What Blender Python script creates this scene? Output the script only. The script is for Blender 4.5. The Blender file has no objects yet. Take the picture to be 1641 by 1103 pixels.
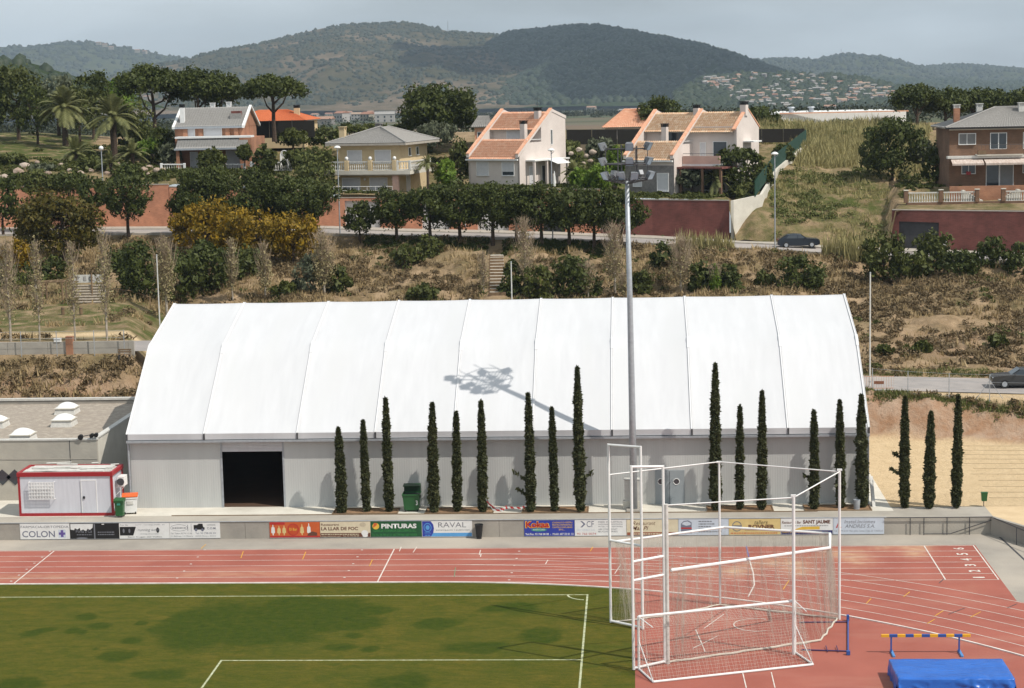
import bpy, bmesh, math, random
import numpy as np
from mathutils import Vector, Matrix
sc = bpy.context.scene
COL = sc.collection
R = math.radians
rnd = random.Random(7)
# ---------------------------------------------------------------- camera (solved from the hall, track and goal)
F, YAW, PITCH, ROLL, CH = 3054.7, 0.0649, 0.1344, 0.0215, 25.773
PW, PH = 1641.0, 1103.0
fw = Vector((-math.sin(YAW)*math.cos(PITCH), math.cos(YAW)*math.cos(PITCH), -math.sin(PITCH)))
r0 = Vector((math.cos(YAW), math.sin(YAW), 0)); u0 = r0.cross(fw)
rt = math.cos(ROLL)*r0 - math.sin(ROLL)*u0; up = math.sin(ROLL)*r0 + math.cos(ROLL)*u0
cam = bpy.data.cameras.new('camera'); cam.sensor_width = 36; cam.lens = F/PW*36
cam.clip_start = 0.5; cam.clip_end = 30000
co = bpy.data.objects.new('camera', cam); COL.objects.link(co)
M = Matrix((rt, up, -fw)).transposed().to_4x4(); M.translation = (0, 0, CH)
co.matrix_world = M; sc.camera = co
# ---------------------------------------------------------------- sky, sun, exposure
SUN_EL, SUN_AZ = R(52), R(29)                      # azimuth measured from +X towards the camera (-Y)
sdir = Vector((math.cos(SUN_EL)*math.cos(SUN_AZ), -math.cos(SUN_EL)*math.sin(SUN_AZ), math.sin(SUN_EL)))
world = bpy.data.worlds.new('World'); sc.world = world; world.use_nodes = True
nt = world.node_tree; nt.nodes.clear()
wo = nt.nodes.new('ShaderNodeOutputWorld'); bg = nt.nodes.new('ShaderNodeBackground'); bg.inputs[1].default_value = 0.06
sky = nt.nodes.new('ShaderNodeTexSky'); sky.sky_type = 'NISHITA'; sky.sun_disc = False
sky.sun_elevation = SUN_EL; sky.sun_rotation = math.atan2(sdir.x, sdir.y)
sky.altitude = 100; sky.air_density = 1.0; sky.dust_density = 2.0; sky.ozone_density = 1.5
tc = nt.nodes.new('ShaderNodeTexCoord'); mp = nt.nodes.new('ShaderNodeMapping'); mp.inputs['Scale'].default_value = (1, 1, 4.5)
nz = nt.nodes.new('ShaderNodeTexNoise'); nz.inputs['Scale'].default_value = 2.6; nz.inputs['Detail'].default_value = 6; nz.inputs['Roughness'].default_value = .55
rp = nt.nodes.new('ShaderNodeValToRGB'); rp.color_ramp.elements[0].position = .30; rp.color_ramp.elements[1].position = .62
rp.color_ramp.elements[0].color = (.38, .38, .38, 1); rp.color_ramp.elements[1].color = (.95, .95, .95, 1)
mx = nt.nodes.new('ShaderNodeMixRGB'); mx.inputs[2].default_value = (13.2, 14.5, 15.2, 1)     # thin high cloud, in sky radiance units
nt.links.new(tc.outputs['Generated'], mp.inputs[0]); nt.links.new(mp.outputs[0], nz.inputs[0]); nt.links.new(nz.outputs[0], rp.inputs[0])
nt.links.new(rp.outputs[0], mx.inputs[0]); nt.links.new(sky.outputs[0], mx.inputs[1]); nt.links.new(mx.outputs[0], bg.inputs[0]); nt.links.new(bg.outputs[0], wo.inputs[0])
sl = bpy.data.lights.new('sun', 'SUN'); sl.energy = 4.5; sl.angle = R(.55); sl.color = (1, .94, .845)
so = bpy.data.objects.new('sun', sl); COL.objects.link(so); so.rotation_euler = sdir.to_track_quat('Z', 'Y').to_euler(); so.location = (60, -40, 90)
vs = sc.view_settings; vs.view_transform = 'Standard'; vs.look = 'None'; vs.exposure = -.05; vs.gamma = 1; vs.use_curve_mapping = False
sc.render.engine = 'CYCLES'
HAZE = .000085
# ================================================================ helpers
O3 = Vector((0, 0, CH))
def ray(px, py): return fw*F + rt*(px-PW/2) - up*(py-PH/2)
def at(px, py, Y):                     # the point of the place seen at (px,py) that lies Y metres off
    d = ray(px, py); return O3 + d*(Y/d.y)
def gnd(px, py, z=0.0):
    d = ray(px, py); return O3 + d*((z-CH)/d.z)
def mpp(Y): return Y/F                 # metres per photo pixel at distance Y
class MB:
    def __init__(s): s.v = []; s.f = []
    def add(s, vs, fs):
        o = len(s.v); s.v += [tuple(p) for p in vs]; s.f += [tuple(i+o for i in f) for f in fs]; return s
    def bx(s, x0, x1, y0, y1, z0, z1):
        return s.add([(x0,y0,z0),(x1,y0,z0),(x1,y1,z0),(x0,y1,z0),(x0,y0,z1),(x1,y0,z1),(x1,y1,z1),(x0,y1,z1)],
                     [(3,2,1,0),(4,5,6,7),(0,1,5,4),(1,2,6,5),(2,3,7,6),(3,0,4,7)])
    def cb(s, c, sx, sy, sz, b=.02):   # box with chamfered vertical and top edges
        x, y, z = c; hx, hy = sx/2, sy/2; b = min(b, hx*.6, hy*.6)
        ring = lambda i, zz: [(x-hx+i+b,y-hy+i,zz),(x+hx-i-b,y-hy+i,zz),(x+hx-i,y-hy+i+b,zz),(x+hx-i,y+hy-i-b,zz),(x+hx-i-b,y+hy-i,zz),(x-hx+i+b,y+hy-i,zz),(x-hx+i,y+hy-i-b,zz),(x-hx+i,y-hy+i+b,zz)]
        vs = ring(0, z)+ring(0, z+sz-b)+ring(b*.7, z+sz)
        fs = [tuple(range(7,-1,-1)), tuple(range(16,24))]
        for k in (0, 8): fs += [(k+i, k+(i+1)%8, k+8+(i+1)%8, k+8+i) for i in range(8)]
        return s.add(vs, fs)
    def prism(s, poly, a0, a1, ax='y'):   # polygon of (u,v) extruded along an axis
        n = len(poly)
        P = {'y': lambda u,v,t:(u,t,v), 'x': lambda u,v,t:(t,u,v), 'z': lambda u,v,t:(u,v,t)}[ax]
        vs = [P(u,v,a0) for u,v in poly]+[P(u,v,a1) for u,v in poly]
        return s.add(vs, [tuple(range(n)), tuple(range(2*n-1,n-1,-1))]+[(i,n+i,n+(i+1)%n,(i+1)%n) for i in range(n)])
    def tube(s, pts, rad, n=6, cap=True):
        pts = [Vector(p) for p in pts]; m = len(pts)
        rad = [rad]*m if not hasattr(rad, '__len__') else rad
        vs = []; d0 = (pts[-1]-pts[0]).normalized()
        ref = Vector((0,0,1)) if abs(d0.z) < .85 else Vector((1,0,0))
        for i, p in enumerate(pts):
            d = (pts[min(i+1,m-1)]-pts[max(i-1,0)]).normalized()
            a = d.cross(ref).normalized(); b = d.cross(a).normalized()
            for k in range(n):
                t = 2*math.pi*k/n; vs.append(p+(a*math.cos(t)+b*math.sin(t))*rad[i])
        fs = [(i*n+k, i*n+(k+1)%n, (i+1)*n+(k+1)%n, (i+1)*n+k) for i in range(m-1) for k in range(n)]
        if cap: fs += [tuple(range(n-1,-1,-1)), tuple((m-1)*n+k for k in range(n))]
        return s.add(vs, fs)
    def lathe(s, prof, c=(0,0,0), n=12, sx=1, sy=1):
        m = len(prof); vs = [(c[0]+r*sx*math.cos(2*math.pi*k/n), c[1]+r*sy*math.sin(2*math.pi*k/n), c[2]+z) for r,z in prof for k in range(n)]
        fs = [(i*n+k, i*n+(k+1)%n, (i+1)*n+(k+1)%n, (i+1)*n+k) for i in range(m-1) for k in range(n)]
        return s.add(vs, fs+[tuple(range(n-1,-1,-1)), tuple((m-1)*n+k for k in range(n))])
    def quad(s, a, b, c, d): return s.add([a,b,c,d], [(0,1,2,3)])
    def grid(s, fn, nu, nv):
        vs = [fn(i/nu, j/nv) for j in range(nv+1) for i in range(nu+1)]; w = nu+1
        return s.add(vs, [(j*w+i, j*w+i+1, (j+1)*w+i+1, (j+1)*w+i) for j in range(nv) for i in range(nu)])
    def mesh(s, name, smooth=False):
        me = bpy.data.meshes.new(name); me.from_pydata(s.v, [], s.f)
        if smooth: me.polygons.foreach_set('use_smooth', [True]*len(me.polygons))
        me.update(); return me
    def build(s, name, mat, parent=None, smooth=False, loc=None, rz=0, label=None):
        o = bpy.data.objects.new(name, s.mesh(name, smooth)); COL.objects.link(o)
        if mat: o.data.materials.append(mat)
        o.parent = parent
        if loc is not None: o.location = loc
        if rz: o.rotation_euler.z = rz
        if label: o['label'] = label
        return o
def tag(o, label, cat, group=None):
    o['label'] = label; o['category'] = cat
    if group: o['group'] = group
    return o
def kind(o, k): o['kind'] = k; return o
def thing(name, label, cat, loc=(0,0,0), rz=0.0, group=None):
    o = bpy.data.objects.new(name, None); COL.objects.link(o); o.location = loc; o.rotation_euler.z = rz; o.empty_display_size = .2
    return tag(o, label, cat, group)
def inst(name, me, mat, parent, loc=(0,0,0), rz=0.0, s=None):
    o = bpy.data.objects.new(name, me); COL.objects.link(o)
    if mat and not me.materials: me.materials.append(mat)
    o.parent = parent; o.location = loc; o.rotation_euler.z = rz
    if s: o.scale = s
    return o
def copy_tree(o, parent=None):
    c = o.copy(); COL.objects.link(c); c.parent = parent
    for ch in list(o.children): copy_tree(ch, c)
    return c
ORD = ['first','second','third','fourth','fifth','sixth','seventh','eighth','ninth','tenth','eleventh','twelfth','thirteenth','fourteenth','fifteenth','sixteenth','seventeenth','eighteenth','nineteenth','twentieth']
def fast_mesh(name, V, Fq, mat, parent=None, loc=None, attrs=None, smooth=False):
    """numpy vertices (n,3) and faces (m,3 or 4)"""
    me = bpy.data.meshes.new(name); V = np.asarray(V, np.float32); Fq = np.asarray(Fq, np.int32); k = Fq.shape[1]
    me.vertices.add(len(V)); me.vertices.foreach_set('co', V.ravel())
    me.loops.add(Fq.size); me.loops.foreach_set('vertex_index', Fq.ravel())
    me.polygons.add(len(Fq)); me.polygons.foreach_set('loop_start', np.arange(0, Fq.size, k, dtype=np.int32))
    me.polygons.foreach_set('loop_total', np.full(len(Fq), k, np.int32))
    if smooth: me.polygons.foreach_set('use_smooth', np.ones(len(Fq), bool))
    me.update(calc_edges=True)
    for an, av in (attrs or {}).items():
        a = me.attributes.new(an, 'FLOAT', 'POINT'); a.data.foreach_set('value', np.asarray(av, np.float32))
    if mat: me.materials.append(mat)
    o = bpy.data.objects.new(name, me); COL.objects.link(o); o.parent = parent
    if loc is not None: o.location = loc
    return o
# ---------------------------------------------------------------- smooth value noise for shapes
_rng = np.random.default_rng(3); _tab = _rng.random((256, 256)).astype(np.float64)
def vnoise(x, y):
    x = np.asarray(x, float); y = np.asarray(y, float)
    xi = np.floor(x).astype(int); yi = np.floor(y).astype(int); fx = x-xi; fy = y-yi
    fx = fx*fx*(3-2*fx); fy = fy*fy*(3-2*fy); g = lambda a, b: _tab[a & 255, b & 255]
    return (g(xi,yi)*(1-fx)+g(xi+1,yi)*fx)*(1-fy)+(g(xi,yi+1)*(1-fx)+g(xi+1,yi+1)*fx)*fy
def fbm(x, y, o=4):
    s = 0; a = .5
    for i in range(o): s = s+a*(vnoise(np.asarray(x)*2**i+17*i, np.asarray(y)*2**i+5*i)-.5); a *= .5
    return s
# ================================================================ materials
def newmat(name):
    m = bpy.data.materials.new(name); m.use_nodes = True; t = m.node_tree
    return m, t, t.nodes['Principled BSDF'], t.nodes, t.links
def mat(name, c, c2=None, rough=.85, scale=1.0, bump=0, bscale=None, metal=0, stretch=(1,1,1), c3=None, detail=8, lo=.35, hi=.65, island=0, spec=.3, s3=None):
    """two or three real colours of the surface mixed by noise, with a fine relief"""
    m, t, b, N, L = newmat(name)
    b.inputs['Roughness'].default_value = rough; b.inputs['Metallic'].default_value = metal; b.inputs['Specular IOR Level'].default_value = spec
    g = N.new('ShaderNodeNewGeometry'); mp = N.new('ShaderNodeMapping'); mp.inputs['Scale'].default_value = stretch
    L.new(g.outputs['Position'], mp.inputs[0])
    col = None
    if c2 is None: c2 = tuple(x*.85 for x in c)
    nz = N.new('ShaderNodeTexNoise'); nz.inputs['Scale'].default_value = scale; nz.inputs['Detail'].default_value = detail; nz.inputs['Roughness'].default_value = .6
    L.new(mp.outputs[0], nz.inputs[0])
    rp = N.new('ShaderNodeValToRGB'); rp.color_ramp.elements[0].position = lo; rp.color_ramp.elements[1].position = hi
    rp.color_ramp.elements[0].color = (*c, 1); rp.color_ramp.elements[1].color = (*c2, 1); L.new(nz.outputs[0], rp.inputs[0]); col = rp.outputs[0]
    if c3:
        n2 = N.new('ShaderNodeTexNoise'); n2.inputs['Scale'].default_value = s3 or scale*.23; n2.inputs['Detail'].default_value = 5; L.new(mp.outputs[0], n2.inputs[0])
        r2 = N.new('ShaderNodeValToRGB'); r2.color_ramp.elements[0].position = .48; r2.color_ramp.elements[1].position = .66
        L.new(n2.outputs[0], r2.inputs[0]); mx = N.new('ShaderNodeMixRGB'); mx.inputs[2].default_value = (*c3, 1)
        L.new(r2.outputs[0], mx.inputs[0]); L.new(col, mx.inputs[1]); col = mx.outputs[0]
    if island:
        hs = N.new('ShaderNodeHueSaturation'); mr = N.new('ShaderNodeMapRange'); mr.inputs[3].default_value = 1-island; mr.inputs[4].default_value = 1+island
        L.new(g.outputs['Random Per Island'], mr.inputs[0]); L.new(mr.outputs[0], hs.inputs['Value']); L.new(col, hs.inputs['Color']); col = hs.outputs[0]
    L.new(col, b.inputs['Base Color'])
    if bump:
        bn = N.new('ShaderNodeTexNoise'); bn.inputs['Scale'].default_value = bscale or scale*6; bn.inputs['Detail'].default_value = 6; L.new(mp.outputs[0], bn.inputs[0])
        bp = N.new('ShaderNodeBump'); bp.inputs['Strength'].default_value = 1; bp.inputs['Distance'].default_value = bump; L.new(bn.outputs[0], bp.inputs['Height']); L.new(bp.outputs[0], b.inputs['Normal'])
    return m
def leafmat(name, c, c2, var=.35, trans=.18, scale=.5):
    m, t, b, N, L = newmat(name); out = t.nodes['Material Output']
    g = N.new('ShaderNodeNewGeometry'); nz = N.new('ShaderNodeTexNoise'); nz.inputs['Scale'].default_value = scale; nz.inputs['Detail'].default_value = 3; L.new(g.outputs['Position'], nz.inputs[0])
    ad = N.new('ShaderNodeMath'); ad.operation = 'MULTIPLY_ADD'; ad.inputs[1].default_value = .55; L.new(g.outputs['Random Per Island'], ad.inputs[0])
    ml = N.new('ShaderNodeMath'); ml.operation = 'MULTIPLY'; ml.inputs[1].default_value = .5; L.new(nz.outputs[0], ml.inputs[0]); L.new(ml.outputs[0], ad.inputs[2])
    mx = N.new('ShaderNodeMixRGB'); mx.inputs[1].default_value = (*c, 1); mx.inputs[2].default_value = (*c2, 1); L.new(ad.outputs[0], mx.inputs[0])
    b.inputs['Roughness'].default_value = .6; b.inputs['Specular IOR Level'].default_value = .25; L.new(mx.outputs[0], b.inputs['Base Color'])
    tr = N.new('ShaderNodeBsdfTranslucent'); L.new(mx.outputs[0], tr.inputs[0]); ms = N.new('ShaderNodeMixShader'); ms.inputs[0].default_value = trans
    L.new(b.outputs[0], ms.inputs[1]); L.new(tr.outputs[0], ms.inputs[2]); L.new(ms.outputs[0], out.inputs[0])
    return m
def brickmat(name, c, c2, mortar, sx=.26, sz=.07):
    m, t, b, N, L = newmat(name); g = N.new('ShaderNodeNewGeometry')
    # bricks run along the wall: use (x+y, z)
    sp = N.new('ShaderNodeSeparateXYZ'); L.new(g.outputs['Position'], sp.inputs[0]); ad = N.new('ShaderNodeMath'); L.new(sp.outputs[0], ad.inputs[0]); L.new(sp.outputs[1], ad.inputs[1])
    cb = N.new('ShaderNodeCombineXYZ'); L.new(ad.outputs[0], cb.inputs[0]); L.new(sp.outputs[2], cb.inputs[1])
    br = N.new('ShaderNodeTexBrick'); br.inputs['Scale'].default_value = 1; br.inputs['Brick Width'].default_value = sx; br.inputs['Row Height'].default_value = sz; br.inputs['Mortar Size'].default_value = .008
    br.inputs['Color1'].default_value = (*c, 1); br.inputs['Color2'].default_value = (*c2, 1); br.inputs['Mortar'].default_value = (*mortar, 1); L.new(cb.outputs[0], br.inputs[0])
    nz = N.new('ShaderNodeTexNoise'); nz.inputs['Scale'].default_value = .7; nz.inputs['Detail'].default_value = 8; L.new(g.outputs['Position'], nz.inputs[0])
    hs = N.new('ShaderNodeHueSaturation'); mr = N.new('ShaderNodeMapRange'); mr.inputs[1].default_value = .3; mr.inputs[2].default_value = .7; mr.inputs[3].default_value = .72; mr.inputs[4].default_value = 1.25
    L.new(nz.outputs[0], mr.inputs[0]); L.new(mr.outputs[0], hs.inputs['Value']); L.new(br.outputs[0], hs.inputs['Color']); L.new(hs.outputs[0], b.inputs['Base Color'])
    b.inputs['Roughness'].default_value = .9; return m
def plain(name, c, rough=.5, metal=0, spec=.4):
    return mat(name, c, tuple(min(1, x*.9) for x in c), rough=rough, metal=metal, scale=3, spec=spec)
MT = {}
MT['white'] = mat('white_paint', (.78,.78,.77), (.70,.70,.69), rough=.5, scale=2)
MT['offwhite'] = mat('worn_white', (.62,.61,.58), (.50,.49,.46), rough=.6, scale=4)
MT['membrane'] = mat('roof_membrane', (.595,.60,.62), (.555,.56,.58), rough=.5, scale=.9, stretch=(2.5,.35,.35), c3=(.565,.57,.585), s3=.25)
MT['keder'] = mat('rib_cover', (.70,.70,.71), (.66,.66,.67), rough=.5, scale=2)
MT['concrete'] = mat('concrete', (.36,.33,.29), (.27,.25,.225), rough=.9, scale=.6, bump=.01, bscale=8, c3=(.40,.37,.32))
MT['slab'] = mat('pale_slab', (.62,.59,.52), (.50,.47,.41), rough=.9, scale=.5, bump=.005, bscale=9)
MT['greymetal'] = mat('galvanised', (.42,.45,.48), (.34,.36,.39), rough=.5, metal=.35, scale=5)
MT['darkmetal'] = mat('dark_metal', (.08,.08,.085), (.05,.05,.055), rough=.6, scale=4)
MT['black'] = plain('black_paint', (.015,.015,.016), .5)
MT['rubber'] = plain('rubber', (.02,.02,.02), .9)
MT['glass'] = mat('window_glass', (.03,.04,.05), (.05,.06,.07), rough=.08, scale=.4, spec=.7)
MT['red'] = plain('red_paint', (.33,.02,.025), .5)
MT['orange'] = plain('orange_plastic', (.70,.13,.03), .5)
MT['green'] = plain('green_plastic', (.02,.10,.03), .45)
MT['dgreen'] = plain('dark_green_plastic', (.012,.05,.02), .45)
MT['soil'] = mat('soil', (.20,.12,.065), (.30,.19,.11), rough=1, scale=3, bump=.03)
MT['wood'] = mat('weathered_wood', (.22,.15,.09), (.15,.10,.06), rough=.9, scale=3, stretch=(1,1,.2))
MT['bark'] = mat('bark', (.10,.07,.05), (.05,.036,.028), rough=1, scale=6, bump=.02)
MT['paletrunk'] = mat('pale_bark', (.42,.37,.31), (.28,.24,.19), rough=.95, scale=5)
MT['twig'] = mat('bare_twigs', (.44,.35,.25), (.28,.21,.15), rough=1, scale=4, island=.3)
MT['brick'] = brickmat('red_brick', (.55,.235,.135), (.46,.185,.105), (.48,.27,.18))
MT['brickdarkshade'] = brickmat('red_brick_shade_toned', (.17,.05,.042), (.12,.035,.03), (.16,.075,.06))  # red brick, its colour darkened for shade on walls turned from the sun
MT['brickorange'] = brickmat('orange_brick', (.36,.16,.085), (.29,.12,.065), (.34,.22,.15))
MT['brickbrown'] = brickmat('brown_brick', (.20,.105,.06), (.15,.08,.048), (.2,.14,.1))
MT['yellowplaster'] = mat('yellow_render', (.60,.475,.295), (.54,.42,.255), rough=.9, scale=1.2)
MT['pinkwhite'] = mat('pale_render', (.66,.59,.55), (.60,.53,.49), rough=.9, scale=.8)
MT['pinkrender'] = mat('pink_render', (.62,.42,.35), (.54,.36,.30), rough=.9, scale=.8)
MT['greyrender'] = mat('grey_stone_render', (.26,.24,.23), (.17,.16,.155), rough=.9, scale=2.5)
MT['greytile'] = mat('grey_roof_tile', (.31,.30,.285), (.24,.23,.22), rough=.8, scale=5, island=.1)
MT['tile'] = mat('terracotta_tile', (.74,.40,.26), (.60,.29,.18), rough=.85, scale=5, c3=(.72,.44,.30), s3=2.2)
MT['tilepale'] = mat('pale_terracotta_tile', (.68,.47,.30), (.54,.31,.19), rough=.85, scale=6, c3=(.72,.56,.40), s3=2.5)
MT['tileorange'] = mat('orange_tile', (.62,.18,.075), (.50,.135,.055), rough=.85, scale=4)
MT['shutter'] = mat('roller_shutter', (.60,.60,.62), (.54,.54,.56), rough=.6, scale=3)
MT['asphalt'] = mat('road_asphalt', (.33,.30,.285), (.27,.25,.24), rough=.95, scale=.8, bump=.005, c3=(.38,.34,.31))
MT['kerb'] = mat('kerb_stone', (.42,.38,.33), (.33,.30,.26), rough=.9, scale=2)
MT['pine'] = leafmat('pine_needles', (.019,.030,.006), (.088,.104,.020))
MT['pinelight'] = leafmat('sunny_pine_needles', (.026,.048,.015), (.085,.12,.035))
MT['bush'] = leafmat('bush_leaves', (.030,.042,.009), (.11,.12,.026))
MT['olive'] = leafmat('olive_leaves', (.06,.07,.04), (.15,.165,.10))
MT['bright'] = leafmat('fresh_leaves', (.06,.12,.012), (.19,.27,.035), trans=.3)
MT['mimosa'] = leafmat('yellow_mimosa_bloom', (.024,.034,.006), (.36,.215,.010), scale=.7)
MT['mimosadark'] = leafmat('olive_mimosa', (.020,.030,.007), (.135,.10,.012), scale=.5)
MT['bud'] = leafmat('budding_twigs', (.17,.14,.07), (.36,.31,.16), trans=.15)
MT['cypress'] = leafmat('cypress_leaves', (.022,.034,.012), (.092,.094,.038))
MT['palm'] = leafmat('palm_leaves', (.06,.075,.022), (.22,.215,.085), trans=.2)
MT['dry'] = leafmat('dry_grass', (.22,.155,.075), (.46,.35,.19), trans=.15, scale=.25)
MT['dryshrub'] = leafmat('dry_shrub', (.082,.060,.030), (.21,.15,.078), trans=.1, scale=.3)
MT['weeds'] = leafmat('green_weeds', (.06,.08,.02), (.17,.18,.055), trans=.2)
MT['reed'] = leafmat('reed_grass', (.20,.185,.075), (.44,.38,.18), trans=.2)
# ================================================================ sports ground
YI, LW, NL = 97.22, 1.22, 6                       # inner edge of the straight, lane width, lanes
BX, BY, BR = -11.0, 60.72, 36.5                   # centre and radius of the bend
XE, XG = 18.62, -0.17                             # end of the straight, edge of the turf
YW = 107.26                                       # foot of the boarded wall
YO = YI+LW*NL
mat_apron = mat('apron_concrete', (.335,.305,.265), (.27,.245,.215), rough=.9, scale=.5, bump=.006, bscale=9, c3=(.40,.355,.30))
m_track, t_, b_, N_, L_ = newmat('track_rubber')
def _track():
    g = N_.new('ShaderNodeNewGeometry')
    def noise(s, d=6, st=(1,1,1)):
        mp = N_.new('ShaderNodeMapping'); mp.inputs['Scale'].default_value = st; L_.new(g.outputs['Position'], mp.inputs[0])
        n = N_.new('ShaderNodeTexNoise'); n.inputs['Scale'].default_value = s; n.inputs['Detail'].default_value = d; L_.new(mp.outputs[0], n.inputs[0]); return n.outputs[0]
    def ramp(i, a, b, p, q):
        r = N_.new('ShaderNodeValToRGB'); r.color_ramp.elements[0].position = p; r.color_ramp.elements[1].position = q
        r.color_ramp.elements[0].color = (*a,1); r.color_ramp.elements[1].color = (*b,1); L_.new(i, r.inputs[0]); return r.outputs[0]
    def mix(f, a, b):
        m = N_.new('ShaderNodeMixRGB'); L_.new(f, m.inputs[0]); L_.new(a, m.inputs[1])
        if isinstance(b, tuple): m.inputs[2].default_value = (*b,1)
        else: L_.new(b, m.inputs[2])
        return m.outputs[0]
    base = ramp(noise(.35, 8), (.345,.108,.078), (.275,.08,.058), .3, .7)
    fine = ramp(noise(40, 3), (0,0,0), (.35,.35,.35), .45, .75)
    c = mix(fine, base, (.40,.14,.10))
    worn = ramp(noise(.16, 6, (1,3.2,1)), (0,0,0), (.5,.5,.5), .52, .78)
    c = mix(worn, c, (.41,.19,.14))
    at_ = N_.new('ShaderNodeAttribute'); at_.attribute_name = 'sand'
    nm = ramp(noise(1.1, 6, (1,1.6,1)), (.25,.25,.25), (1,1,1), .35, .65)
    ml = N_.new('ShaderNodeMath'); ml.operation = 'MULTIPLY'; L_.new(at_.outputs['Fac'], ml.inputs[0]); L_.new(nm, ml.inputs[1])
    c = mix(ml.outputs[0], c, (.52,.36,.22))
    L_.new(c, b_.inputs['Base Color']); b_.inputs['Roughness'].default_value = .8; b_.inputs['Specular IOR Level'].default_value = .3
    bp = N_.new('ShaderNodeBump'); bp.inputs['Distance'].default_value = .006; L_.new(noise(60, 3), bp.inputs['Height']); L_.new(bp.outputs[0], b_.inputs['Normal'])
_track()
def yin(X, r=BR): return BY+math.sqrt(max(0, r*r-(X-BX)**2)) if X > BX else BY+r
# concrete apron around the track
kind(MB().quad((-140,-30,0),(160,-30,0),(160,YW+.05,0),(-140,YW+.05,0)).build('apron', mat_apron), 'structure')
# red running track: one sheet, gridded so that blown sand can lie on it
def track_sheet():
    V = []; Q = []; rows = 36; ro = BR+LW*NL+.1; w = rows+1
    for xs, flo, fhi in ((np.concatenate([np.arange(-80,-11,1.5), np.arange(-11,XG,.4), [XG]]), lambda X: yin(X)-.02, lambda X: YO+.12),
                         (np.linspace(XG, XE+.08, 44), lambda X: 40.0, lambda X: YO+.12),
                         (np.linspace(XE+.08, 32.6, 40), lambda X: 40.0, lambda X: yin(X, ro))):
        o = len(V)
        for X in xs:
            lo, hi = flo(X), fhi(X)
            for j in range(w): V.append((X, lo+(hi-lo)*j/rows, .006))
        for i in range(len(xs)-1):
            for j in range(rows): Q.append((o+i*w+j, o+(i+1)*w+j, o+(i+1)*w+j+1, o+i*w+j+1))
    V = np.array(V)
    x, y = V[:,0], V[:,1]
    s = np.zeros(len(V))
    for (ax,ay,bx,by,wd,k) in [(5,99.2,14,104.6,.5,.9),(6,100.4,16,105,.55,.8),(8,99,15.5,103,.35,.7),(1,98.5,9,101.5,.6,.45),(12,97,17,96.2,.4,.5),(-36,98.6,-18,99.2,.7,.35),(10.5,79,15,80.5,.7,.4)]:
        px_, py_ = bx-ax, by-ay; t = np.clip(((x-ax)*px_+(y-ay)*py_)/(px_*px_+py_*py_), 0, 1)
        d = np.hypot(x-ax-t*px_, y-ay-t*py_); s = np.maximum(s, k*np.exp(-(d/wd)**2))
    o = fast_mesh('running_track', V, np.array(Q), m_track, attrs={'sand': s}); return kind(o, 'structure')
track = track_sheet()
# ---------------------------------------------------------------- turf
m_turf, t_, b_, N_, L_ = newmat('turf')
def _turf():
    g = N_.new('ShaderNodeNewGeometry')
    def noise(s, d=6, st=(1,1,1), ro=.6):
        mp = N_.new('ShaderNodeMapping'); mp.inputs['Scale'].default_value = st; L_.new(g.outputs['Position'], mp.inputs[0])
        n = N_.new('ShaderNodeTexNoise'); n.inputs['Scale'].default_value = s; n.inputs['Detail'].default_value = d; n.inputs['Roughness'].default_value = ro; L_.new(mp.outputs[0], n.inputs[0]); return n.outputs[0]
    def ramp(i, a, b, p, q):
        r = N_.new('ShaderNodeValToRGB'); r.color_ramp.elements[0].position = p; r.color_ramp.elements[1].position = q
        r.color_ramp.elements[0].color = (*a,1); r.color_ramp.elements[1].color = (*b,1); L_.new(i, r.inputs[0]); return r.outputs[0]
    def mix(f, a, b):
        m = N_.new('ShaderNodeMixRGB'); L_.new(f, m.inputs[0]); L_.new(a, m.inputs[1]); L_.new(b, m.inputs[2]); return m.outputs[0]
    straw = ramp(noise(2.2, 10, (.6,1.5,1), .82), (0.1417,0.1093,0.0172), (0.0640,0.0721,0.0080), .34, .62)
    green = ramp(noise(2.2, 9, (1,1.4,1), .75), (0.0479,0.0685,0.0057), (0.0240,0.0430,0.0034), .3, .7)
    big = ramp(noise(.22, 5), (0,0,0), (1,1,1), .40, .66)
    mid = ramp(noise(.9, 9, (.7,1.5,1), .75), (0,0,0), (.8,.8,.8), .44, .60)
    c = mix(big, straw, ramp(noise(3.4, 10, (.6,1.4,1), .82), (0.1142,0.1046,0.0149), (0.0479,0.0628,0.0069), .34, .62))
    c = mix(mid, c, ramp(noise(5, 9, (.6,1.4,1), .8), (0.0777,0.0872,0.0103), (0.0400,0.0581,0.0057), .34, .62))
    at_ = N_.new('ShaderNodeAttribute'); at_.attribute_name = 'lush'
    n2 = noise(1.8, 8, (1,1.2,1), .7); ad = N_.new('ShaderNodeMath'); ad.operation = 'MULTIPLY_ADD'; ad.inputs[1].default_value = .75; L_.new(n2, ad.inputs[0]); L_.new(at_.outputs['Fac'], ad.inputs[2])
    c = mix(ramp(ad.outputs[0], (0,0,0), (1,1,1), .56, .92), c, green)
    fine = noise(26, 4, (1,.6,1), .8); hs = N_.new('ShaderNodeHueSaturation'); mr = N_.new('ShaderNodeMapRange'); mr.inputs[1].default_value = .25; mr.inputs[2].default_value = .75; mr.inputs[3].default_value = .62; mr.inputs[4].default_value = 1.38
    L_.new(fine, mr.inputs[0]); L_.new(mr.outputs[0], hs.inputs['Value']); L_.new(c, hs.inputs['Color'])
    L_.new(hs.outputs[0], b_.inputs['Base Color']); b_.inputs['Roughness'].default_value = .95; b_.inputs['Specular IOR Level'].default_value = .1
    bp = N_.new('ShaderNodeBump'); bp.inputs['Distance'].default_value = .035; L_.new(noise(30, 4), bp.inputs['Height']); L_.new(bp.outputs[0], b_.inputs['Normal'])
_turf()
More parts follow.
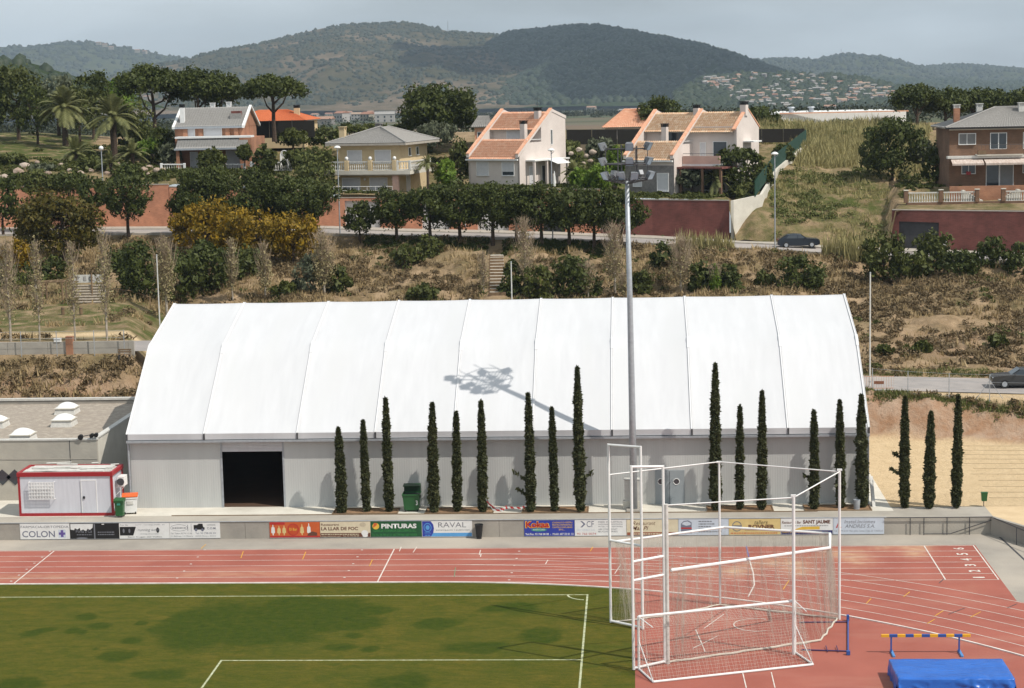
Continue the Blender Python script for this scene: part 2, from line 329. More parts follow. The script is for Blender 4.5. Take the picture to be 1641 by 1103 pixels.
LUSH = [(400,1005,130,30),(340,1003,70,38),(300,1000,40,26),(480,975,70,14),(520,985,60,22),(560,1000,60,14),(440,1020,80,16),(590,978,35,7),(140,989,16,5),(48,1016,16,6),(75,1010,16,5),(115,1012,10,5),(210,1027,17,5),(255,1010,18,6),(268,1020,10,4),(190,1050,30,8),(225,999,9,4),(150,1041,7,3),(570,1020,14,4),(590,1042,14,5),(255,1080,40,10),(20,1100,40,12),(160,1003,20,5),(640,1095,40,14),(700,1000,30,8),(760,1040,50,10),(860,1020,30,12),(820,975,40,8),(130,1013,8,4),(545,1038,25,5)]
def turf():
    xs = np.unique(np.concatenate([np.arange(-80,-40,1.0), np.arange(-40,XG,.22), [XG]])); rows = 150; V = []; Q = []
    for X in xs:
        hi = yin(X)-.10
        for j in range(rows+1): V.append((X, 62+(hi-62)*j/rows, .009))
    w = rows+1
    for i in range(len(xs)-1):
        for j in range(rows): Q.append((i*w+j, (i+1)*w+j, (i+1)*w+j+1, i*w+j+1))
    V = np.array(V); s = np.zeros(len(V))
    wx = fbm(V[:,0]*.5, V[:,1]*.5+40)*2.6; wy = fbm(V[:,0]*.5+60, V[:,1]*.5)*2.6
    for px, py, rx, ry in LUSH:
        c = gnd(px, py); a = (gnd(px+rx, py)-gnd(px-rx, py)).x/2; b = (gnd(px, py-ry)-gnd(px, py+ry)).y/2
        k = min(1.0, max(.25, a/2.0))
        d = np.hypot((V[:,0]+wx*k-c.x)/a, (V[:,1]+wy*k-c.y)/b); s = np.maximum(s, np.clip(1.15-d*.75, 0, .5))
    return kind(fast_mesh('turf_pitch', V, np.array(Q), m_turf, attrs={'lush': s}), 'structure')
pitch = turf()
# ---------------------------------------------------------------- painted lines
m_line = mat('line_paint', (.66,.61,.56), (.46,.31,.26), rough=.8, scale=2.5, lo=.42, hi=.82)
m_lineY = mat('yellow_line_paint', (.66,.36,.04), (.52,.27,.05), rough=.8, scale=3)
m_lineB = mat('blue_line_paint', (.14,.14,.36), (.10,.10,.28), rough=.8, scale=3)
m_lineG = mat('green_line_paint', (.16,.22,.12), (.22,.24,.16), rough=.8, scale=3)
m_lineT = mat('chalk_line', (.50,.52,.36), (.20,.22,.08), rough=.9, scale=5, lo=.38, hi=.72)
def strip(pts, w, z, name, m, parent):
    b = MB(); vs = []; P = [Vector((p[0], p[1], 0)) for p in pts]
    for i, p in enumerate(P):
        d = (P[min(i+1,len(P)-1)]-P[max(i-1,0)]).normalized(); nrm = Vector((-d.y, d.x, 0))*w/2
        vs += [(p.x+nrm.x, p.y+nrm.y, z), (p.x-nrm.x, p.y-nrm.y, z)]
    b.add(vs, [(2*i, 2*i+1, 2*i+3, 2*i+2) for i in range(len(P)-1)]); return b.build(name, m, parent)
def arc(r, a0=90, a1=2, n=70): return [(BX+r*math.cos(R(a0+(a1-a0)*i/n)), BY+r*math.sin(R(a0+(a1-a0)*i/n))) for i in range(n+1)]
for k in range(1, NL+1):
    strip([(-80,YI+k*LW),(XE,YI+k*LW)], .05, .0115 if k < NL else .012, 'lane_line', m_line, track)
strip([(BX+1,YI-.02),(XE,YI-.02)], .05, .0115, 'lane_line', m_line, track)
for k in range(1, NL+1): strip(arc(BR+k*LW, 90 if k < NL else 74), .05, .0135 if k % 2 else .0145, 'lane_line', m_line, track)
for X in (15.88, 18.58): strip([(X,YI),(X,YO)], .07, .017, 'start_line', m_line, track)
for a, b in [((85,885),(20,935)),((632,880),(607,934))]:
    g = gnd(*a); strip([(g.x, YI+.05),(g.x, YO)], .07, .017, 'start_line', m_line, track)
marks = [((322,880),(330,873),'Y',0),((390,884),(386,895),'Y',0),((485,897),(490,885),'Y',0),((592,908),(597,897),'Y',0),((874,905),(878,898),'W',0),((946,884),(950,877),'Y',0),((728,925),(730,910),'G',0),((640,884),(643,877),'W',0),((662,886),(668,877),'W',0),((770,893),(771,888),'W',0),((985,920),(995,905),'W',0),((768,890),(770,882),'W',0),((1388,968),(1396,960),'Y',0),((1448,957),(1458,949),'Y',0),((1498,988),(1512,979),'Y',0),((1486,1000),(1498,993),'Y',0),((1505,935),(1513,928),'D',0),((1520,985),(1546,975),'D',0),((1614,975),(1630,968),'D',0),((1555,990),(1572,981),'Y',0),((1255,945),(1265,930),'Y',0)]
for a, b, c, _ in marks:
    p, q = gnd(*a), gnd(*b); strip([(p.x,p.y),(q.x,q.y)], .05, .0175, 'lane_mark', {'Y':m_lineY,'W':m_line,'G':m_lineG,'D':MT['darkmetal']}[c], track)
for px0, py0, px1, py1, n in [(328,882,284,927,5),(580,882,552,926,5),(80,884,18,932,6),(832,884,816,930,5),(1090,878,1094,935,5)]:
    for i in range(n):
        p = gnd(px0+(px1-px0)*i/(n-1), py0+(py1-py0)*i/(n-1)); strip([(p.x-.06,p.y),(p.x+.06,p.y)], .12, .018, 'lane_tick', m_line, track)
p = [gnd(x,y) for x,y in ((1196,876),(1200,893))]; strip([(q.x,q.y) for q in p], .07, .0178, 'lane_mark', m_lineB, track)
p = [gnd(x,y) for x,y in ((1200,895),(1207,918),(1209,938),(1199,957))]; strip([(q.x,q.y) for q in p], .07, .0178, 'lane_mark', m_line, track)
for a, b in [((1190,1078),(1196,1103)),((1236,1078),(1242,1103))]:
    p, q = gnd(*a), gnd(*b); strip([(p.x,p.y),(q.x,q.y)], .05, .0178, 'lane_mark', m_line, track)
# raised white kerb along the inside of lane one
kb = MB(); pts = [(-80,YI-.05)]+[(x,YI-.05) for x in range(-78,-11,3)]+arc(BR-.05); 
for i in range(len(pts)-1):
    (x0,y0),(x1,y1) = pts[i], pts[i+1]; d = Vector((x1-x0,y1-y0,0)).normalized(); nx, ny = -d.y*.05, d.x*.05
    kb.add([(x0+nx,y0+ny,.004),(x0-nx,y0-ny,.004),(x1-nx,y1-ny,.004),(x1+nx,y1+ny,.004),(x0+nx,y0+ny,.06),(x0-nx,y0-ny,.06),(x1-nx,y1-ny,.06),(x1+nx,y1+ny,.06)],[(4,5,6,7),(0,1,5,4),(2,3,7,6),(1,2,6,5),(3,0,4,7)])
kb.build('kerb', mat('kerb_paint',(.74,.70,.66),(.58,.50,.46),scale=2), track)
# pitch markings
YT, XGL, PD = 94.6, -2.57, 11.09
for pts in ([(-80,YT),(XGL,YT)], [(XGL,YT+.06),(XGL,62)], [(XGL-.06,YT-PD),(XGL-16.5,YT-PD)], [(XGL-16.5,YT-PD+.06),(XGL-16.5,62)]):
    strip(pts, .095, .0125 if pts[0][1] == YT or len(pts) == 2 and pts[0][1] == YT-PD else .0150, 'pitch_line', m_lineT, pitch)
strip([(XGL-1.0*math.cos(R(a)), YT-1.0*math.sin(R(a))) for a in range(4,88,7)], .10, .0165, 'corner_arc', m_lineT, pitch)
# throwing circle inside the cage
cc = gnd(1212,1002); 
strip([(cc.x+1.07*math.cos(R(a)), cc.y+1.07*math.sin(R(a))) for a in range(60,300,8)], .06, .0195, 'throwing_circle', m_line, track)
for a, b in [((1110,1040),(1150,1020)),((1128,1008),(1160,985)),((1130,1045),(1115,1010))]:
    p, q = gnd(*a), gnd(*b); strip([(p.x,p.y),(q.x,q.y)], .05, .021, 'lane_mark', m_line, track)
# ---------------------------------------------------------------- text
def text_mesh(s, w, h, bold=0.0, shear=0.0):
    c = bpy.data.curves.new('lettering', 'FONT'); c.body = s; c.offset = bold; c.shear = shear; c.resolution_u = 3
    o = bpy.data.objects.new('lettering', c); COL.objects.link(o); bpy.context.view_layer.update()
    me = bpy.data.meshes.new_from_object(o.evaluated_get(bpy.context.evaluated_depsgraph_get())); bpy.data.objects.remove(o); bpy.data.curves.remove(c)
    n = len(me.vertices); a = np.empty(n*3, np.float32); me.vertices.foreach_get('co', a); a = a.reshape(-1,3)
    mn, mx_ = a.min(0), a.max(0); a = (a-mn)/np.maximum(mx_-mn, 1e-6); a[:,0] *= w; a[:,1] *= h; a[:,2] = 0
    me.vertices.foreach_set('co', a.ravel()); me.update(); return me
def floor_text(s, x, y, w, h, m, parent, rz):
    me = text_mesh(s, w, h, .02); me.materials.append(m); o = bpy.data.objects.new('lane_number', me); COL.objects.link(o); o.parent = parent; o.location = (x, y, .0185); o.rotation_euler.z = rz
for k in range(6): floor_text(str(k+1), 17.95, YI+LW*k+.30, .42 if k else .22, .6, m_line, track, R(90))
def wall_text(s, x, z, w, h, m, parent, y=-.028, bold=0.0, shear=0.0, name='lettering'):
    me = text_mesh(s, w, h, bold, shear); a = np.empty(len(me.vertices)*3, np.float32); me.vertices.foreach_get('co', a); a = a.reshape(-1,3)
    a = np.stack([a[:,0]+x, a[:,2]+y, a[:,1]+z], 1); me.vertices.foreach_set('co', a.ravel().astype(np.float32)); me.update()
    me.materials.append(m); o = bpy.data.objects.new(name, me); COL.objects.link(o); o.parent = parent; return o
# ---------------------------------------------------------------- boarded low wall
def wx(px): return at(px, 850, YW).x
XW0, XW1 = wx(-60), wx(1592)
lw = thing('low_wall', 'long low concrete wall that carries the advertising boards behind the track', 'wall', (0,YW,0))
edges = [XW0, wx(-10), wx(150), wx(270), wx(393), wx(513), wx(676), wx(800), wx(921), wx(1080), wx(1215), wx(1335), wx(1458), XW1]
for a, b in zip(edges[:-1], edges[1:]): MB().bx(a+.008, b-.008, 0, .22, -.2, 1.0).build('concrete_panel', MT['concrete'], lw)
tr = MB(); tr.tube([(XW0,-.02,1.03),(wx(1420),-.02,1.03)], .022, 6); tr.build('top_rail', MT['greymetal'], lw)
PT = {}
def pm(n, c, rough=.5):
    if n not in PT: PT[n] = plain('print_'+n, c, rough)
    return PT[n]
W_, K_, NV, RD, YL, GR, GY, CR, PU, BL, OR = (pm('white',(.74,.74,.73)), pm('black',(.012,.012,.013)), pm('navy',(.02,.025,.13)), pm('red',(.45,.03,.025)), pm('yellow',(.72,.45,.06)), pm('green',(.012,.085,.03)), pm('grey',(.17,.175,.20)), pm('cream',(.66,.58,.42)), pm('purple',(.13,.09,.30)), pm('blue',(.10,.33,.66)), pm('orange',(.55,.11,.03)))
BR_ = pm('brown', (.13,.05,.03)); LB = pm('paleblue', (.55,.60,.68)); SAND = pm('sand', (.66,.50,.22)); MIDB = pm('midblue',(.03,.05,.33)); SL = pm('slate',(.16,.17,.23))
def board(px0, px1, m, label):
    x0, x1 = wx(px0)+.01, wx(px1)-.01; t = thing('advertising_board', label, 'board', (x0, YW, 0), group='advertising boards on the low wall')
    MB().bx(0, x1-x0, -.025, -.001, .06, .985).build('panel', m, t)
    fr = MB(); w = x1-x0
    for a in ((0,w,.985,1.0),(0,w,.045,.06)): fr.bx(a[0],a[1],-.03,-.002,a[2],a[3])
    fr.build('frame', MT['greymetal'], t); return t, w
def rect(t, x0, x1, z0, z1, m, y=-.0265, name='printed_panel'): return MB().quad((x0,y,z0),(x1,y,z0),(x1,y,z1),(x0,y,z1)).build(name, m, t)
def poly(t, pts, m, y=-.0265, name='printed_shape'): return MB().add([(u,y,v) for u,v in pts], [tuple(range(len(pts)))]).build(name, m, t)
def disc(t, x, z, rx, rz, m, y=-.0275, n=24, name='printed_disc'): return poly(t, [(x+rx*math.cos(2*math.pi*i/n), z+rz*math.sin(2*math.pi*i/n)) for i in range(n)], m, y, name)
def ring(t, x, z, rx, rz, th, m, y=-.0275, n=28):
    b = MB(); 
    for i in range(n):
        a0, a1 = 2*math.pi*i/n, 2*math.pi*(i+1)/n
        b.quad(*[(x+(rx-k)*math.cos(a), y, z+(rz-k)*math.sin(a)) for a, k in ((a0,0),(a1,0),(a1,th),(a0,th))])
    return b.build('printed_ring', m, t)
def dash(t, x, z, w, h, m, y=-.0285):
    b = MB(); q = x; r_ = random.Random(int(x*100)+int(z*77))
    while q < x+w:
        l = min(r_.uniform(.05,.16), x+w-q); b.quad((q,y,z),(q+l,y,z),(q+l,y,z+h*.75),(q,y,z+h*.75)); q += l+.035
    return b.build('small_print', m, t)
def T(t, s, x, z, w, h, m, **k): return wall_text(s, x, z, w, h, m, t, **k)
t, w = board(32,112,W_,'white pharmacy board reading COLON with a purple cross'); T(t,'FARMACIA-ORTOPEDIA',.05,.72,w-.1,.14,GY); T(t,'COLON',.12,.17,1.95,.38,SL,bold=.012)
rect(t,2.28,2.72,.14,.62,LB); rect(t,2.42,2.58,.17,.59,PU,-.0272); rect(t,2.31,2.69,.31,.45,PU,-.0278)
t, w = board(112,191,K_,'black board with a jagged white skyline shape in its upper left')
poly(t, [(.04,.95),(.04,.62),(.25,.58),(.3,.7),(.45,.62),(.6,.72),(.62,.55),(.8,.62),(.95,.5),(1.05,.66),(1.2,.60),(1.35,.72),(1.38,.95)], W_); rect(t,1.42,1.50,.06,.95,GY); T(t,'Porta a Ca',.35,.42,.95,.20,GY,bold=.01); dash(t,.4,.28,.9,.07,GY); dash(t,1.65,.42,1.0,.08,GY); dash(t,1.65,.28,1.0,.08,GY); disc(t,.7,.1,.34,.05,GY); rect(t,1.9,2.05,.9,.95,W_)
t, w = board(191,272,W_,'white board with a black slanted corner reading running'); poly(t,[(.03,.24),(.03,.76),(1.0,.76),(.82,.24)],K_); T(t,'Tour: Bar',.05,.83,.5,.08,GY); T(t,'www . running wolfs . es',.95,.83,1.75,.08,GY)
T(t,'running wolfs',1.1,.44,1.3,.22,GY,shear=.25); disc(t,2.28,.55,.09,.16,K_); disc(t,.26,.52,.06,.14,GY,n=7); disc(t,.6,.52,.06,.14,GY,n=7); T(t,'la botiga del corredor',1.25,.28,1.1,.09,GY,shear=.3); T(t,'Sant Cugat del Valles',.5,.10,2.0,.09,K_)
t, w = board(272,353,W_,'white board with a thin ellipse and a small truck drawing'); ring(t,.55,.68,.5,.2,.02,GY); dash(t,.15,.64,.8,.08,GY); rect(t,1.05,1.08,.5,.85,GY); rect(t,1.26,1.28,.45,.92,SL); T(t,'Tel. Tallers 93 741 11 00',.05,.30,1.25,.09,GY); T(t,'C/ Balmes, 14 Mataro',.05,.14,1.3,.08,GY)
poly(t,[(1.42,.56),(1.42,.84),(1.62,.84),(1.72,.92),(1.95,.92),(1.98,.72),(2.06,.7),(2.06,.56)],K_); disc(t,1.55,.55,.08,.09,SL); disc(t,1.93,.55,.08,.09,SL); T(t,'CONTENIDORS',2.2,.80,.5,.08,GY); T(t,'C.O.M.',2.2,.58,.55,.13,SL,bold=.015); T(t,'Tel. 93 798 00 20',1.5,.30,1.2,.1,SL); T(t,'08303 Mataro (BCN)',1.5,.14,1.2,.07,GY)
t, w = board(432,513,OR,'red and orange board with a round emblem and glassware')
ring(t,1.38,.53,.34,.36,.05,RD); disc(t,1.38,.53,.28,.30,pm('rust',(.50,.07,.02))); T(t,'El Bar',1.17,.47,.45,.16,YL,bold=.01)
for x, h, c in [(.2,.5,W_),(.55,.4,SAND),(.85,.42,SAND),(1.9,.5,SAND),(2.3,.55,W_)]:
    poly(t,[(x-.03,.2),(x+.03,.2),(x+.03,.3),(x+.11,.35),(x+.09,.35+h*.6),(x+.03,.4+h*.6),(x+.02,.35+h),(x-.02,.35+h),(x-.03,.4+h*.6),(x-.09,.35+h*.6),(x-.11,.35),(x-.03,.3)],c)
rect(t,.02,w-.02,.065,.16,RD); rect(t,.02,.9,.82,.97,RD); poly(t,[(2.2,.16),(2.78,.16),(2.78,.34),(2.5,.42),(2.25,.3)],BR_,-.0278)
t, w = board(513,594,CR,'cream restaurant board reading LA LLAR DE FOC'); T(t,'Restaurant',.06,.74,1.05,.14,BR_,bold=.012); T(t,'LA LLAR DE FOC',.06,.47,2.15,.20,BR_,bold=.03); rect(t,.01,w-.01,.065,.31,BR_); dash(t,.06,.21,2.2,.06,CR,y=-.03); T(t,'www.restaurant.com   Tel. 93 798 88 88',.06,.10,2.2,.07,CR,y=-.03)
disc(t,2.5,.80,.18,.13,pm('straw',(.52,.45,.33))); disc(t,2.6,.30,.2,.17,W_,-.0282); disc(t,2.62,.14,.16,.08,W_,-.0284)
t, w = board(594,676,GR,'dark green paint board reading PINTURAS'); T(t,'PINTURAS',.62,.56,2.05,.28,W_,bold=.04); disc(t,.3,.70,.20,.19,YL); poly(t,[(.12,.6),(.32,.72),(.4,.86),(.2,.9)],OR,-.0283); G2 = pm('midgreen',(.04,.24,.06)); T(t,'GARCIA CONADA DECORPOL S.L.',.15,.36,2.5,.14,G2,bold=.01); T(t,'Tel. Fax 93 790 61 21  687 799 960  608 918 858',.08,.12,2.6,.13,G2)
t, w = board(676,757,W_,'white board reading RAVAL with a blue round badge and light blue foot'); poly(t,[(.02,.07),(.52,.07),(.66,.3),(.70,.55),(.66,.78),(.52,.97),(.02,.97)],MIDB,-.0272); ring(t,.33,.60,.23,.26,.04,BL,-.0282); disc(t,.33,.6,.12,.14,BL,-.0284); T(t,'RAVAL',.16,.24,.36,.09,BL,y=-.03); dash(t,.18,.12,.32,.06,BL,y=-.03); rect(t,.5,w-.02,.07,.28,BL); T(t,'RAVAL',.95,.60,1.62,.30,GY,bold=-.004); T(t,'estampacio i publicitat',.82,.38,1.95,.12,GY)
t, w = board(840,921,MIDB,'navy board with red cartoon-style lettering and yellow words')
T(t,'Kokaa',.05,.52,1.42,.42,YL,bold=.06,y=-.0275); T(t,'Kokaa',.09,.55,1.34,.36,RD,bold=.04,y=-.029); disc(t,.85,.42,.45,.09,pm('teal',(.05,.3,.22)),-.0276); T(t,'AVENTURES',.5,.39,.7,.08,W_,y=-.029)
for i, s in enumerate(['CASALS D ESTIU','FESTES INFANTILS','CASTELLS INFLABLES','ETC...']): T(t,s,1.62 if i < 3 else 2.0,.80-.14*i,1.15 if i < 3 else .35,.09,YL,bold=.01)
T(t,'Tel./Fax: 93 768 08 08  -  Mobil: 607 22 01 12',.06,.11,w-.12,.12,W_,bold=.02)
t, w = board(921,1004,W_,'white board reading DCF with a red telephone number'); poly(t,[(.32,.92),(.5,.74),(.32,.55),(.42,.55),(.62,.74),(.42,.92)],SL); T(t,'CF',.68,.56,.42,.36,SL); T(t,'DECOFRET S.A.',.12,.33,1.05,.13,LB); T(t,'93 766 0074',.12,.11,1.1,.12,RD)
for i, s in enumerate(['FRED INDUSTRIAL','MAQUINARIA HOSTELERIA','PROJECTES I REFORMES','AIRE CONDICIONAT','BUGADERIES']): T(t,s,1.35,.81-.14*i,1.4 if i < 3 else 1.1,.09,GY)
t, w = board(1004,1087,CR,'cream restaurant board with slanted brown script lettering'); T(t,'Restaurant',.35,.66,1.3,.22,BR_,shear=.35); T(t,'Mas Pi',.3,.36,.95,.24,BR_,shear=.35,bold=.01); rect(t,.02,w-.02,.065,.24,pm('terracotta',(.28,.09,.05))); dash(t,.4,.11,2.2,.08,CR,y=-.03)
t, w = board(1087,1168,LB,'pale board with a dark blue and red barrel emblem'); poly(t,[(.14,.26),(.14,.72),(.3,.88),(.55,.92),(.75,.8),(.76,.26)],SL); poly(t,[(.19,.70),(.3,.82),(.52,.86),(.7,.76),(.7,.66),(.45,.60)],LB,-.0275); rect(t,.14,.76,.42,.50,RD,-.0278); T(t,'OFI, BSC',.16,.14,.62,.12,SL,bold=.02)
for i, (s, q) in enumerate([('Passeig Central 28',.75),('MATARO CIUTELLA',.9),('Tel. 93 757 22 00',.7),('Fax 93 796 11 22',.7),('www.ofigrup.com',1.3)]): dash(t,1.15,.82-.15*i,q,.08,GY)
t, w = board(1168,1251,SAND,'yellow workshop board reading tallers in dark letters'); ring(t,.45,.55,.28,.30,.05,GY); rect(t,.22,.68,.49,.61,GY,-.0285); T(t,'tallers',1.45,.66,.75,.24,K_,shear=.3); T(t,'ROVNER',1.1,.40,1.5,.24,BR_,bold=.045); rect(t,.9,2.6,.31,.33,BR_); dash(t,.1,.12,w-.25,.08,OR)
t, w = board(1251,1335,W_,'white bar board reading SANT JAUME over yellow and navy bands'); T(t,'Restaurant Bar',.06,.68,1.1,.16,BR_,shear=.2,bold=.015); T(t,'SANT JAUME',1.25,.62,1.55,.27,BR_,bold=.045); rect(t,.02,w-.02,.065,.29,NV); T(t,'Sant Jaume, 12 Mataro, Spain',.08,.12,2.6,.11,YL,y=-.03); poly(t,[(.7,.32),(2.2,.34),(2.2,.52),(1.2,.5)],YL,-.0285); dash(t,.2,.54,2.5,.05,GY)
t, w = board(1335,1417,LB,'pale board reading ANDRES S.A. with a red letter A'); poly(t,[(.14,.42),(.3,.78),(.42,.42),(.34,.42),(.28,.60),(.22,.42)],RD); rect(t,.26,.45,.42,.48,RD,-.0285); T(t,'Instal.laciones',.62,.68,1.75,.20,GY,shear=.25); T(t,'ANDRES S.A.',.65,.42,1.7,.20,GY,shear=.25); T(t,'Tel. 93 79 22 03  Pare Jofre Camps i Cap, 25  CALELLA',.05,.17,w-.12,.12,GY)
# ---------------------------------------------------------------- railing and ramp right of the boards
ra = thing('railing', 'dark steel railing with a sloping brace beyond the last advertising board', 'railing', (0, YW-.12, 0))
for px in (1458,1480,1517,1553,1590): MB().tube([(wx(px),0,0),(wx(px),0,1.02)], .028, 6).build('post', MT['darkmetal'], ra)
MB().tube([(wx(1420),0,1.02),(wx(1590),0,1.02)], .03, 6).build('top_rail', MT['darkmetal'], ra)
MB().tube([(wx(1480),0,.06),(wx(1522),0,.06)], .025, 6).build('bottom_rail', MT['darkmetal'], ra)
MB().tube([(wx(1522),0,.06),(wx(1590),0,.86)], .025, 6).build('brace', MT['darkmetal'], ra)
g0 = at(1590,829,YW-.12); xr = XW1
rb = thing('railing', 'dark steel handrail running down towards the viewer at the right edge', 'railing', (0,0,0))
P0 = Vector((xr-.1,YW-.1,1.0)); P1 = gnd(1641,868,.95); P1 = Vector((P1.x+2.5,P1.y-3.2,.95))
MB().tube([P0,P1], .03, 6).build('top_rail', MT['darkmetal'], rb)
for k in (.28,.5,.75,1.0):
    q = P0.lerp(P1, k); MB().tube([(q.x,q.y,.0),(q.x,q.y,q.z)], .028, 6).build('post', MT['darkmetal'], rb)
dr = [gnd(1597,856), gnd(1650,905)]; strip([(dr[0].x,dr[0].y),(dr[1].x,dr[1].y)], .12, .005, 'drain_channel', MT['darkmetal'], bpy.data.objects['apron'])
# ================================================================ platform and hall
kind(MB().bx(-60, XW1, YW+.22, 109.0, -.3, .985).bx(14.81, XW1, 109.001, 110.4, -.3, .984).build('platform', mat('platform_concrete',(.36,.33,.285),(.30,.275,.24),scale=.7,bump=.006,c3=(.42,.385,.33))), 'structure')
kind(MB().bx(-60, 14.8, 109.0, 140.6, -.3, .995).build('paved_court', MT['slab']), 'structure')
MB().bx(at(275,828,109).x, at(1310,822,109).x, 108.96, 109.02, .93, 1.03).build('edging', MT['wood'], bpy.data.objects['paved_court'])
HX0, HX1, HF, HB = -30.46, 13.6, 110.86, 137.4
KY, KZ, RY, RZ_, EZ = 117.2, 10.05, 124.13, 11.93, 5.55
bay = [0,5,11,16,21,26,31,36,42,47]; bx_ = [HX0+b*(HX1-HX0)/47 for b in bay]
hall = thing('sports_hall', 'large white membrane-roofed sports hall with grey metal walls behind the cypresses', 'hall', (0,0,0))
m_clad, t_, b_, N_, L_ = newmat('grey_cladding')
def _clad():
    g = N_.new('ShaderNodeNewGeometry'); wv = N_.new('ShaderNodeTexWave'); wv.bands_direction = 'X'; wv.inputs['Scale'].default_value = 2.2; wv.inputs['Distortion'].default_value = 0
    L_.new(g.outputs['Position'], wv.inputs[0]); bp = N_.new('ShaderNodeBump'); bp.inputs['Distance'].default_value = .012; bp.inputs['Strength'].default_value = .3; L_.new(wv.outputs[0], bp.inputs['Height']); L_.new(bp.outputs[0], b_.inputs['Normal'])
    nz = N_.new('ShaderNodeTexNoise'); nz.inputs['Scale'].default_value = .5; nz.inputs['Detail'].default_value = 7; mp = N_.new('ShaderNodeMapping'); mp.inputs['Scale'].default_value = (3,3,.4); L_.new(g.outputs['Position'], mp.inputs[0]); L_.new(mp.outputs[0], nz.inputs[0])
    r = N_.new('ShaderNodeValToRGB'); r.color_ramp.elements[0].position = .3; r.color_ramp.elements[1].position = .7; r.color_ramp.elements[0].color = (.52,.53,.52,1); r.color_ramp.elements[1].color = (.46,.47,.465,1); L_.new(nz.outputs[0], r.inputs[0]); L_.new(r.outputs[0], b_.inputs['Base Color'])
    b_.inputs['Roughness'].default_value = .55; b_.inputs['Metallic'].default_value = .1
_clad()
WF = HF+.32                                     # wall face, set back under the eave
dx0, dx1 = at(356,760,WF).x, at(455,760,WF).x; DZ = 4.30; SZ = at(400,705,WF).z
for a, b in ((HX0+.05, dx0), (dx1, at(951,760,WF).x), (at(980,760,WF).x, HX1-.05)):
    MB().bx(a, b, WF, WF+.1, .9, 5.35).build('wall_panel', m_clad, hall)
MB().bx(at(951,760,WF).x+.001, at(980,760,WF).x-.001, WF+.02, WF+.1, .9, 5.35).build('wall_panel', m_clad, hall)
MB().bx(dx0, dx1, WF+.01, WF+.1, SZ, 5.35).build('wall_panel', m_clad, hall)
sh = MB(); z = DZ-.05; zs = np.linspace(at(400,724,WF).z, SZ, 9)
for a, b in zip(zs[:-1], zs[1:]): sh.bx(dx0+.03, dx1-.03, WF+.03-(.012), WF+.06, a+.006, b-.004)
sh.build('roller_shutter', MT['shutter'], hall)
fr = MB().bx(dx0-.06, dx0+.05, WF-.03, WF+.0, .95, SZ+.04).bx(dx1-.05, dx1+.06, WF-.03, WF+.0, .95, SZ+.04).bx(dx0+.05, dx1-.05, WF-.03, WF+.009, SZ-.03, SZ+.05); fr.build('door_frame', MT['greymetal'], hall)
# inside: floor and the other walls
MB().quad((HX0+.2,WF+.1,1.0),(HX1-.2,WF+.1,1.0),(HX1-.2,HB-.4,1.0),(HX0+.2,HB-.4,1.0)).build('floor', mat('hall_floor',(.10,.06,.04),(.08,.05,.035),rough=.6), hall)
MB().bx(HX0+.1, HX1-.1, HB-.35, HB-.25, .9, 5.35).build('rear_wall', m_clad, hall)
gp = [(WF+.1,.9),(HB-.35,.9),(HB-.35,5.4),(2*RY-KY,KZ-.1),(RY,RZ_-.1),(KY,KZ-.1),(WF+.1,5.4)]
for x in (HX0+.06, HX1-.16): MB().prism(gp, x, x+.1, 'x').build('gable_wall', MT['membrane'], hall)
# roof skin: one taut panel per bay, slightly slack between the ribs
prof = [(HF,EZ),(KY,KZ),(RY,RZ_),(2*RY-KY,KZ),(2*RY-HF,EZ)]
def pline(v):
    L = [math.dist(prof[i],prof[i+1]) for i in range(4)]; s = v*sum(L)
    for i in range(4):
        if s <= L[i] or i == 3: k = s/L[i]; return prof[i][0]+(prof[i+1][0]-prof[i][0])*k, prof[i][1]+(prof[i+1][1]-prof[i][1])*k
        s -= L[i]
def soft(v, h=.045):
    a = [pline(min(1,max(0,v+h*(j-4)/4))) for j in range(9)]; return sum(p[0] for p in a)/9, sum(p[1] for p in a)/9
for i in range(9):
    x0, x1 = bx_[i]+.03, bx_[i+1]-.03; sagk = .10*((x1-x0)/4.6)
    def fn(u, v):
        e = math.sin(math.pi*u)**.8; ed = min(1, v/.04, (1-v)/.04); y0, z0 = pline(v); y1, z1 = soft(v, .045 if abs(v-.5) > .12 else .006)
        y, z = y0+(y1-y0)*e*ed, z0+(z1-z0)*e*ed
        z -= sagk*e*ed*(.75+.25*math.sin(v*9+i))*min(1,.12+abs(v-.5)/.14); return (x0+(x1-x0)*u, y, z)
    MB().grid(fn, 18, 64).build('roof_panel', MT['membrane'], hall, smooth=True)
    # tensioning flap below the eave
    fl = MB().grid(lambda u, v: (x0+(x1-x0)*u, HF-.03+.05*math.sin(math.pi*u)*v, EZ+.03-.36*v), 10, 3); fl.build('eave_flap', MT['membrane'], hall, smooth=True)
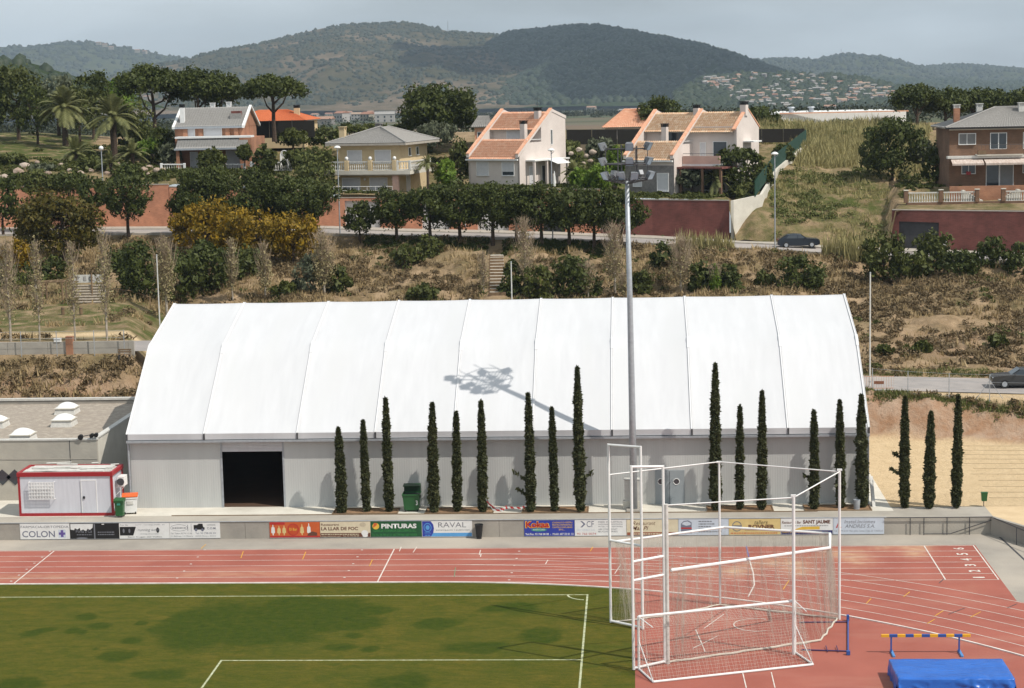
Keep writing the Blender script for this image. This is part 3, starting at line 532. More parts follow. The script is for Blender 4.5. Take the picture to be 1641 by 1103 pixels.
# ribs: two keder rails with a cap between, doubled over the knee
def off(p, q, d):
    dy, dz = q[0]-p[0], q[1]-p[1]; l = math.hypot(dy,dz); return -dz/l*d, dy/l*d
for i, x in enumerate(bx_):
    rb_ = MB(); wd = .085 if 0 < i < 9 else .10
    ptsO = []
    for k, p in enumerate(prof):
        a = off(prof[max(k-1,0)], prof[min(k+1,4)], 1); ptsO.append((p[0]-abs(a[0])*0+a[0]*.05, p[1]+a[1]*.05))
    for (ya,za),(yb,zb) in zip(ptsO[:-1], ptsO[1:]):
        for dx in (-.05,.05):
            rb_.tube([(x+dx,ya,za),(x+dx,yb,zb)], .02, 5)
        o_ = off((ya,za),(yb,zb),-.012); rb_.add([(x-.07,ya+o_[0],za+o_[1]),(x+.07,ya+o_[0],za+o_[1]),(x+.07,yb+o_[0],zb+o_[1]),(x-.07,yb+o_[0],zb+o_[1])],[(0,1,2,3)])
    r_ = rb_.build('roof_rib', MT['keder'], hall)
    kc = MB()
    for (y0,z0),(y1,z1) in ((prof[0],prof[1]),(prof[1],prof[2])):
        t0, t1 = (.90,1.0) if y1 == KY else (0,.05); a = (y0+(y1-y0)*t0, z0+(z1-z0)*t0); b = (y0+(y1-y0)*t1, z0+(z1-z0)*t1); o_ = off(a,b,.06)
        kc.add([(x+sx*.085, p[0]+o_[0]*m, p[1]+o_[1]*m) for p in (a,b) for m in (0,1) for sx in (-1,1)], [(0,1,3,2),(4,6,7,5),(2,3,7,6),(0,2,6,4),(1,5,7,3),(0,4,5,1)])
    kc.build('knee_cover', MT['keder'], r_)
    MB().bx(x-.05, x+.05, HF-.075, HF+.02, EZ-.34, EZ+.02).build('rib_foot', MT['darkmetal'], r_)
gt = MB().bx(HX0-.05, HX1+.05, HF-.10, HF+.22, EZ-.50, EZ-.38); gt.build('gutter', MT['greymetal'], hall)
MB().bx(HX0, HX1, HF+.18, HF+.40, EZ-.38, EZ-.02).build('eave_beam', MT['greymetal'], hall)
for x in (HX0+.02, HX1-.02): MB().tube([(x,HF+.12,EZ-.45),(x,HF+.12,1.0)], .06, 8).build('downpipe', MT['greymetal'], hall)
bs = MB().prism([(HF-.85,.99),(HF-.5,.99),(WF+.2,2.2),(WF+.2,2.55)], HX1+.12, HX1+.30, 'x'); bs.build('corner_brace', MT['offwhite'], hall)
# steel door pair with portholes, and a grey leaf left of it
pd = MB().bx(at(1050,780,WF).x, at(1097,780,WF).x, WF-.05, WF-.002, 1.0, 3.05); ddo = pd.build('double_door', mat('steel_door',(.30,.33,.35),(.27,.30,.32),rough=.5), hall)
for px in (1059,1084):
    c = at(px,772,WF-.05); l = MB(); n = 20
    l.add([(c.x+.17*math.cos(2*math.pi*k/n), WF-.053, c.z+.17*math.sin(2*math.pi*k/n)) for k in range(n)], [tuple(range(n-1,-1,-1))]); l.build('porthole', MT['glass'], ddo)
    rg = MB().tube([(c.x+.18*math.cos(2*math.pi*k/n), WF-.055, c.z+.18*math.sin(2*math.pi*k/n)) for k in range(n+1)], .022, 5); rg.build('porthole_ring', MT['white'], ddo)
MB().bx(at(1073,780,WF).x-.012, at(1073,780,WF).x+.012, WF-.058, WF-.0505, 1.02, 3.0).build('door_seam', MT['darkmetal'], ddo)
# ---------------------------------------------------------------- electric cabinet
c = gnd(1014,816,1.0)
t = thing('electric_cabinet', 'pale electric cabinet on a concrete plinth at the foot of the floodlight mast', 'cabinet', (c.x, c.y+.25, .995))
MB().cb((0,0,0),1.15,.5,.48,.02).build('plinth', MT['slab'], t); MB().cb((0,0,.48),.95,.38,1.25,.02).build('housing', MT['offwhite'], t); MB().cb((0,0,1.73),1.02,.45,.06,.015).build('cap', MT['offwhite'], t)
MB().bx(-.44,-.01,-.205,-.191,.53,1.68).build('door', MT['offwhite'], t); MB().bx(.01,.44,-.205,-.191,.53,1.68).build('door', MT['offwhite'], t); MB().add([(-.12,-.208,1.2),(.02,-.208,1.2),(-.05,-.208,1.33)],[(0,1,2)]).build('warning_sign', pm('yellow',(.72,.45,.06)), t)
# ---------------------------------------------------------------- planting pits and pale strips
for i, (a, b) in enumerate([(535,637),(683,790),(838,942),(1134,1238),(1290,1395)]):
    x0, x1 = at(a,822,109.5).x, at(b,822,109.5).x
    p_ = kind(MB().bx(x0,x1,109.05,110.5,.9,1.01).build('planting_bed', MT['soil']), 'structure')
    e = MB().bx(x0-.05,x1+.05,109.04,109.10,.95,1.06).bx(x0-.05,x1+.05,110.46,110.52,.95,1.06).bx(x0-.05,x0+.01,109.10,110.46,.95,1.055).bx(x1-.01,x1+.05,109.10,110.46,.95,1.055); e.build('edging', MT['wood'], p_)
# ---------------------------------------------------------------- floodlight mast
mx_, my_ = -.17, 109.6
mast = thing('floodlight_mast', 'tall grey floodlight mast with a crown of lamps before the hall', 'mast', (mx_, my_, .99))
MB().cb((0,0,0),.9,.9,.12,.03).build('base', MT['concrete'], mast)
MB().tube([(0,0,.1),(-.03,0,6),(-.08,0,12.5),(-.16,0,19.3)], [.215,.20,.165,.125], 14).build('pole', MT['greymetal'], mast, smooth=True)
hz = 19.35
pf = MB()
for r_, z_ in ((1.3,hz),(1.3,hz+.9)):
    n = 8; pts = [(-.16+r_*math.cos(2*math.pi*(k+.5)/n), r_*.8*math.sin(2*math.pi*(k+.5)/n), z_) for k in range(n+1)]
    pf.tube(pts, .035, 5)
for k in range(8):
    a = 2*math.pi*(k+.5)/8
    if k % 2 == 0 or True: pf.tube([(-.16+1.3*math.cos(a),1.04*math.sin(a),hz),(-.16+1.3*math.cos(a),1.04*math.sin(a),hz+.95+(.85 if k in (1,2,5,6,0,3) else 0))], .025, 5)
    pf.tube([(-.16,0,hz-.25),(-.16+1.3*math.cos(a),1.04*math.sin(a),hz)], .04, 5)
pf.tube([(-.46,0,hz-.1),(-.46,0,hz+2.0)], .05, 6); pf.tube([(.42,0,hz-.1),(.42,0,hz+1.9)], .05, 6)
for z_ in (hz+.9, hz+1.75): pf.tube([(-1.45,-.1,z_),(1.2,-.1,z_)], .04, 6)
pf.build('head_frame', MT['darkmetal'], mast)
gr_ = MB()
for k in range(-4,5): gr_.bx(-.16+k*.2-.03,-.16+k*.2+.03,-1.0,1.0,hz+.02,hz+.05)
gr_.build('grating', MT['darkmetal'], mast)
MT['lamphousing'] = mat('lamp_housing',(.22,.23,.25),(.16,.17,.18),rough=.5,metal=.3,scale=5)
def lamp(x, y, z, az, tilt):
    l = MB(); w, h, d = .42,.48,.34
    l.add([(-w*.55,-d/2,-h/2),(w*.55,-d/2,-h/2),(w*.55,-d/2,h/2),(-w*.55,-d/2,h/2),(-w*.32,d/2,-h*.3),(w*.32,d/2,-h*.3),(w*.32,d/2,h*.3),(-w*.32,d/2,h*.3)],[(0,1,5,4),(1,2,6,5),(2,3,7,6),(3,0,4,7),(4,5,6,7)])
    o = l.build('floodlight', MT['lamphousing'], mast); o.location = (x,y,z); o.rotation_euler = (tilt,0,az)
    g = MB().quad((-w*.52,-d/2+.02,-h*.47),(w*.52,-d/2+.02,-h*.47),(w*.52,-d/2+.02,h*.47),(-w*.52,-d/2+.02,h*.47)).build('lens', mat_lens, o)
    MB().bx(-w*.6,w*.6,-.02,.02,-h*.62,-h*.55).bx(-w*.6,-w*.57,-.02,.02,-h*.6,.03).bx(w*.57,w*.6,-.02,.02,-h*.6,.03).build('bracket', MT['darkmetal'], o)
mat_lens = mat('lamp_lens',(.32,.42,.52),(.25,.34,.44),rough=.15,spec=.8,scale=2)
for x,y,z,az,ti in [(-1.5,-.3,1.95,-1.2,.45),(-.0,-.9,1.95,0.0,.5),(1.05,-.3,1.95,1.1,.5),(-1.5,-.3,1.1,-1.2,.45),(.0,-.9,1.1,0.0,.5),(1.05,-.3,1.1,1.0,.5),(-1.35,-.5,.30,-.9,.55),(-.45,-.9,.30,-.4,.55),(.25,-.95,.28,.2,.5),(1.15,-.5,.30,.9,.55),(-.9,.8,.3,2.5,.5),(.6,.9,.3,3.6,.5)]:
    lamp(x,y,hz+z,az,ti)
# ================================================================ low flat-roofed building on the left
lb = thing('changing_block', 'low concrete building with gravel flat roof left of the hall', 'building', (0,0,0))
BF, BBk, BZ = 113.6, 128.6, 4.75
bxr = at(155,712,BF).x; 
MB().bx(-62, bxr, BF, BF+.25, .9, BZ).build('front_wall', mat('block_panel',(.44,.41,.35),(.37,.345,.30),scale=.8,bump=.01), lb)
MB().prism([(BF+.25,.9),(BBk,.9),(BBk,BZ+.05),(BF+.25,BZ-.003)], bxr-.25, bxr-.002, 'x').build('side_wall', MT['slab'], lb)
MB().prism([(-62,.9),(bxr,.9),(bxr,BZ),(-62,BZ)], BBk, BBk+.25).build('rear_wall', MT['concrete'], lb)
MB().quad((-62,BF+.25,BZ-.28),(bxr-.25,BF+.25,BZ-.28),(bxr-.25,BBk,BZ-.2),(-62,BBk,BZ-.2)).build('gravel_roof', mat('roof_gravel',(.36,.31,.26),(.26,.225,.19),scale=14,bump=.03,bscale=22,rough=1,c3=(.40,.35,.29)), lb)
MB().bx(-62,bxr+.05,BF-.05,BF+.30,BZ,BZ+.09).build('parapet_cap', MT['offwhite'], lb)
MB().bx(-62,bxr+.05,BBk-.05,BBk+.3,BZ+.05,BZ+.2).build('parapet_cap', MT['offwhite'], lb)
MB().bx(bxr-.30,bxr+.05,BF+.30,BBk-.05,BZ+.05,BZ+.14).build('parapet_cap', MT['offwhite'], lb)
for px in (113,):
    x = at(px,740,BF).x; MB().bx(x-.02,x+.02,BF-.012,BF-.001,.9,BZ).build('panel_joint', MT['darkmetal'], lb)
MB().bx(-62,bxr,BF-.02,BF-.001,3.55,3.6).build('panel_joint', MT['concrete'], lb)
for px in (-22,4,24):
    c = at(px,765,BF); MB().prism([(c.x-.55,c.z),(c.x,c.z-.5),(c.x+.55,c.z),(c.x,c.z+.5)], BF-.03, BF-.002).build('diamond_window', MT['glass'], lb)
def skylight(px, py, i):
    g = gnd(px, py, BZ-.25); t = thing('skylight', 'white domed skylight, %s on the gravel flat roof' % i, 'skylight', (g.x, g.y, BZ-.27), group='skylights on the gravel roof')
    MB().add([(-.72,-.72,0),(.72,-.72,0),(.72,.72,0),(-.72,.72,0),(-.62,-.62,.42),(.62,-.62,.42),(.62,.62,.42),(-.62,.62,.42)],[(0,1,5,4),(1,2,6,5),(2,3,7,6),(3,0,4,7),(4,5,6,7)]).build('upstand', MT['offwhite'], t)
    MB().bx(-.70,.70,-.70,.70,.42,.48).build('rim', MT['slab'], t)
    d = MB().grid(lambda u,v: ((u-.5)*1.24,(v-.5)*1.24,.48+.34*(math.sin(math.pi*u)*math.sin(math.pi*v))**.5), 8, 8); d.build('dome', MT['white'], t, smooth=True)
skylight(37,706,'nearest the front edge'); skylight(103,682,'middle one'); skylight(108,663,'rearmost one'); skylight(-6,684,'cut by the left edge of the picture')
# gunmetal spotlights on the parapet
g = Vector((at(145,708,BF+.1).x, BF+.1, BZ+.09))
t = thing('roof_spotlights', 'dark pair of spotlights on the parapet of the flat-roofed building', 'spotlight', g)
MB().tube([(-.55,0,.12),(.45,0,.30)], .03, 5).tube([(0,0,0),(0,0,.22)], .03, 5).build('bracket', MT['darkmetal'], t)
for x, s in ((-.55,1),(.15,.8),(.42,.8)): MB().tube([(x,-.25,.10+.12*(x+.55)),(x,-.05,.14+.12*(x+.55)),(x,.12,.18+.12*(x+.55))], [.17*s,.15*s,.06*s], 10).build('spotlight', MT['black'], t)
# ================================================================ red-framed site cabin
a, b = gnd(31,828,.995), gnd(181,828,.995); cw = b.x-a.x; cd_ = 2.45
cab = thing('site_cabin', 'white site cabin with red frame and barred window at the left', 'cabin', (a.x, 109.15, .995))
m_cab = mat('cabin_panel',(.62,.63,.68),(.55,.56,.61),rough=.5,scale=1.5,stretch=(3,1,.4))
MB().bx(.08,cw-.08,.03,cd_-.03,.16,2.5).build('wall', m_cab, cab)
fr = MB()
for x in (0,cw-.13):
    for y in (0,cd_-.13): fr.bx(x,x+.13,y,y+.13,.18,2.4)
fr.bx(0,cw,0,.14,.0,.18).bx(0,cw,cd_-.14,cd_,.0,.18).bx(0,.14,.14,cd_-.14,.0,.18).bx(cw-.14,cw,.14,cd_-.14,.0,.18)
fr.bx(-.03,cw+.03,-.03,.14,2.4,2.64).bx(-.03,cw+.03,cd_-.14,cd_+.03,2.4,2.64).bx(-.03,.14,.14,cd_-.14,2.4,2.64).bx(cw-.14,cw+.03,.14,cd_-.14,2.4,2.64)
fr.build('frame', MT['red'], cab)
MB().quad((.14,.14,2.56),(cw-.14,.14,2.56),(cw-.14,cd_-.14,2.56),(.14,cd_-.14,2.56)).build('roof', MT['offwhite'], cab)
jk = MB(); r_ = random.Random(5)
for k in range(16):
    x, y = r_.uniform(.3,cw-.5), r_.uniform(.3,cd_-.3); l = r_.uniform(.4,1.6); an = r_.uniform(-.3,.3)
    jk.tube([(x,y,2.60+.02*k),(min(cw-.1,x+l*math.cos(an)),y+l*math.sin(an)*.5,2.61+.02*k)], r_.uniform(.02,.05), 4)
jk.bx(.3,cw-.6,.25,.85,2.565,2.68).bx(.5,cw-.3,1.2,1.9,2.565,2.70); jk.build('roof_clutter', MT['offwhite'], cab)
def cx(px): return at(px,790,109.15).x-a.x
def cz(py): return at(100,py,109.15).z-.995
dr = MB().bx(cx(131),cx(154),-.012,.031,.19,cz(771)); d_ = dr.build('door', m_cab, cab)
MB().bx(cx(131)-.04,cx(131),-.02,.029,.19,cz(771)+.04).bx(cx(154),cx(154)+.04,-.02,.029,.19,cz(771)+.04).bx(cx(131),cx(154),-.02,.029,cz(771),cz(771)+.04).build('door_frame', MT['white'], d_)
MB().bx(cx(133),cx(136),-.06,-.012,1.05,1.2).build('handle', MT['black'], d_)
w0, w1, z0, z1 = cx(48), cx(88), cz(799), cz(772)
win = MB().bx(w0+.05,w1-.05,-.002,.028,z0+.05,z1-.05).build('window', MT['shutter'], cab)
gl_ = MB(); n = 9
for k in range(n+1):
    x = w0+(w1-w0)*k/n; gl_.tube([(x,-.18,z0),(x,-.18,z1)], .014, 4)
for k in range(6):
    z = z0+(z1-z0)*k/5
    gl_.tube([(w0,-.185,z),(w1,-.185,z)], .014, 4)
    if k < 5:
        for q in range(n):
            xm = w0+(w1-w0)*(q+.5)/n; zz = z+(z1-z0)/10; gl_.tube([(xm+.06*math.cos(2*math.pi*e/8),-.18,zz+.06*math.sin(2*math.pi*e/8)) for e in range(9)], .009, 3, cap=False)
for x in (w0,w1):
    for z in (z0,z1): gl_.tube([(x,-.18,z),(x,.028,z)], .02, 4)
gl_.build('window_grille', MT['white'], cab)
ac = MB().bx(cw+.12,cw+.5,.7,1.5,1.62,2.2).build('air_conditioner', MT['white'], cab); MB().lathe([(.22,0),(.22,.02),(.05,.03)],(0,0,0),14).build('fan', MT['darkmetal'], ac, loc=(cw+.31,.69,1.9)).rotation_euler = (R(90),0,0)
MB().tube([(cw,.8,1.55),(cw+.5,.8,1.60)],.025,4).tube([(cw,.8,1.1),(cw+.48,.8,1.58)],.025,4).tube([(cw,1.4,1.55),(cw+.5,1.4,1.60)],.025,4).build('bracket', MT['white'], cab)
# ---------------------------------------------------------------- wheeled bins
def bin_(name, label, px, py, w, d, h, mb, ml, z=.995, rz=0, lid=True, cat='bin'):
    g = gnd(px, py, z); t = thing(name, label, cat, (g.x, g.y+d/2, z), rz)
    b = MB(); hw, hd = w/2, d/2; k = .84
    b.add([(-hw*k,-hd*k,.1),(hw*k,-hd*k,.1),(hw*k,hd*k,.1),(-hw*k,hd*k,.1),(-hw,-hd,h),(hw,-hd,h),(hw,hd,h),(-hw,hd,h)],[(3,2,1,0),(0,1,5,4),(1,2,6,5),(2,3,7,6),(3,0,4,7)])
    b.bx(-hw-.03,hw+.03,-hd-.03,-hd+.01,h-.09,h-.001).bx(-hw-.03,hw+.03,hd-.01,hd+.03,h-.09,h-.001).bx(-hw-.03,-hw+.01,-hd+.01,hd-.01,h-.09,h-.002).bx(hw-.01,hw+.03,-hd+.01,hd-.01,h-.09,h-.002)
    b.build('body', mb, t)
    if lid: MB().prism([(-hd-.05,h+.01),(hd+.06,h+.01),(hd+.06,h+.09),(hd*.5,h+.17),(-hd*.6,h+.13),(-hd-.05,h+.06)], -hw-.04, hw+.04, 'x').build('lid', ml, t)
    MB().tube([(-hw*.9,hd+.08,h-.02),(hw*.9,hd+.08,h-.02)],.018,5).build('handle', mb, t)
    for sx in (-1,1):
        for sy in ((-1,1) if d > .7 else (1,)): MB().tube([(sx*hw*.72-.03,sy*hd*.7,.09),(sx*hw*.72+.03,sy*hd*.7,.09)],.09,10).build('wheel', MT['rubber'], t)
    return t, hw, hd
t, hw, hd = bin_('wheeled_container','white wheeled container with orange lid beside the red-framed cabin',207,825,.85,.75,1.05,MT['white'],MT['orange'],rz=R(12)); MB().bx(-.18,.2,-hd-.012,-hd*.92-.0,.62,.82).build('sticker', MT['offwhite'], t)
t, hw, hd = bin_('wheelie_bin','small green wheelie bin in front of the orange-lidded container',191,830,.5,.5,.98,MT['green'],MT['green']); MB().bx(-.1,.1,-hd-.012,-hd-.002,.75,.9).build('sticker', pm('teal',(.05,.3,.22)), t)
t, hw, hd = bin_('large_dumpster','large dark green dumpster with its lid thrown back before the hall wall',659,821,1.0,.9,1.08,MT['green'],MT['green'],lid=False)
MB().prism([(hd-.02,1.08),(hd+.08,1.08),(hd+.20,1.42),(hd+.02,1.55),(-.02,1.48),(.0,1.43),(hd-.02,1.40)], -hw, hw, 'x').build('open_lid', MT['dgreen'], t)
MB().bx(-hw*.85,hw*.85,-hd*.8,hd*.8,.9,.98).build('rubbish', MT['darkmetal'], t); wall_text('3',.28,.42,.12,.28,W_,t,y=-hd*.98,bold=.02,name='number')
for s_ in (-1,1): MB().bx(s_*hw-(.02 if s_ < 0 else -.0)-.03,s_*hw+.04,-.12,.12,.80,.92).build('lifting_lug', MT['dgreen'], t)
g = gnd(768,863,0); t = thing('litter_bin', 'black tapered litter bin against the low wall beside the RAVAL board', 'bin', (g.x, YW-.32, 0)); MB().lathe([(.14,.02),(.16,.1),(.23,.75),(.235,.8),(.25,.8),(.25,.84),(.22,.84),(.2,.75),(.02,.7)],(0,0,0),16).build('body', MT['black'], t, smooth=False); MB().lathe([(.15,0),(.15,.03)],(0,0,0),16).build('base', MT['rubber'], t)
g = gnd(1373,816,1.0); t = thing('litter_bin', 'grey metal litter bin between the two cypresses at the hall corner', 'bin', (g.x, g.y, 1.0)); MB().lathe([(.17,.02),(.17,.1),(.20,.5),(.20,.56),(.18,.56),(.17,.45),(.02,.4)],(0,0,0),14).build('body', MT['greymetal'], t); MB().lathe([(.18,0),(.18,.03)],(0,0,0),14).build('base', MT['greymetal'], t)
g = gnd(1577,812,1.0); t = thing('litter_bin', 'green litter bin on a thin post on the sandy yard', 'bin', (g.x, g.y, 1.0)); MB().tube([(0,.12,0),(0,.12,.8)],.025,6).build('post', MT['darkmetal'], t); MB().add([(-.14,-.1,.34),(.14,-.1,.34),(.14,.1,.34),(-.14,.1,.34),(-.18,-.14,.82),(.18,-.14,.82),(.18,.1,.82),(-.18,.1,.82)],[(3,2,1,0),(0,1,5,4),(1,2,6,5),(2,3,7,6),(3,0,4,7)]).bx(-.19,.19,-.15,.115,.82,.86).build('basket', MT['green'], t)
# ---------------------------------------------------------------- barrier tape
m_tape, t_, b_, N_, L_ = newmat('barrier_tape'); g = N_.new('ShaderNodeNewGeometry'); wv = N_.new('ShaderNodeTexWave'); wv.bands_direction = 'DIAGONAL'; wv.inputs['Scale'].default_value = 1.7; L_.new(g.outputs['Position'], wv.inputs[0]); r_ = N_.new('ShaderNodeValToRGB'); r_.color_ramp.interpolation = 'CONSTANT'; r_.color_ramp.elements[1].position = .5; r_.color_ramp.elements[0].color = (.5,.03,.03,1); r_.color_ramp.elements[1].color = (.75,.75,.74,1); L_.new(wv.outputs[0], r_.inputs[0]); L_.new(r_.outputs[0], b_.inputs['Base Color'])
tp = MB(); P = [at(778,803,109.25), at(790,814,109.1), at(802,818,109.0), at(815,815,109.1), at(835,816,109.1), at(858,806,109.3)]
vs_ = []
for p in P: vs_ += [(p.x,p.y,max(p.z,1.02)),(p.x,p.y-.02,max(p.z,1.02)+.12)]
tp.add(vs_, [(2*i,2*i+2,2*i+3,2*i+1) for i in range(len(P)-1)])
P2 = [at(778,800,109.25), at(790,818,109.0), at(805,820,108.95), at(812,812,109.0)]; vs_ = []
for p in P2: vs_ += [(p.x,p.y-.05,max(p.z,1.02)),(p.x,p.y-.07,max(p.z,1.02)+.11)]
tp.add(vs_, [(2*i,2*i+2,2*i+3,2*i+1) for i in range(len(P2)-1)])
tag(tp.build('barrier_tape', m_tape), 'slack red and white barrier tape strung between two cypresses', 'tape')
# ================================================================ throwing cage
m_net = mat('net_cord',(.60,.56,.48),(.50,.46,.40),rough=.9,scale=3)
G = {k: gnd(*v) for k, v in dict(A=(979,999),A2=(1030,1010),B=(1020,1075),C=(1070,1064),D=(1154,970),E=(1272,1049),F=(1345,993)).items()}
HT = dict(A=8.8,A2=8.9,B=9.25,C=9.05,D=7.2,E=7.3,F=7.3)
cage = thing('throwing_cage', 'white steel hammer-throwing cage with sagging net on the red infield', 'cage', (0,0,0))
m_pole = MT['white']
def P3(k, z): return (G[k].x, G[k].y, z)
for k, r_ in dict(D=.055,E=.075,F=.065).items():
    MB().tube([P3(k,0),P3(k,HT[k])], r_, 8).build('post', m_pole, cage); MB().bx(G[k].x-.12,G[k].x+.12,G[k].y-.06,G[k].y+.06,HT[k],HT[k]+.08).build('pulley_head', m_pole, cage)
MB().tube([P3('C',0),P3('C',7.3)], .10, 10).build('post', MT['offwhite'], cage)
for nm, (p, q) in dict(g1=('A','A2'),g2=('B','C')).items():
    gt_ = MB(); rr = .065
    off_ = Vector((0,0,0)) if nm == 'g1' else Vector((-.12,-.02,0))
    a_, b_ = G[p]+off_, G[q]+off_
    L = lambda z0, z1: gt_.tube([(a_.x,a_.y,z0),(b_.x,b_.y,z1)], rr*.9, 7)
    gt_.tube([(a_.x,a_.y,.05),(a_.x,a_.y,HT[p])], rr, 7); gt_.tube([(b_.x,b_.y,.05),(b_.x,b_.y,HT[q])], rr, 7)
    L(HT[p]-.05, HT[q]-.05); L(.12,.12); L(4.1,4.1)
    if nm == 'g2': L(4.95,4.95)
    gt_.build('gate_frame', m_pole, cage)
for chain in (('A','D','F'),('C','E','F')):
    for p, q in zip(chain[:-1], chain[1:]):
        z0 = 7.25 if p != 'A' else 7.3; b0, b1 = Vector(P3(p,z0)), Vector(P3(q,7.25)); MB().tube([b0, b1], .03, 6).build('top_bar', m_pole, cage)
# lowered net: hem bar and hanging mesh
hem = [at(986,868,89.6), at(1035,862,90.4), at(1160,845,92.2), at(1330,855,90.2)]
hem2 = [at(1330,855,90.2), at(1330,878,88.2), at(1075,914,83.0)]
MB().tube([tuple(p) for p in hem], .06, 7).build('hem_bar', m_pole, cage); MB().tube([tuple(p) for p in hem2], .075, 7).build('hem_bar', m_pole, cage)
foot = [Vector((G['A'].x+.1,G['A'].y,.05)), Vector((G['A2'].x+1.0,G['A2'].y+2.2,.05)), Vector((G['D'].x,G['D'].y-.15,.05)), Vector((G['F'].x-.1,G['F'].y,.05))]
foot2 = [Vector((G['F'].x-.1,G['F'].y,.05)), Vector((G['E'].x+1.4,G['E'].y+2.0,.04)), Vector((G['C'].x+.05,G['C'].y+.05,.05))]
def along(P, t):
    L = [(P[i+1]-P[i]).length for i in range(len(P)-1)]; s = t*sum(L)
    for i, l in enumerate(L):
        if s <= l or i == len(L)-1: return P[i].lerp(P[i+1], min(1,s/l))
        s -= l
def net(top, bot, nu, nv, rad, parent, sag=.25, name='net', fold=.15, m=None):
    pts = np.zeros((nv+1, nu+1, 3))
    for i in range(nu+1):
        a_, b_ = along(top, i/nu), along(bot, i/nu)
        for j in range(nv+1):
            v = j/nv; p = a_.lerp(b_, v); w = math.sin(math.pi*v)
            pts[j,i] = (p.x+fold*w*math.sin(i*.55)+.04*math.sin(i*1.7+j*.3), p.y+sag*w+fold*w*math.cos(i*.42), p.z-.0*w)
    segs = []
    for j in range(nv+1):
        for i in range(nu+1):
            if i < nu: segs.append((pts[j,i],pts[j,i+1]))
            if j < nv: segs.append((pts[j,i],pts[j+1,i]))
    A = np.array([s[0] for s in segs]); B = np.array([s[1] for s in segs]); d = B-A; d /= np.maximum(np.linalg.norm(d,axis=1,keepdims=True),1e-6)
    ref = np.where(np.abs(d[:,2:3]) > .8, np.array([[1.,0,0]]), np.array([[0,0,1.]])); n1 = np.cross(d,ref); n1 /= np.linalg.norm(n1,axis=1,keepdims=True); n2 = np.cross(d,n1)
    V = []; 
    for e in (A,B):
        for k in range(3): V.append(e+rad*(n1*math.cos(2.094*k)+n2*math.sin(2.094*k)))
    n = len(segs); V = np.concatenate(V); Fq = []
    for k in range(3):
        q = (k+1)%3; i0 = np.arange(n); Fq.append(np.stack([i0+k*n, i0+q*n, i0+(3+q)*n, i0+(3+k)*n],1))
    return fast_mesh(name, V, np.concatenate(Fq), m or m_net, parent)
net(hem, foot, 190, 58, .0021, cage); net(hem2, foot2, 170, 60, .0021, cage, sag=.1)
net([Vector(P3('A',4.0)),Vector((G['A2'].x,G['A2'].y,4.0))],[Vector((G['A'].x+1.0,G['A'].y,.1)),Vector((G['A2'].x+.3,G['A2'].y,.1))],20,54,.0021,cage,fold=.25)
for tp_, bt_, n_ in ((((986,868,89.6),(1003,866,89.9)),((1000,997,89.6),(1018,1000,89.4)),26),(((1312,856,90.3),(1330,857,90.2)),((1318,988,90.3),(1344,992,90.0)),30),(((1085,912,83.2),(1100,910,83.5)),((1078,1050,83.6),(1100,1056,83.3)),24),(((1326,880,88.2),(1330,870,88.8)),((1330,985,90.0),(1346,990,90.1)),24)):
    net([at(*q) for q in tp_], [gnd(q[0],q[1],.06) for q in bt_], n_, 60, .0023, cage, sag=.05, fold=.12, name='gathered_net_fold')
# net gathered on the ground along its foot
for ft in (foot, foot2): MB().tube([(p.x+.05*math.sin(k*2.1),p.y+.05*math.cos(k*1.3),.07) for k, p in enumerate([along(ft,i/30) for i in range(31)])], .045, 5).build('gathered_net', m_net, cage)
# ================================================================ football goal
ga, gb, gc, gd_ = gnd(1024,1074), gnd(1274,1047), gnd(1047,1095), gnd(1303,1067)
goal = thing('football_goal', 'white football goal with net facing away, before the throwing cage', 'goal', (0,0,0))
H_ = 2.44
MB().tube([(ga.x,ga.y,0),(ga.x,ga.y,H_),], .06, 10).build('post', MT['white'], goal); MB().tube([(gb.x,gb.y,0),(gb.x,gb.y,H_)], .06, 10).build('post', MT['white'], goal)
MB().tube([(ga.x,ga.y,H_),(gb.x,gb.y,H_)], .06, 10).build('crossbar', MT['white'], goal)
MB().tube([(gc.x,gc.y,.06),(gd_.x,gd_.y,.06)], .055, 8).build('ground_bar', MT['white'], goal)
for p, q in ((ga,gc),(gb,gd_)):
    MB().tube([(p.x,p.y,.06),(q.x,q.y,.06)], .045, 8).build('side_bar', MT['white'], goal)
    MB().tube([(p.x,p.y,1.35),(q.x,q.y,.06)], .025, 6).build('stay', MT['white'], goal)
    dv = Vector((q.x-p.x,q.y-p.y,0)).normalized(); e_ = (p.x+dv.x*.9+(.35 if p is ga else .15), p.y+dv.y*.9, H_-.25); MB().tube([(p.x,p.y,H_),e_], .02, 6).build('net_support', MT['white'], goal)
dv = Vector((gc.x-ga.x,gc.y-ga.y,0)).normalized()*.8
T0 = [Vector((ga.x,ga.y,H_)), Vector((gb.x,gb.y,H_))]; T1 = [Vector((ga.x+dv.x,ga.y+dv.y,H_-.3)), Vector((gb.x+dv.x,gb.y+dv.y,H_-.3))]; T2 = [Vector((gc.x,gc.y,.08)), Vector((gd_.x,gd_.y,.08))]
m_gn = mat('goal_net_cord',(.62,.58,.52),(.52,.48,.42),rough=.9)
net(T0, T1, 62, 7, .0038, goal, sag=0, fold=.0, m=m_gn); net(T1, T2, 62, 18, .0038, goal, sag=.45, fold=.04, m=m_gn)
for p, t1, q in ((ga,T1[0],gc),(gb,T1[1],gd_)): net([Vector((p.x,p.y,H_)), t1],[Vector((p.x,p.y,.06)), Vector((q.x,q.y,.06))], 9, 20, .0038, goal, sag=0, fold=.0, m=m_gn)
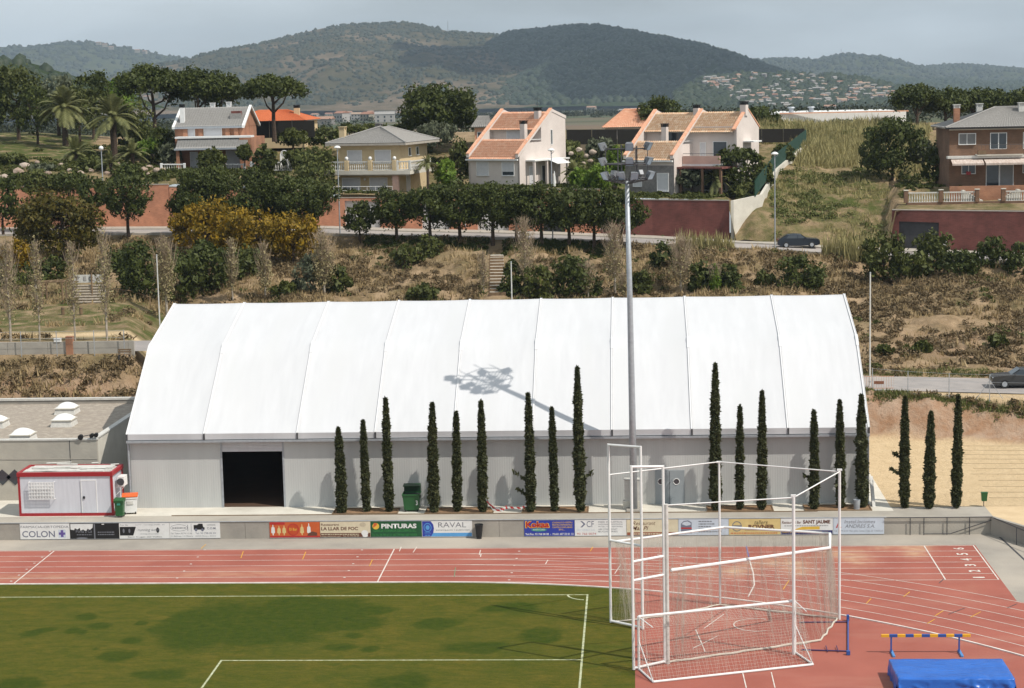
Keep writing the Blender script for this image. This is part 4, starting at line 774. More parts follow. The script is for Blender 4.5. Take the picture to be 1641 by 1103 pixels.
# ================================================================ hurdles
m_hy, m_hb = plain('hurdle_yellow',(.75,.40,.03),.5), plain('hurdle_blue',(.03,.09,.33),.5)
a, b = gnd(1428,1048), gnd(1537,1048)
hu = thing('training_hurdle', 'yellow and blue striped hurdle standing behind the blue mat', 'hurdle', (a.x, a.y, 0)); L = b.x-a.x
za = at(1430,1019,a.y).z; xs = np.linspace(-.45, L+.5, 12)
for i in range(11): MB().cb(((xs[i]+xs[i+1])/2,0,za-.06), xs[i+1]-xs[i], .09, .13, .01).build('bar_segment', m_hb if i % 2 else m_hy, hu)
for x in (0,L): MB().bx(x-.035,x+.035,-.03,.03,.06,za-.06).build('upright', m_hb, hu); MB().cb((x+.05,-.1,0),.13,.95,.10,.02).build('foot', plain('hurdle_foot',(.08,.25,.55),.5) if x == 0 else bpy.data.materials['hurdle_foot'], hu)
a, b = gnd(1359,1049), gnd(1359,996); c, d = gnd(1284,1043), gnd(1280,999)
h2 = thing('tipped_hurdle', 'dark blue hurdle lying tipped over to the right of the goal', 'hurdle', (a.x, a.y, 0))
MB().tube([(0,0,.08),(b.x-a.x,b.y-a.y,.08)],.035,6).build('crossbar', m_hb, h2)
m_pu = plain('dark_purple_tube',(.035,.02,.10),.5)
for q, y in ((c,.35),(d,b.y-a.y-.25)): MB().tube([((b.x-a.x)*y/(b.y-a.y),y,.05),(q.x-a.x,q.y-a.y,.05)], .03, 6).build('leg', m_pu, h2)
for px in (1325,1342): q = gnd(px,1043); MB().tube([(q.x-a.x,q.y-a.y-.35,.06),(q.x-a.x,q.y-a.y+.45,.10)], .022, 6).build('foot', m_pu, h2)
MB().bx(-.08,.08,-.18,0,.02,.2).build('end_cap', m_hb, h2); MB().bx(b.x-a.x-.06,b.x-a.x+.06,b.y-a.y,b.y-a.y+.15,.02,.3).build('end_cap', m_hb, h2)
# ================================================================ landing mat under blue cover
mz = .72; A_, B_ = gnd(1430,1056,mz), gnd(1600,1054,mz); 
y1 = A_.y; y0 = y1-2.75; x0_, x1_ = A_.x-.12, B_.x+.12
mat_ = thing('landing_mat', 'high-jump landing mat under a creased bright blue cover', 'mat', ((x0_+x1_)/2, (y0+y1)/2, 0))
hx, hy = (x1_-x0_)/2, (y1-y0)/2
m_blue = mat('blue_tarpaulin',(.016,.125,.50),(.012,.10,.42),rough=.32,scale=1.2,bump=.02,bscale=3,spec=.5)
def tarp(u, v):
    # u,v in [-1,1] beyond 1 -> hangs down the sides
    x, y, z = u*hx, v*hy, mz
    ou, ov = max(0,abs(u)-1), max(0,abs(v)-1); s = max(ou*hx, ov*hy)
    x = max(-hx,min(hx,x)); y = max(-hy,min(hy,y))
    n1 = float(fbm(u*2.2+3, v*2.2+9, 4)); n2 = float(fbm(u*6+30, v*6, 3))
    if s > 0:
        z = mz-s; w = min(1,s/.5); fx = (.10*math.sin(u*9+n1*9)+.08*math.sin(u*23+n2*7))*w; fy = (.10*math.sin(v*9+n1*9)+.07*math.sin(v*21+n2*7))*w
        if ov*hy >= ou*hx: y += math.copysign(.05+max(0,fx)+.06*w, v)
        if ou > 0 and ou*hx >= ov*hy: x += math.copysign(.02+max(0,fy)*.5, u)
        z = max(.015, z+.03*n2)
    else:
        e = max(abs(u),abs(v)); z += .09*n1+.045*n2+(.09*max(0,math.sin(u*5+2*n1)-.4) if v < -.55 else 0)
        if e > .93: z -= .35*(e-.93)
    return (x,y,z)
k = 1+mz/hx; kv = 1+mz/hy
MB().grid(lambda u,v: tarp((u*2-1)*k,(v*2-1)*kv), 90, 90).build('cover', m_blue, mat_, smooth=True)
MB().bx(-hx+.06,hx-.06,-hy+.06,hy-.06,.01,mz-.10).build('foam_block', plain('foam',(.1,.1,.12),.9), mat_)
# ================================================================ terrain behind the hall
def zc(px, py, Y): return at(px, py, Y).z
def pxof(X, Y, z=8.0):
    d0 = X*fw.x+Y*fw.y+(z-CH)*fw.z; return PW/2+F*(X*rt.x+Y*rt.y+(z-CH)*rt.z)/d0
RFX = [-200,200,500,640,800,900,1050,1150,1250,1330,1450,1641,1900]
RFY = [379,376,375,380,383,386,392,398,402,408,413,421,432]
RFD = [201,201,200,199,198,197,196,194,192,190,188,185,181]
def rfront(px): py = np.interp(px, RFX, RFY); Y = np.interp(px, RFX, RFD); return float(Y), zc(float(px), float(py), float(Y))
RW = 8.0
LOW = {}
def road_tail(px): Y, z = rfront(px); return [(Y-3.0, z-1.55), (Y-.7, z-.18), (Y, z), (Y+RW, z), (Y+RW+6, z+.02)]
for px in (-200, 60, 205):
    LOW[px] = [(100,1.0),(128.5,1.0),(129.4,3.2),(131,4.9),(133.5,6.1),(135.6,zc(60,576,135.6)),(136.2,7.05),(142.5,7.1),(147,zc(60,541,147)),(158,zc(60,509,158)),(170,zc(60,478,170)),(183,zc(60,440,183)),(193,zc(60,405,193))]+road_tail(px)
for px in (300,450,600,780,900,1050,1200):
    Y, z = rfront(px); f0 = at(px, np.interp(px,RFX,RFY)+1, Y)
    y484 = 484-(px-300)*.012
    LOW[px] = [(100,1.0),(138,1.0),(141,1.6),(150,3.0),(165,4.6),(176,zc(px,y484,176)),(184,zc(px,y484-36,184)),(191,zc(px,y484-66,191))]+[q for q in road_tail(px) if q[0] > 191.3]
for px, foot, top, tpy, rfy in ((1385,132.6,134.3,630,136.5),(1500,131.3,132.9,642,135.3),(1641,129.7,131.2,660,134),(1900,127,128.5,690,131)):
    zt = zc(px,tpy,top); zr_ = 3.55
    LOW[px] = [(100,1.0),(foot-.3,1.0),(foot,1.15),(foot+.7,1.0+(zt-1)*.62),(top,zt),(top+1,max(zt,zr_-.05)),(rfy,zr_),(rfy+7,zr_),(rfy+8,zr_+.1),(150,zc(1500,578,150)),(160,zc(1500,542,160)),(172,zc(1500,490,172)),(181,zc(1500,450,181)-.2)]+road_tail(px)
cols = sorted(LOW)
GY = np.arange(100, 235, .35)
TAB = np.array([np.interp(GY, [k[0] for k in LOW[c]], [k[1] for k in LOW[c]]) for c in cols])
def low_z(X, Y, noise=True):
    X = np.asarray(X, float); Y = np.asarray(Y, float); p = pxof(X, Y)
    ci = np.clip(np.searchsorted(cols, p)-1, 0, len(cols)-2); c = np.array(cols, float); t = np.clip((p-c[ci])/(c[ci+1]-c[ci]), 0, 1)
    yi = np.clip((Y-100)/.35, 0, len(GY)-1.001); j = yi.astype(int); fy = yi-j
    g = lambda a: TAB[a, j]*(1-fy)+TAB[a, j+1]*fy
    z = g(ci)*(1-t)+g(ci+1)*t
    rf = np.interp(p, RFX, RFD)
    if noise:
        rough = np.clip((z-1.1)/1.2, 0, 1)*np.clip((rf-.6-Y)/2.0, 0, 1)
        rd = np.where(p > 1330, np.clip(np.maximum(np.interp(p,[1385,1641],[136.2,133.7])-.2-Y, Y-(np.interp(p,[1385,1641],[136.5,134])+7.5)), 0, 1.5)/1.5, np.where(p < 260, np.clip(np.maximum(135.2-Y, (Y-144)), 0, 2)/2, 1))
        park = np.where(p < 260, np.clip((Y-165)/10, .12, 1)+(Y < 136), 1); park = np.clip(park, 0, 1)
        park = park*np.clip(np.abs(p-796)/14-.9,0,1)
        z = z+rough*rd*park*(fbm(X*.16, Y*.16)*2.2+fbm(X*.55+9, Y*.55)*1.0+fbm(X*1.6, Y*1.6+7)*.35)
        # eroded runnels on the cut banks
        cut = np.exp(-((Y-np.where(p > 1300, np.interp(p,[1385,1641],[133.5,130.5]), 132.5))/1.6)**2)*np.where((p < 260)|(p > 1330), 1, 0)*np.clip((z-1.1)/.5,0,1)
        z = z-cut*(.45*np.abs(np.sin(X*2.1+fbm(X*.8,Y*.3)*6))+.5*np.clip(fbm(X*.5+50,Y*.5),0,1))*np.where(p < 260, 1.6, .9)
    dx = np.maximum(np.maximum(HX0-.9-X, X-(HX1+1.0)), 0); dy = np.maximum(Y-(HB+.9), 0); z = np.minimum(z, .97+3.0*dx+1.2*dy)
    dxb = np.maximum(X-(-31.2), 0); inside = (X < -31.0) & (Y < 129.2); z = np.where(inside, np.minimum(z, .97), z)
    return z
m_hill, t_, b_, N_, L_ = newmat('dry_hillside')
def _hill(N_, L_, b_, wt=None):
    g = N_.new('ShaderNodeNewGeometry')
    def noise(s, d=8, ro=.65, off=(0,0,0)):
        mp = N_.new('ShaderNodeMapping'); mp.inputs['Location'].default_value = off; L_.new(g.outputs['Position'], mp.inputs[0])
        n = N_.new('ShaderNodeTexNoise'); n.inputs['Scale'].default_value = s; n.inputs['Detail'].default_value = d; n.inputs['Roughness'].default_value = ro; L_.new(mp.outputs[0], n.inputs[0]); return n.outputs[0]
    def ramp(i, a, b, p, q):
        r = N_.new('ShaderNodeValToRGB'); r.color_ramp.elements[0].position = p; r.color_ramp.elements[1].position = q
        r.color_ramp.elements[0].color = (*a,1); r.color_ramp.elements[1].color = (*b,1); L_.new(i, r.inputs[0]); return r.outputs[0]
    def mix(f, a, b):
        m = N_.new('ShaderNodeMixRGB'); L_.new(f, m.inputs[0]); L_.new(a, m.inputs[1]); L_.new(b, m.inputs[2]); return m.outputs[0]
    soil = ramp(noise(.7), (.41,.295,.185), (.27,.19,.115), .3, .7)
    dry = ramp(noise(1.6, off=(30,0,0)), (.235,.17,.09), (.12,.09,.052), .3, .68)
    c = mix(ramp(noise(.28, 9, .7, (9,5,0)), (0,0,0), (1,1,1), .43, .60), soil, dry)
    gr = N_.new('ShaderNodeAttribute'); gr.attribute_name = 'green'; gn = ramp(noise(.6, 7, .65, (70,0,0)), (.0,.0,.0), (1,1,1), .35, .6)
    ml = N_.new('ShaderNodeMath'); ml.operation = 'MULTIPLY'; L_.new(gr.outputs['Fac'], ml.inputs[0]); L_.new(gn, ml.inputs[1])
    c = mix(ml.outputs[0], c, ramp(noise(2.5), (.09,.10,.028), (.06,.08,.02), .3, .7))
    sa = N_.new('ShaderNodeAttribute'); sa.attribute_name = 'sand'; c = mix(sa.outputs['Fac'], c, ramp(noise(.9, 8), (.63,.485,.305), (.54,.405,.245), .3, .7))
    ca = N_.new('ShaderNodeAttribute'); ca.attribute_name = 'cut'; c = mix(ca.outputs['Fac'], c, ramp(noise(.8, 8), (.345,.205,.125), (.41,.295,.215), .38, .62))
    L_.new(c, b_.inputs['Base Color']); b_.inputs['Roughness'].default_value = 1; b_.inputs['Specular IOR Level'].default_value = .1
    bp = N_.new('ShaderNodeBump'); bp.inputs['Distance'].default_value = .26; L_.new(noise(2.2, 9, .7), bp.inputs['Height']); L_.new(bp.outputs[0], b_.inputs['Normal'])
_hill(N_, L_, b_)
def hillside():
    xs = np.arange(-110, 112, .55); ys = np.concatenate([np.arange(104, 128, 3.0), np.arange(128, 146, .4), np.arange(146, 214, .6)])
    X, Y = np.meshgrid(xs, ys); X = X.ravel(); Y = Y.ravel(); Z = low_z(X, Y)
    keep_lo = (X > 14.8) | (Y > 128)
    w = len(xs); i, j = np.meshgrid(np.arange(w-1), np.arange(len(ys)-1)); a = (j*w+i).ravel(); Q = np.stack([a, a+1, a+1+w, a+w], 1)
    p = pxof(X, Y)
    Q = Q[~((X[Q[:,0]] < 13.5) & (Y[Q[:,0]] < 127.5))]
    Q = Q[~((X[Q[:,2]] > HX0+.5) & (X[Q[:,0]] < 14.0) & (Y[Q[:,0]] < 136.5))]
    # below the boarded wall on the right the sheet ends at the wall line
    Q = Q[~(Y[Q[:,0]] < 109.5)]
    nb = fbm(X*.2, Y*.2+30)
    yard = np.clip((np.interp(p,[1385,1641],[132.6,129.7])+.15-Y)/.3, 0, 1)*(p > 1300)
    rr = np.interp(p,[1385,1641],[136.5,134]); verge = (p > 1300)*np.clip((Y-(rr-1.4))/.4,0,1)*np.clip((rr+.5-Y)/.5,0,1)*.8
    path = (p < 290)*np.clip(1-np.abs(Y-(148.5+fbm(X*.08,Y*0)*7))/2.6, 0, 1)*1.3+(p < 290)*np.clip(1-np.hypot((X+36)/5,(Y-160)/5),0,1)*1.4
    cut = np.exp(-((Y-np.where(p > 1300, np.interp(p,[1385,1641],[133.4,130.4]), 132.3))/1.5)**4)*((p < 262)*.55+(p > 1330)*1.0); cut = np.maximum(cut, (p > 1330)*np.clip((Y-(np.interp(p,[1385,1641],[136.5,134])+8.5))/1.5,0,1)*np.clip((166-Y)/7,0,1)*.45*np.clip(.6+2.2*fbm(X*.22+5,Y*.22),0,1))
    green = (p < 290)*np.clip((Y-142)/3,0,1)*np.clip((178-Y)/6,0,1)*.75+(p > 1300)*np.clip(1-np.abs(Y-(rr-1.9))/.7,0,1)*1.2+(p > 1300)*np.clip(1-np.abs(Y-(rr+9.2))/1.4,0,1)+.25*(nb > .05)
    o = fast_mesh('hillside', np.stack([X,Y,Z],1), Q, m_hill, attrs={'green': np.clip(green,0,1), 'sand': np.clip(np.maximum(np.maximum(yard,verge),path),0,1), 'cut': np.clip(cut,0,1)}, smooth=True)
    return kind(o, 'structure')
hs = hillside()
# sandy corner beyond the end of the boarded wall, held by a low wall under the handrail
e0, e1 = (XW1, YW+.1), (P1.x+6, P1.y-7.6)
kind(MB().add([(e0[0],e0[1],.99),(e1[0],e1[1],.99),(112,e1[1],.99),(112,110.6,.99),(e0[0],110.6,.99)],[(0,1,2,3,4)]).build('sand_corner', mat('corner_sand',(.61,.47,.295),(.53,.395,.24),rough=1,scale=.9,bump=.02)), 'structure')
cw_ = thing('corner_wall','low concrete wall under the handrail at the right edge','wall',(0,0,0))
for k in range(4):
    a = Vector((*e0,0)).lerp(Vector((*e1,0)),k/4+.001); b = Vector((*e0,0)).lerp(Vector((*e1,0)),(k+1)/4-.001)
    MB().add([(a.x,a.y,-.1),(b.x,b.y,-.1),(b.x-.18,b.y-.16,-.1),(a.x-.18,a.y-.16,-.1),(a.x,a.y,1.02),(b.x,b.y,1.02),(b.x-.18,b.y-.16,1.02),(a.x-.18,a.y-.16,1.02)],[(3,2,1,0),(4,5,6,7),(0,1,5,4),(1,2,6,5),(2,3,7,6),(3,0,4,7)]).build('concrete_panel', MT['concrete'], cw_)
# ---------------------------------------------------------------- upper gardens and the open lot
UP = {}
def yb(px): return rfront(px)[0]+RW+1.2
def U(px, *k): UP[px] = [(yb(px), zc(px,k[0][0],yb(px)))]+[(Y, zc(px,py,Y)) for py, Y in k[1:]]
U(-200,(300,0),(262,222),(215,262)); U(60,(302,0),(275,217),(258,222),(215,262)); U(230,(300,0),(272,216),(262,228),(225,262)); U(280,(296,0),(274,216),(272,236))
U(420,(300,0),(276,216),(274,236)); U(520,(312,0),(308,213),(306,230)); U(700,(314,0),(308,214),(306,232)); U(760,(302,0),(300,214),(298,232)); U(900,(302,0),(300,214),(298,232)); U(1010,(318,0),(312,211),(308,232)); U(1166,(321,0),(314,210),(310,232))
for px in (1176,1300,1424):
    Yr, zr_ = rfront(px); UP[px] = [(Yr+RW, zr_)]+[(Y, zc(px,py,Y)) for py, Y in ((np.interp(px,[1176,1424],[372,385]),Yr+RW+2.5),(330,208),(288,220),(240,240),(203,262))]
Yr, zr_ = rfront(1212); UP[1212] = [(Yr+RW, zr_)]+[(Y, zc(1212,py,Y)) for py, Y in ((368,Yr+RW+.8),(345,204),(322,208),(300,214),(272,221),(240,238),(203,262))]
U(1432,(337,0),(322,204),(300,206.5),(298,222)); U(1641,(338,0),(322,203),(300,205),(298,222)); U(1900,(340,0),(322,202),(300,204),(298,222))
PLAT = [(250,18.7),(300,18.5),(340,17.9)]
ucols = sorted(UP); UY = np.arange(185, 345, .5)
UTAB = []
for c in ucols:
    k = UP[c]; k = k+[(max(250,k[-1][0]+12), max(18.7,k[-1][1]))]+[q for q in PLAT[1:]]; UTAB.append(np.interp(UY, [q[0] for q in k], [q[1] for q in k]))
UTAB = np.array(UTAB)
def up_z(X, Y, noise=True):
    X = np.asarray(X, float); Y = np.asarray(Y, float); p = pxof(X, Y, 15); c = np.array(ucols, float)
    ci = np.clip(np.searchsorted(ucols, p)-1, 0, len(ucols)-2); t = np.clip((p-c[ci])/(c[ci+1]-c[ci]), 0, 1)
    yi = np.clip((Y-185)/.5, 0, len(UY)-1.001); j = yi.astype(int); fy = yi-j; g = lambda a: UTAB[a,j]*(1-fy)+UTAB[a,j+1]*fy
    z = g(ci)*(1-t)+g(ci+1)*t
    if noise:
        lot = ((p > 1178) & (p < 1428))*1.0; z = z+lot*np.clip((Y-202)/5,0,1)*(fbm(X*.15,Y*.15)*2+fbm(X*.6,Y*.6)*.9)+(1-lot)*fbm(X*.3,Y*.3)*.25
    return z
m_up, t_, b_, N_, L_ = newmat('upper_gardens'); _hill(N_, L_, b_)
def upper():
    xs = np.arange(-150, 165, .8); nr = 120
    Y0 = np.array([yb(float(np.clip(pxof(x, 205), -200, 1900))) if not (1176 < pxof(x,205) < 1425) else rfront(float(pxof(x,203)))[0]+RW for x in xs])
    tt = np.linspace(0,1,nr+1)**1.5; X = np.repeat(xs[None],nr+1,0); Y = Y0[None]+(340-Y0[None])*tt[:,None]
    Z = up_z(X.ravel(), Y.ravel()); w = len(xs); i, j = np.meshgrid(np.arange(w-1), np.arange(nr)); a = (j*w+i).ravel(); Q = np.stack([a,a+1,a+1+w,a+w],1)
    p = pxof(X.ravel(), Y.ravel(), 15); Yr = Y.ravel()
    lawn = ((p < 1170)|(p > 1440))*.62*(Yr < 250)+(p < 150)*np.clip((Yr-223)/3,0,1)*np.clip((275-Yr)/5,0,1)*1.8+((p > 760)&(p < 1010))*(Yr > 210)*.7+((p > 1010)&(p < 1170))*np.clip((217-Yr)/2,0,1)*1.5+((p > 1178)&(p < 1428))*(.55+.6*np.exp(-((Yr-212)/8)**2))
    o = fast_mesh('upper_gardens', np.stack([X.ravel(),Y.ravel(),Z],1), Q, m_up, attrs={'green': np.clip(lawn,0,1.5), 'sand': np.zeros(len(p)), 'cut': np.zeros(len(p))}, smooth=True); return kind(o,'structure')
upper()
# ---------------------------------------------------------------- roads
def ribbon(name, rows, m, parent=None):
    b = MB(); n = len(rows[0]); vs = [p for r in rows for p in r]; b.add(vs, [(i*n+j, i*n+j+1, (i+1)*n+j+1, (i+1)*n+j) for i in range(len(rows)-1) for j in range(n-1)]); return b.build(name, m, parent)
def rx(px, Y, z): return at(px, 400, Y).x
pxs = np.arange(-190, 1890, 20); rows = []; kr = []; wl = []
for px in pxs:
    Y, z = rfront(px); x = rx(px,Y,z); rows.append([(x,Y+.1,z+.06),(x,Y+3,z+.09),(x,Y+6.2,z+.06)]); kr.append([(x,Y+6.2,z+.06),(x,Y+6.21,z+.18),(x,Y+6.4,z+.18),(x,Y+RW+1.3,z+.20)]); wl.append([(x,Y-.18,z-.3),(x,Y-.18,z+.16),(x,Y+.1,z+.16),(x,Y+.11,z+.05)])
ur = kind(ribbon('upper_road', rows, MT['asphalt']), 'structure'); kind(ribbon('pavement', kr, MT['kerb']), 'structure'); ribbon('kerb', wl, MT['kerb'], ur)
rows = []
for px in range(1330, 1900, 20):
    a = float(np.interp(px,[1385,1641,1900],[136.5,134,131])); rows.append([(at(px,615,a+k).x, a+k, 3.60+h) for k,h in ((.2,0),(3.5,.03),(6.8,0))])
kind(ribbon('lower_road', rows, MT['asphalt']), 'structure')
rows = [[(x,136.6,7.10),(x,139.5,7.13),(x,142.4,7.10)] for x in np.arange(-110,-32,3)]
kind(ribbon('park_road', rows, MT['asphalt']), 'structure')
# parapet of the park road
pp = thing('parapet_wall', 'low grey parapet wall along the park road at the left', 'wall', (0,136.2,6.95))
x = -70.0
while x < at(215,560,136.2).x:
    MB().bx(x+.01,min(x+3.0,at(215,560,136.2).x)-.01,0,.22,-.3,.95).build('wall_panel', mat('parapet',(.40,.37,.32),(.32,.295,.26),scale=1) if 'parapet' not in bpy.data.materials else bpy.data.materials['parapet'], pp); x += 3.0
MB().bx(at(105,560,136).x,at(116,560,136).x,-.12,.34,-.2,1.35).build('pier', MT['brickorange'], pp)
# ---------------------------------------------------------------- red retaining walls with garages
def rwall(label, px0, px1, py_top, m, garages=(), cat='wall', extra=.15):
    n = max(2, int((px1-px0)/40)); t = thing('retaining_wall', label, cat, (0,0,0)); xs = np.linspace(px0,px1,n+1)
    def pt(px):
        Y = yb(px); z0 = rfront(px)[1]+.1; return at(px,350,Y).x, Y, z0, zc(px, np.interp(px,[px0,px1],py_top), Y)
    cuts = sorted(set(list(xs)+[g for gg in garages for g in gg[:2]]))
    for a, b in zip(cuts[:-1], cuts[1:]):
        (xa,ya,za,ta),(xb,yb_,zb,tb) = pt(a), pt(b); gg = [g for g in garages if g[0] <= a+.01 and b <= g[1]+.01]
        def slab(lo_a, lo_b, hi_a, hi_b, d, mm, nm, y_off=0):
            MB().add([(xa,ya+y_off,lo_a),(xb,yb_+y_off,lo_b),(xb,yb_+y_off+d,lo_b),(xa,ya+y_off+d,lo_a),(xa,ya+y_off,hi_a),(xb,yb_+y_off,hi_b),(xb,yb_+y_off+d,hi_b),(xa,ya+y_off+d,hi_a)],[(3,2,1,0),(4,5,6,7),(0,1,5,4),(1,2,6,5),(2,3,7,6),(3,0,4,7)]).build(nm, mm, t)
        if gg:
            gh = gg[0][2]; slab(za+gh,zb+gh,ta,tb,.35,m,'wall_section'); slab(za-.1,zb-.1,za+gh,zb+gh,.06,gg[0][3],'garage_door',.28)
        else: slab(za-.6,zb-.6,ta,tb,.35,m,'wall_section')
        slab(ta,tb,ta+.08,tb+.08,.42,MT['kerb'],'coping',-.04)
    return t
m_gd = mat('garage_door',(.62,.61,.60),(.55,.54,.53),rough=.6,scale=1,stretch=(.2,.2,4))
m_gdk = mat('dark_garage_door',(.055,.055,.06),(.04,.04,.045),rough=.6,scale=2)
rwall('long orange-red brick retaining wall below the rockery garden', -150, 272, (302,296), MT['brick'])
rwall('red brick retaining wall below the brick house with the grey roof', 273, 498, (300,306), MT['brick'])
rwall('red brick retaining wall with white garage doors below the yellow house', 499, 745, (318,316), MT['brick'], [(553,609,3.0,m_gd),(676,720,2.9,m_gd)])
rwall('brick retaining wall with pale garage below the white house, behind the pines', 746, 962, (304,304), MT['brick'], [(765,815,2.8,m_gd),(870,905,2.8,m_gdk)])
rwall('shade-toned red brick retaining wall below the lawn of the pale tiled house', 963, 1169, (320,322), MT['brickdarkshade'])  # shade of this wall face is put into its brick colour
rwall('dark red brick retaining wall with black garage at the right', 1430, 1760, (337,341), MT['brickdarkshade'], [(1441,1505,2.75,m_gdk)])
# side walls of the open lot
def sidewall(label, pts, th, m, fence=None, name='boundary_wall'):
    t = thing(name, label, 'wall', (0,0,0))
    for (a,za0,za1),(b,zb0,zb1) in zip(pts[:-1], pts[1:]):
        MB().add([(a[0],a[1],za0),(b[0],b[1],zb0),(b[0]+th,b[1],zb0),(a[0]+th,a[1],za0),(a[0],a[1],za1),(b[0],b[1],zb1),(b[0]+th,b[1],zb1),(a[0]+th,a[1],za1)],[(3,2,1,0),(4,5,6,7),(0,1,5,4),(1,2,6,5),(2,3,7,6),(3,0,4,7)]).build('wall_section', m, t)
    return t
def xy(px,py,Y): p = at(px,py,Y); return (p.x,p.y), p.z
sp = []
for px, pyt, Y, dz in ((1171,322,yb(1171),4.3),(1217,312,206.5,1.6),(1243,270,220,1.2),(1292,229,243,1.0)):
    q, z = xy(px,pyt,Y); sp.append((q, z-dz, z))
sidewall('pale concrete boundary wall climbing beside the grassy open lot', sp, .3, MT['slab'])
m_scr = mat('green_screen',(.022,.062,.045),(.016,.047,.034),rough=.8,scale=2)
fn = thing('screen_fence', 'green screened fence on top of the climbing boundary wall', 'fence', (0,0,0))
fp = [xy(1210,316,205.5), xy(1217,305,206.5), xy(1243,270,220), xy(1292,229,243)]
for (a,za),(b,zb) in zip(fp[:-1], fp[1:]):
    MB().add([(a[0],a[1],za),(b[0],b[1],zb),(b[0],b[1],zb+1.7),(a[0],a[1],za+1.7),(a[0]+.02,a[1],za),(b[0]+.02,b[1],zb),(b[0]+.02,b[1],zb+1.7),(a[0]+.02,a[1],za+1.7)],[(0,1,2,3),(7,6,5,4),(3,2,6,7),(0,3,7,4),(1,5,6,2)]).build('screen', m_scr, fn)
    n = 5
    for k in range(n): u = k/n; MB().tube([(a[0]+(b[0]-a[0])*u-.05,a[1]+(b[1]-a[1])*u,za+(zb-za)*u),(a[0]+(b[0]-a[0])*u-.05,a[1]+(b[1]-a[1])*u,za+(zb-za)*u+1.85)],.03,5).build('post', MT['dgreen'], fn)
# ---------------------------------------------------------------- steps cut in the bank
st = thing('bank_steps', 'flight of wooden-edged earth steps climbing the dry bank', 'steps', (0,0,0))
n = 15
for k in range(n):
    u = k/(n-1); px = 797+(795-797)*u; py = 482+(405-482)*u; Y = 177+(193.2-177)*u; p = at(px,py,Y); wd = (26-6*u)*mpp(Y)/2; zs_ = float(low_z(p.x,Y+.6,False))
    MB().bx(p.x-wd,p.x+wd,Y,Y+1.25,zs_-1.2,zs_+.14).build('step', MT['slab'], st); MB().bx(p.x-wd-.06,p.x+wd+.06,Y-.10,Y-.001,zs_-.7,zs_+.20).build('timber_edge', MT['wood'], st)
# ================================================================ houses on the upper street
def house(label, px, py, Y, rz=0.0, name='house'):
    p = at(px, py, Y); return thing(name, label, 'house', (p.x, p.y, p.z), R(rz)), mpp(Y)
def window(t, x0, x1, z0, z1, y, m, fm=None, sill=True, side=None, name='window', d=.06):
    """window in the wall plane y (front, facing -y) or x=side (facing +x)"""
    def bxx(b, u0, u1, v0, v1, d0, d1):
        return b.bx(u0,u1,y+d0,y+d1,v0,v1) if side is None else b.bx(side-d1,side-d0,u0,u1,v0,v1)
    w = bxx(MB(), x0,x1,z0,z1,-.02,.02).build(name, m, t); fm = fm or MT['white']; f = .07
    fr = MB(); bxx(fr,x0-f,x0,z0-f,z1+f,-d,.03); bxx(fr,x1,x1+f,z0-f,z1+f,-d,.03); bxx(fr,x0,x1,z1,z1+f,-d,.03)
    if not sill: bxx(fr,x0,x1,z0-f,z0,-d,.03)
    fr.build('frame', fm, w)
    if sill: bxx(MB(),x0-.02,x1+.02,z0-f,z0-.001,-d-.10,.03).build('sill', fm, w)
    return w
def tile_roof(parent, a, b, c, d, m, wave=.26, amp=.045, name='tile_roof', row=.42):
    """eave a->b, ridge d->c; real pan-tile waves and stepped rows"""
    a, b, c, d = map(Vector, (a,b,c,d)); n = (b-a).cross(d-a).normalized(); n = n if n.z > 0 else -n
    L = max((b-a).length, (c-d).length); S = ((d-a).length+(c-b).length)/2; nu = max(4, int(L/wave)*4); nr = max(2, int(S/row)); V = []; Q = []
    for j in range(nr):
        for k in (0,1):
            v = (j+k)/nr
            for i in range(nu+1):
                u = i/nu; p = a.lerp(b,u).lerp(d.lerp(c,u), v); V.append(p+n*(amp*math.sin(u*L/wave*2*math.pi)+.035*(1-k)+.03))
    w = nu+1
    for j in range(2*nr-1):
        for i in range(nu): Q.append((j*w+i, j*w+i+1, (j+1)*w+i+1, (j+1)*w+i))
    # underside so the roof has thickness
    o = len(V); V += [p-n*.08 for p in (a,b,c,d)]; 
    ob = fast_mesh(name, np.array([tuple(v) for v in V]), np.array(Q), m, parent); MB().add([tuple(p-n*.10) for p in (a,b,c,d)]+[tuple(p-n*.01) for p in (a,b,c,d)], [(3,2,1,0),(4,5,6,7),(0,1,5,4),(1,2,6,5),(2,3,7,6),(3,0,4,7)]).build('roof_board', MT['kerb'], ob)
    return ob
def chimney(t, x, y, z0, z1, w=.55, m=None, cap=None, d=None):
    d = d or w; c = MB().bx(x-w/2,x+w/2,y-d/2,y+d/2,z0,z1).build('chimney', m or MT['white'], t)
    cp = MB(); cp.bx(x-w*.62,x+w*.62,y-d*.62,y+d*.62,z1+.32,z1+.40)
    for sx in (-1,1):
        for sy in (-1,1): cp.bx(x+sx*w*.45-.05,x+sx*w*.45+.05,y+sy*d*.45-.05,y+sy*d*.45+.05,z1,z1+.32)
    cp.bx(x-w*.35,x+w*.35,y-d*.35,y+d*.35,z1,z1+.3); cp.build('cap', cap or MT['black'], c); return c
_bal = MB().lathe([(.06,0),(.06,.06),(.035,.1),(.075,.28),(.03,.55),(.055,.66),(.06,.70)], n=6).mesh('baluster')
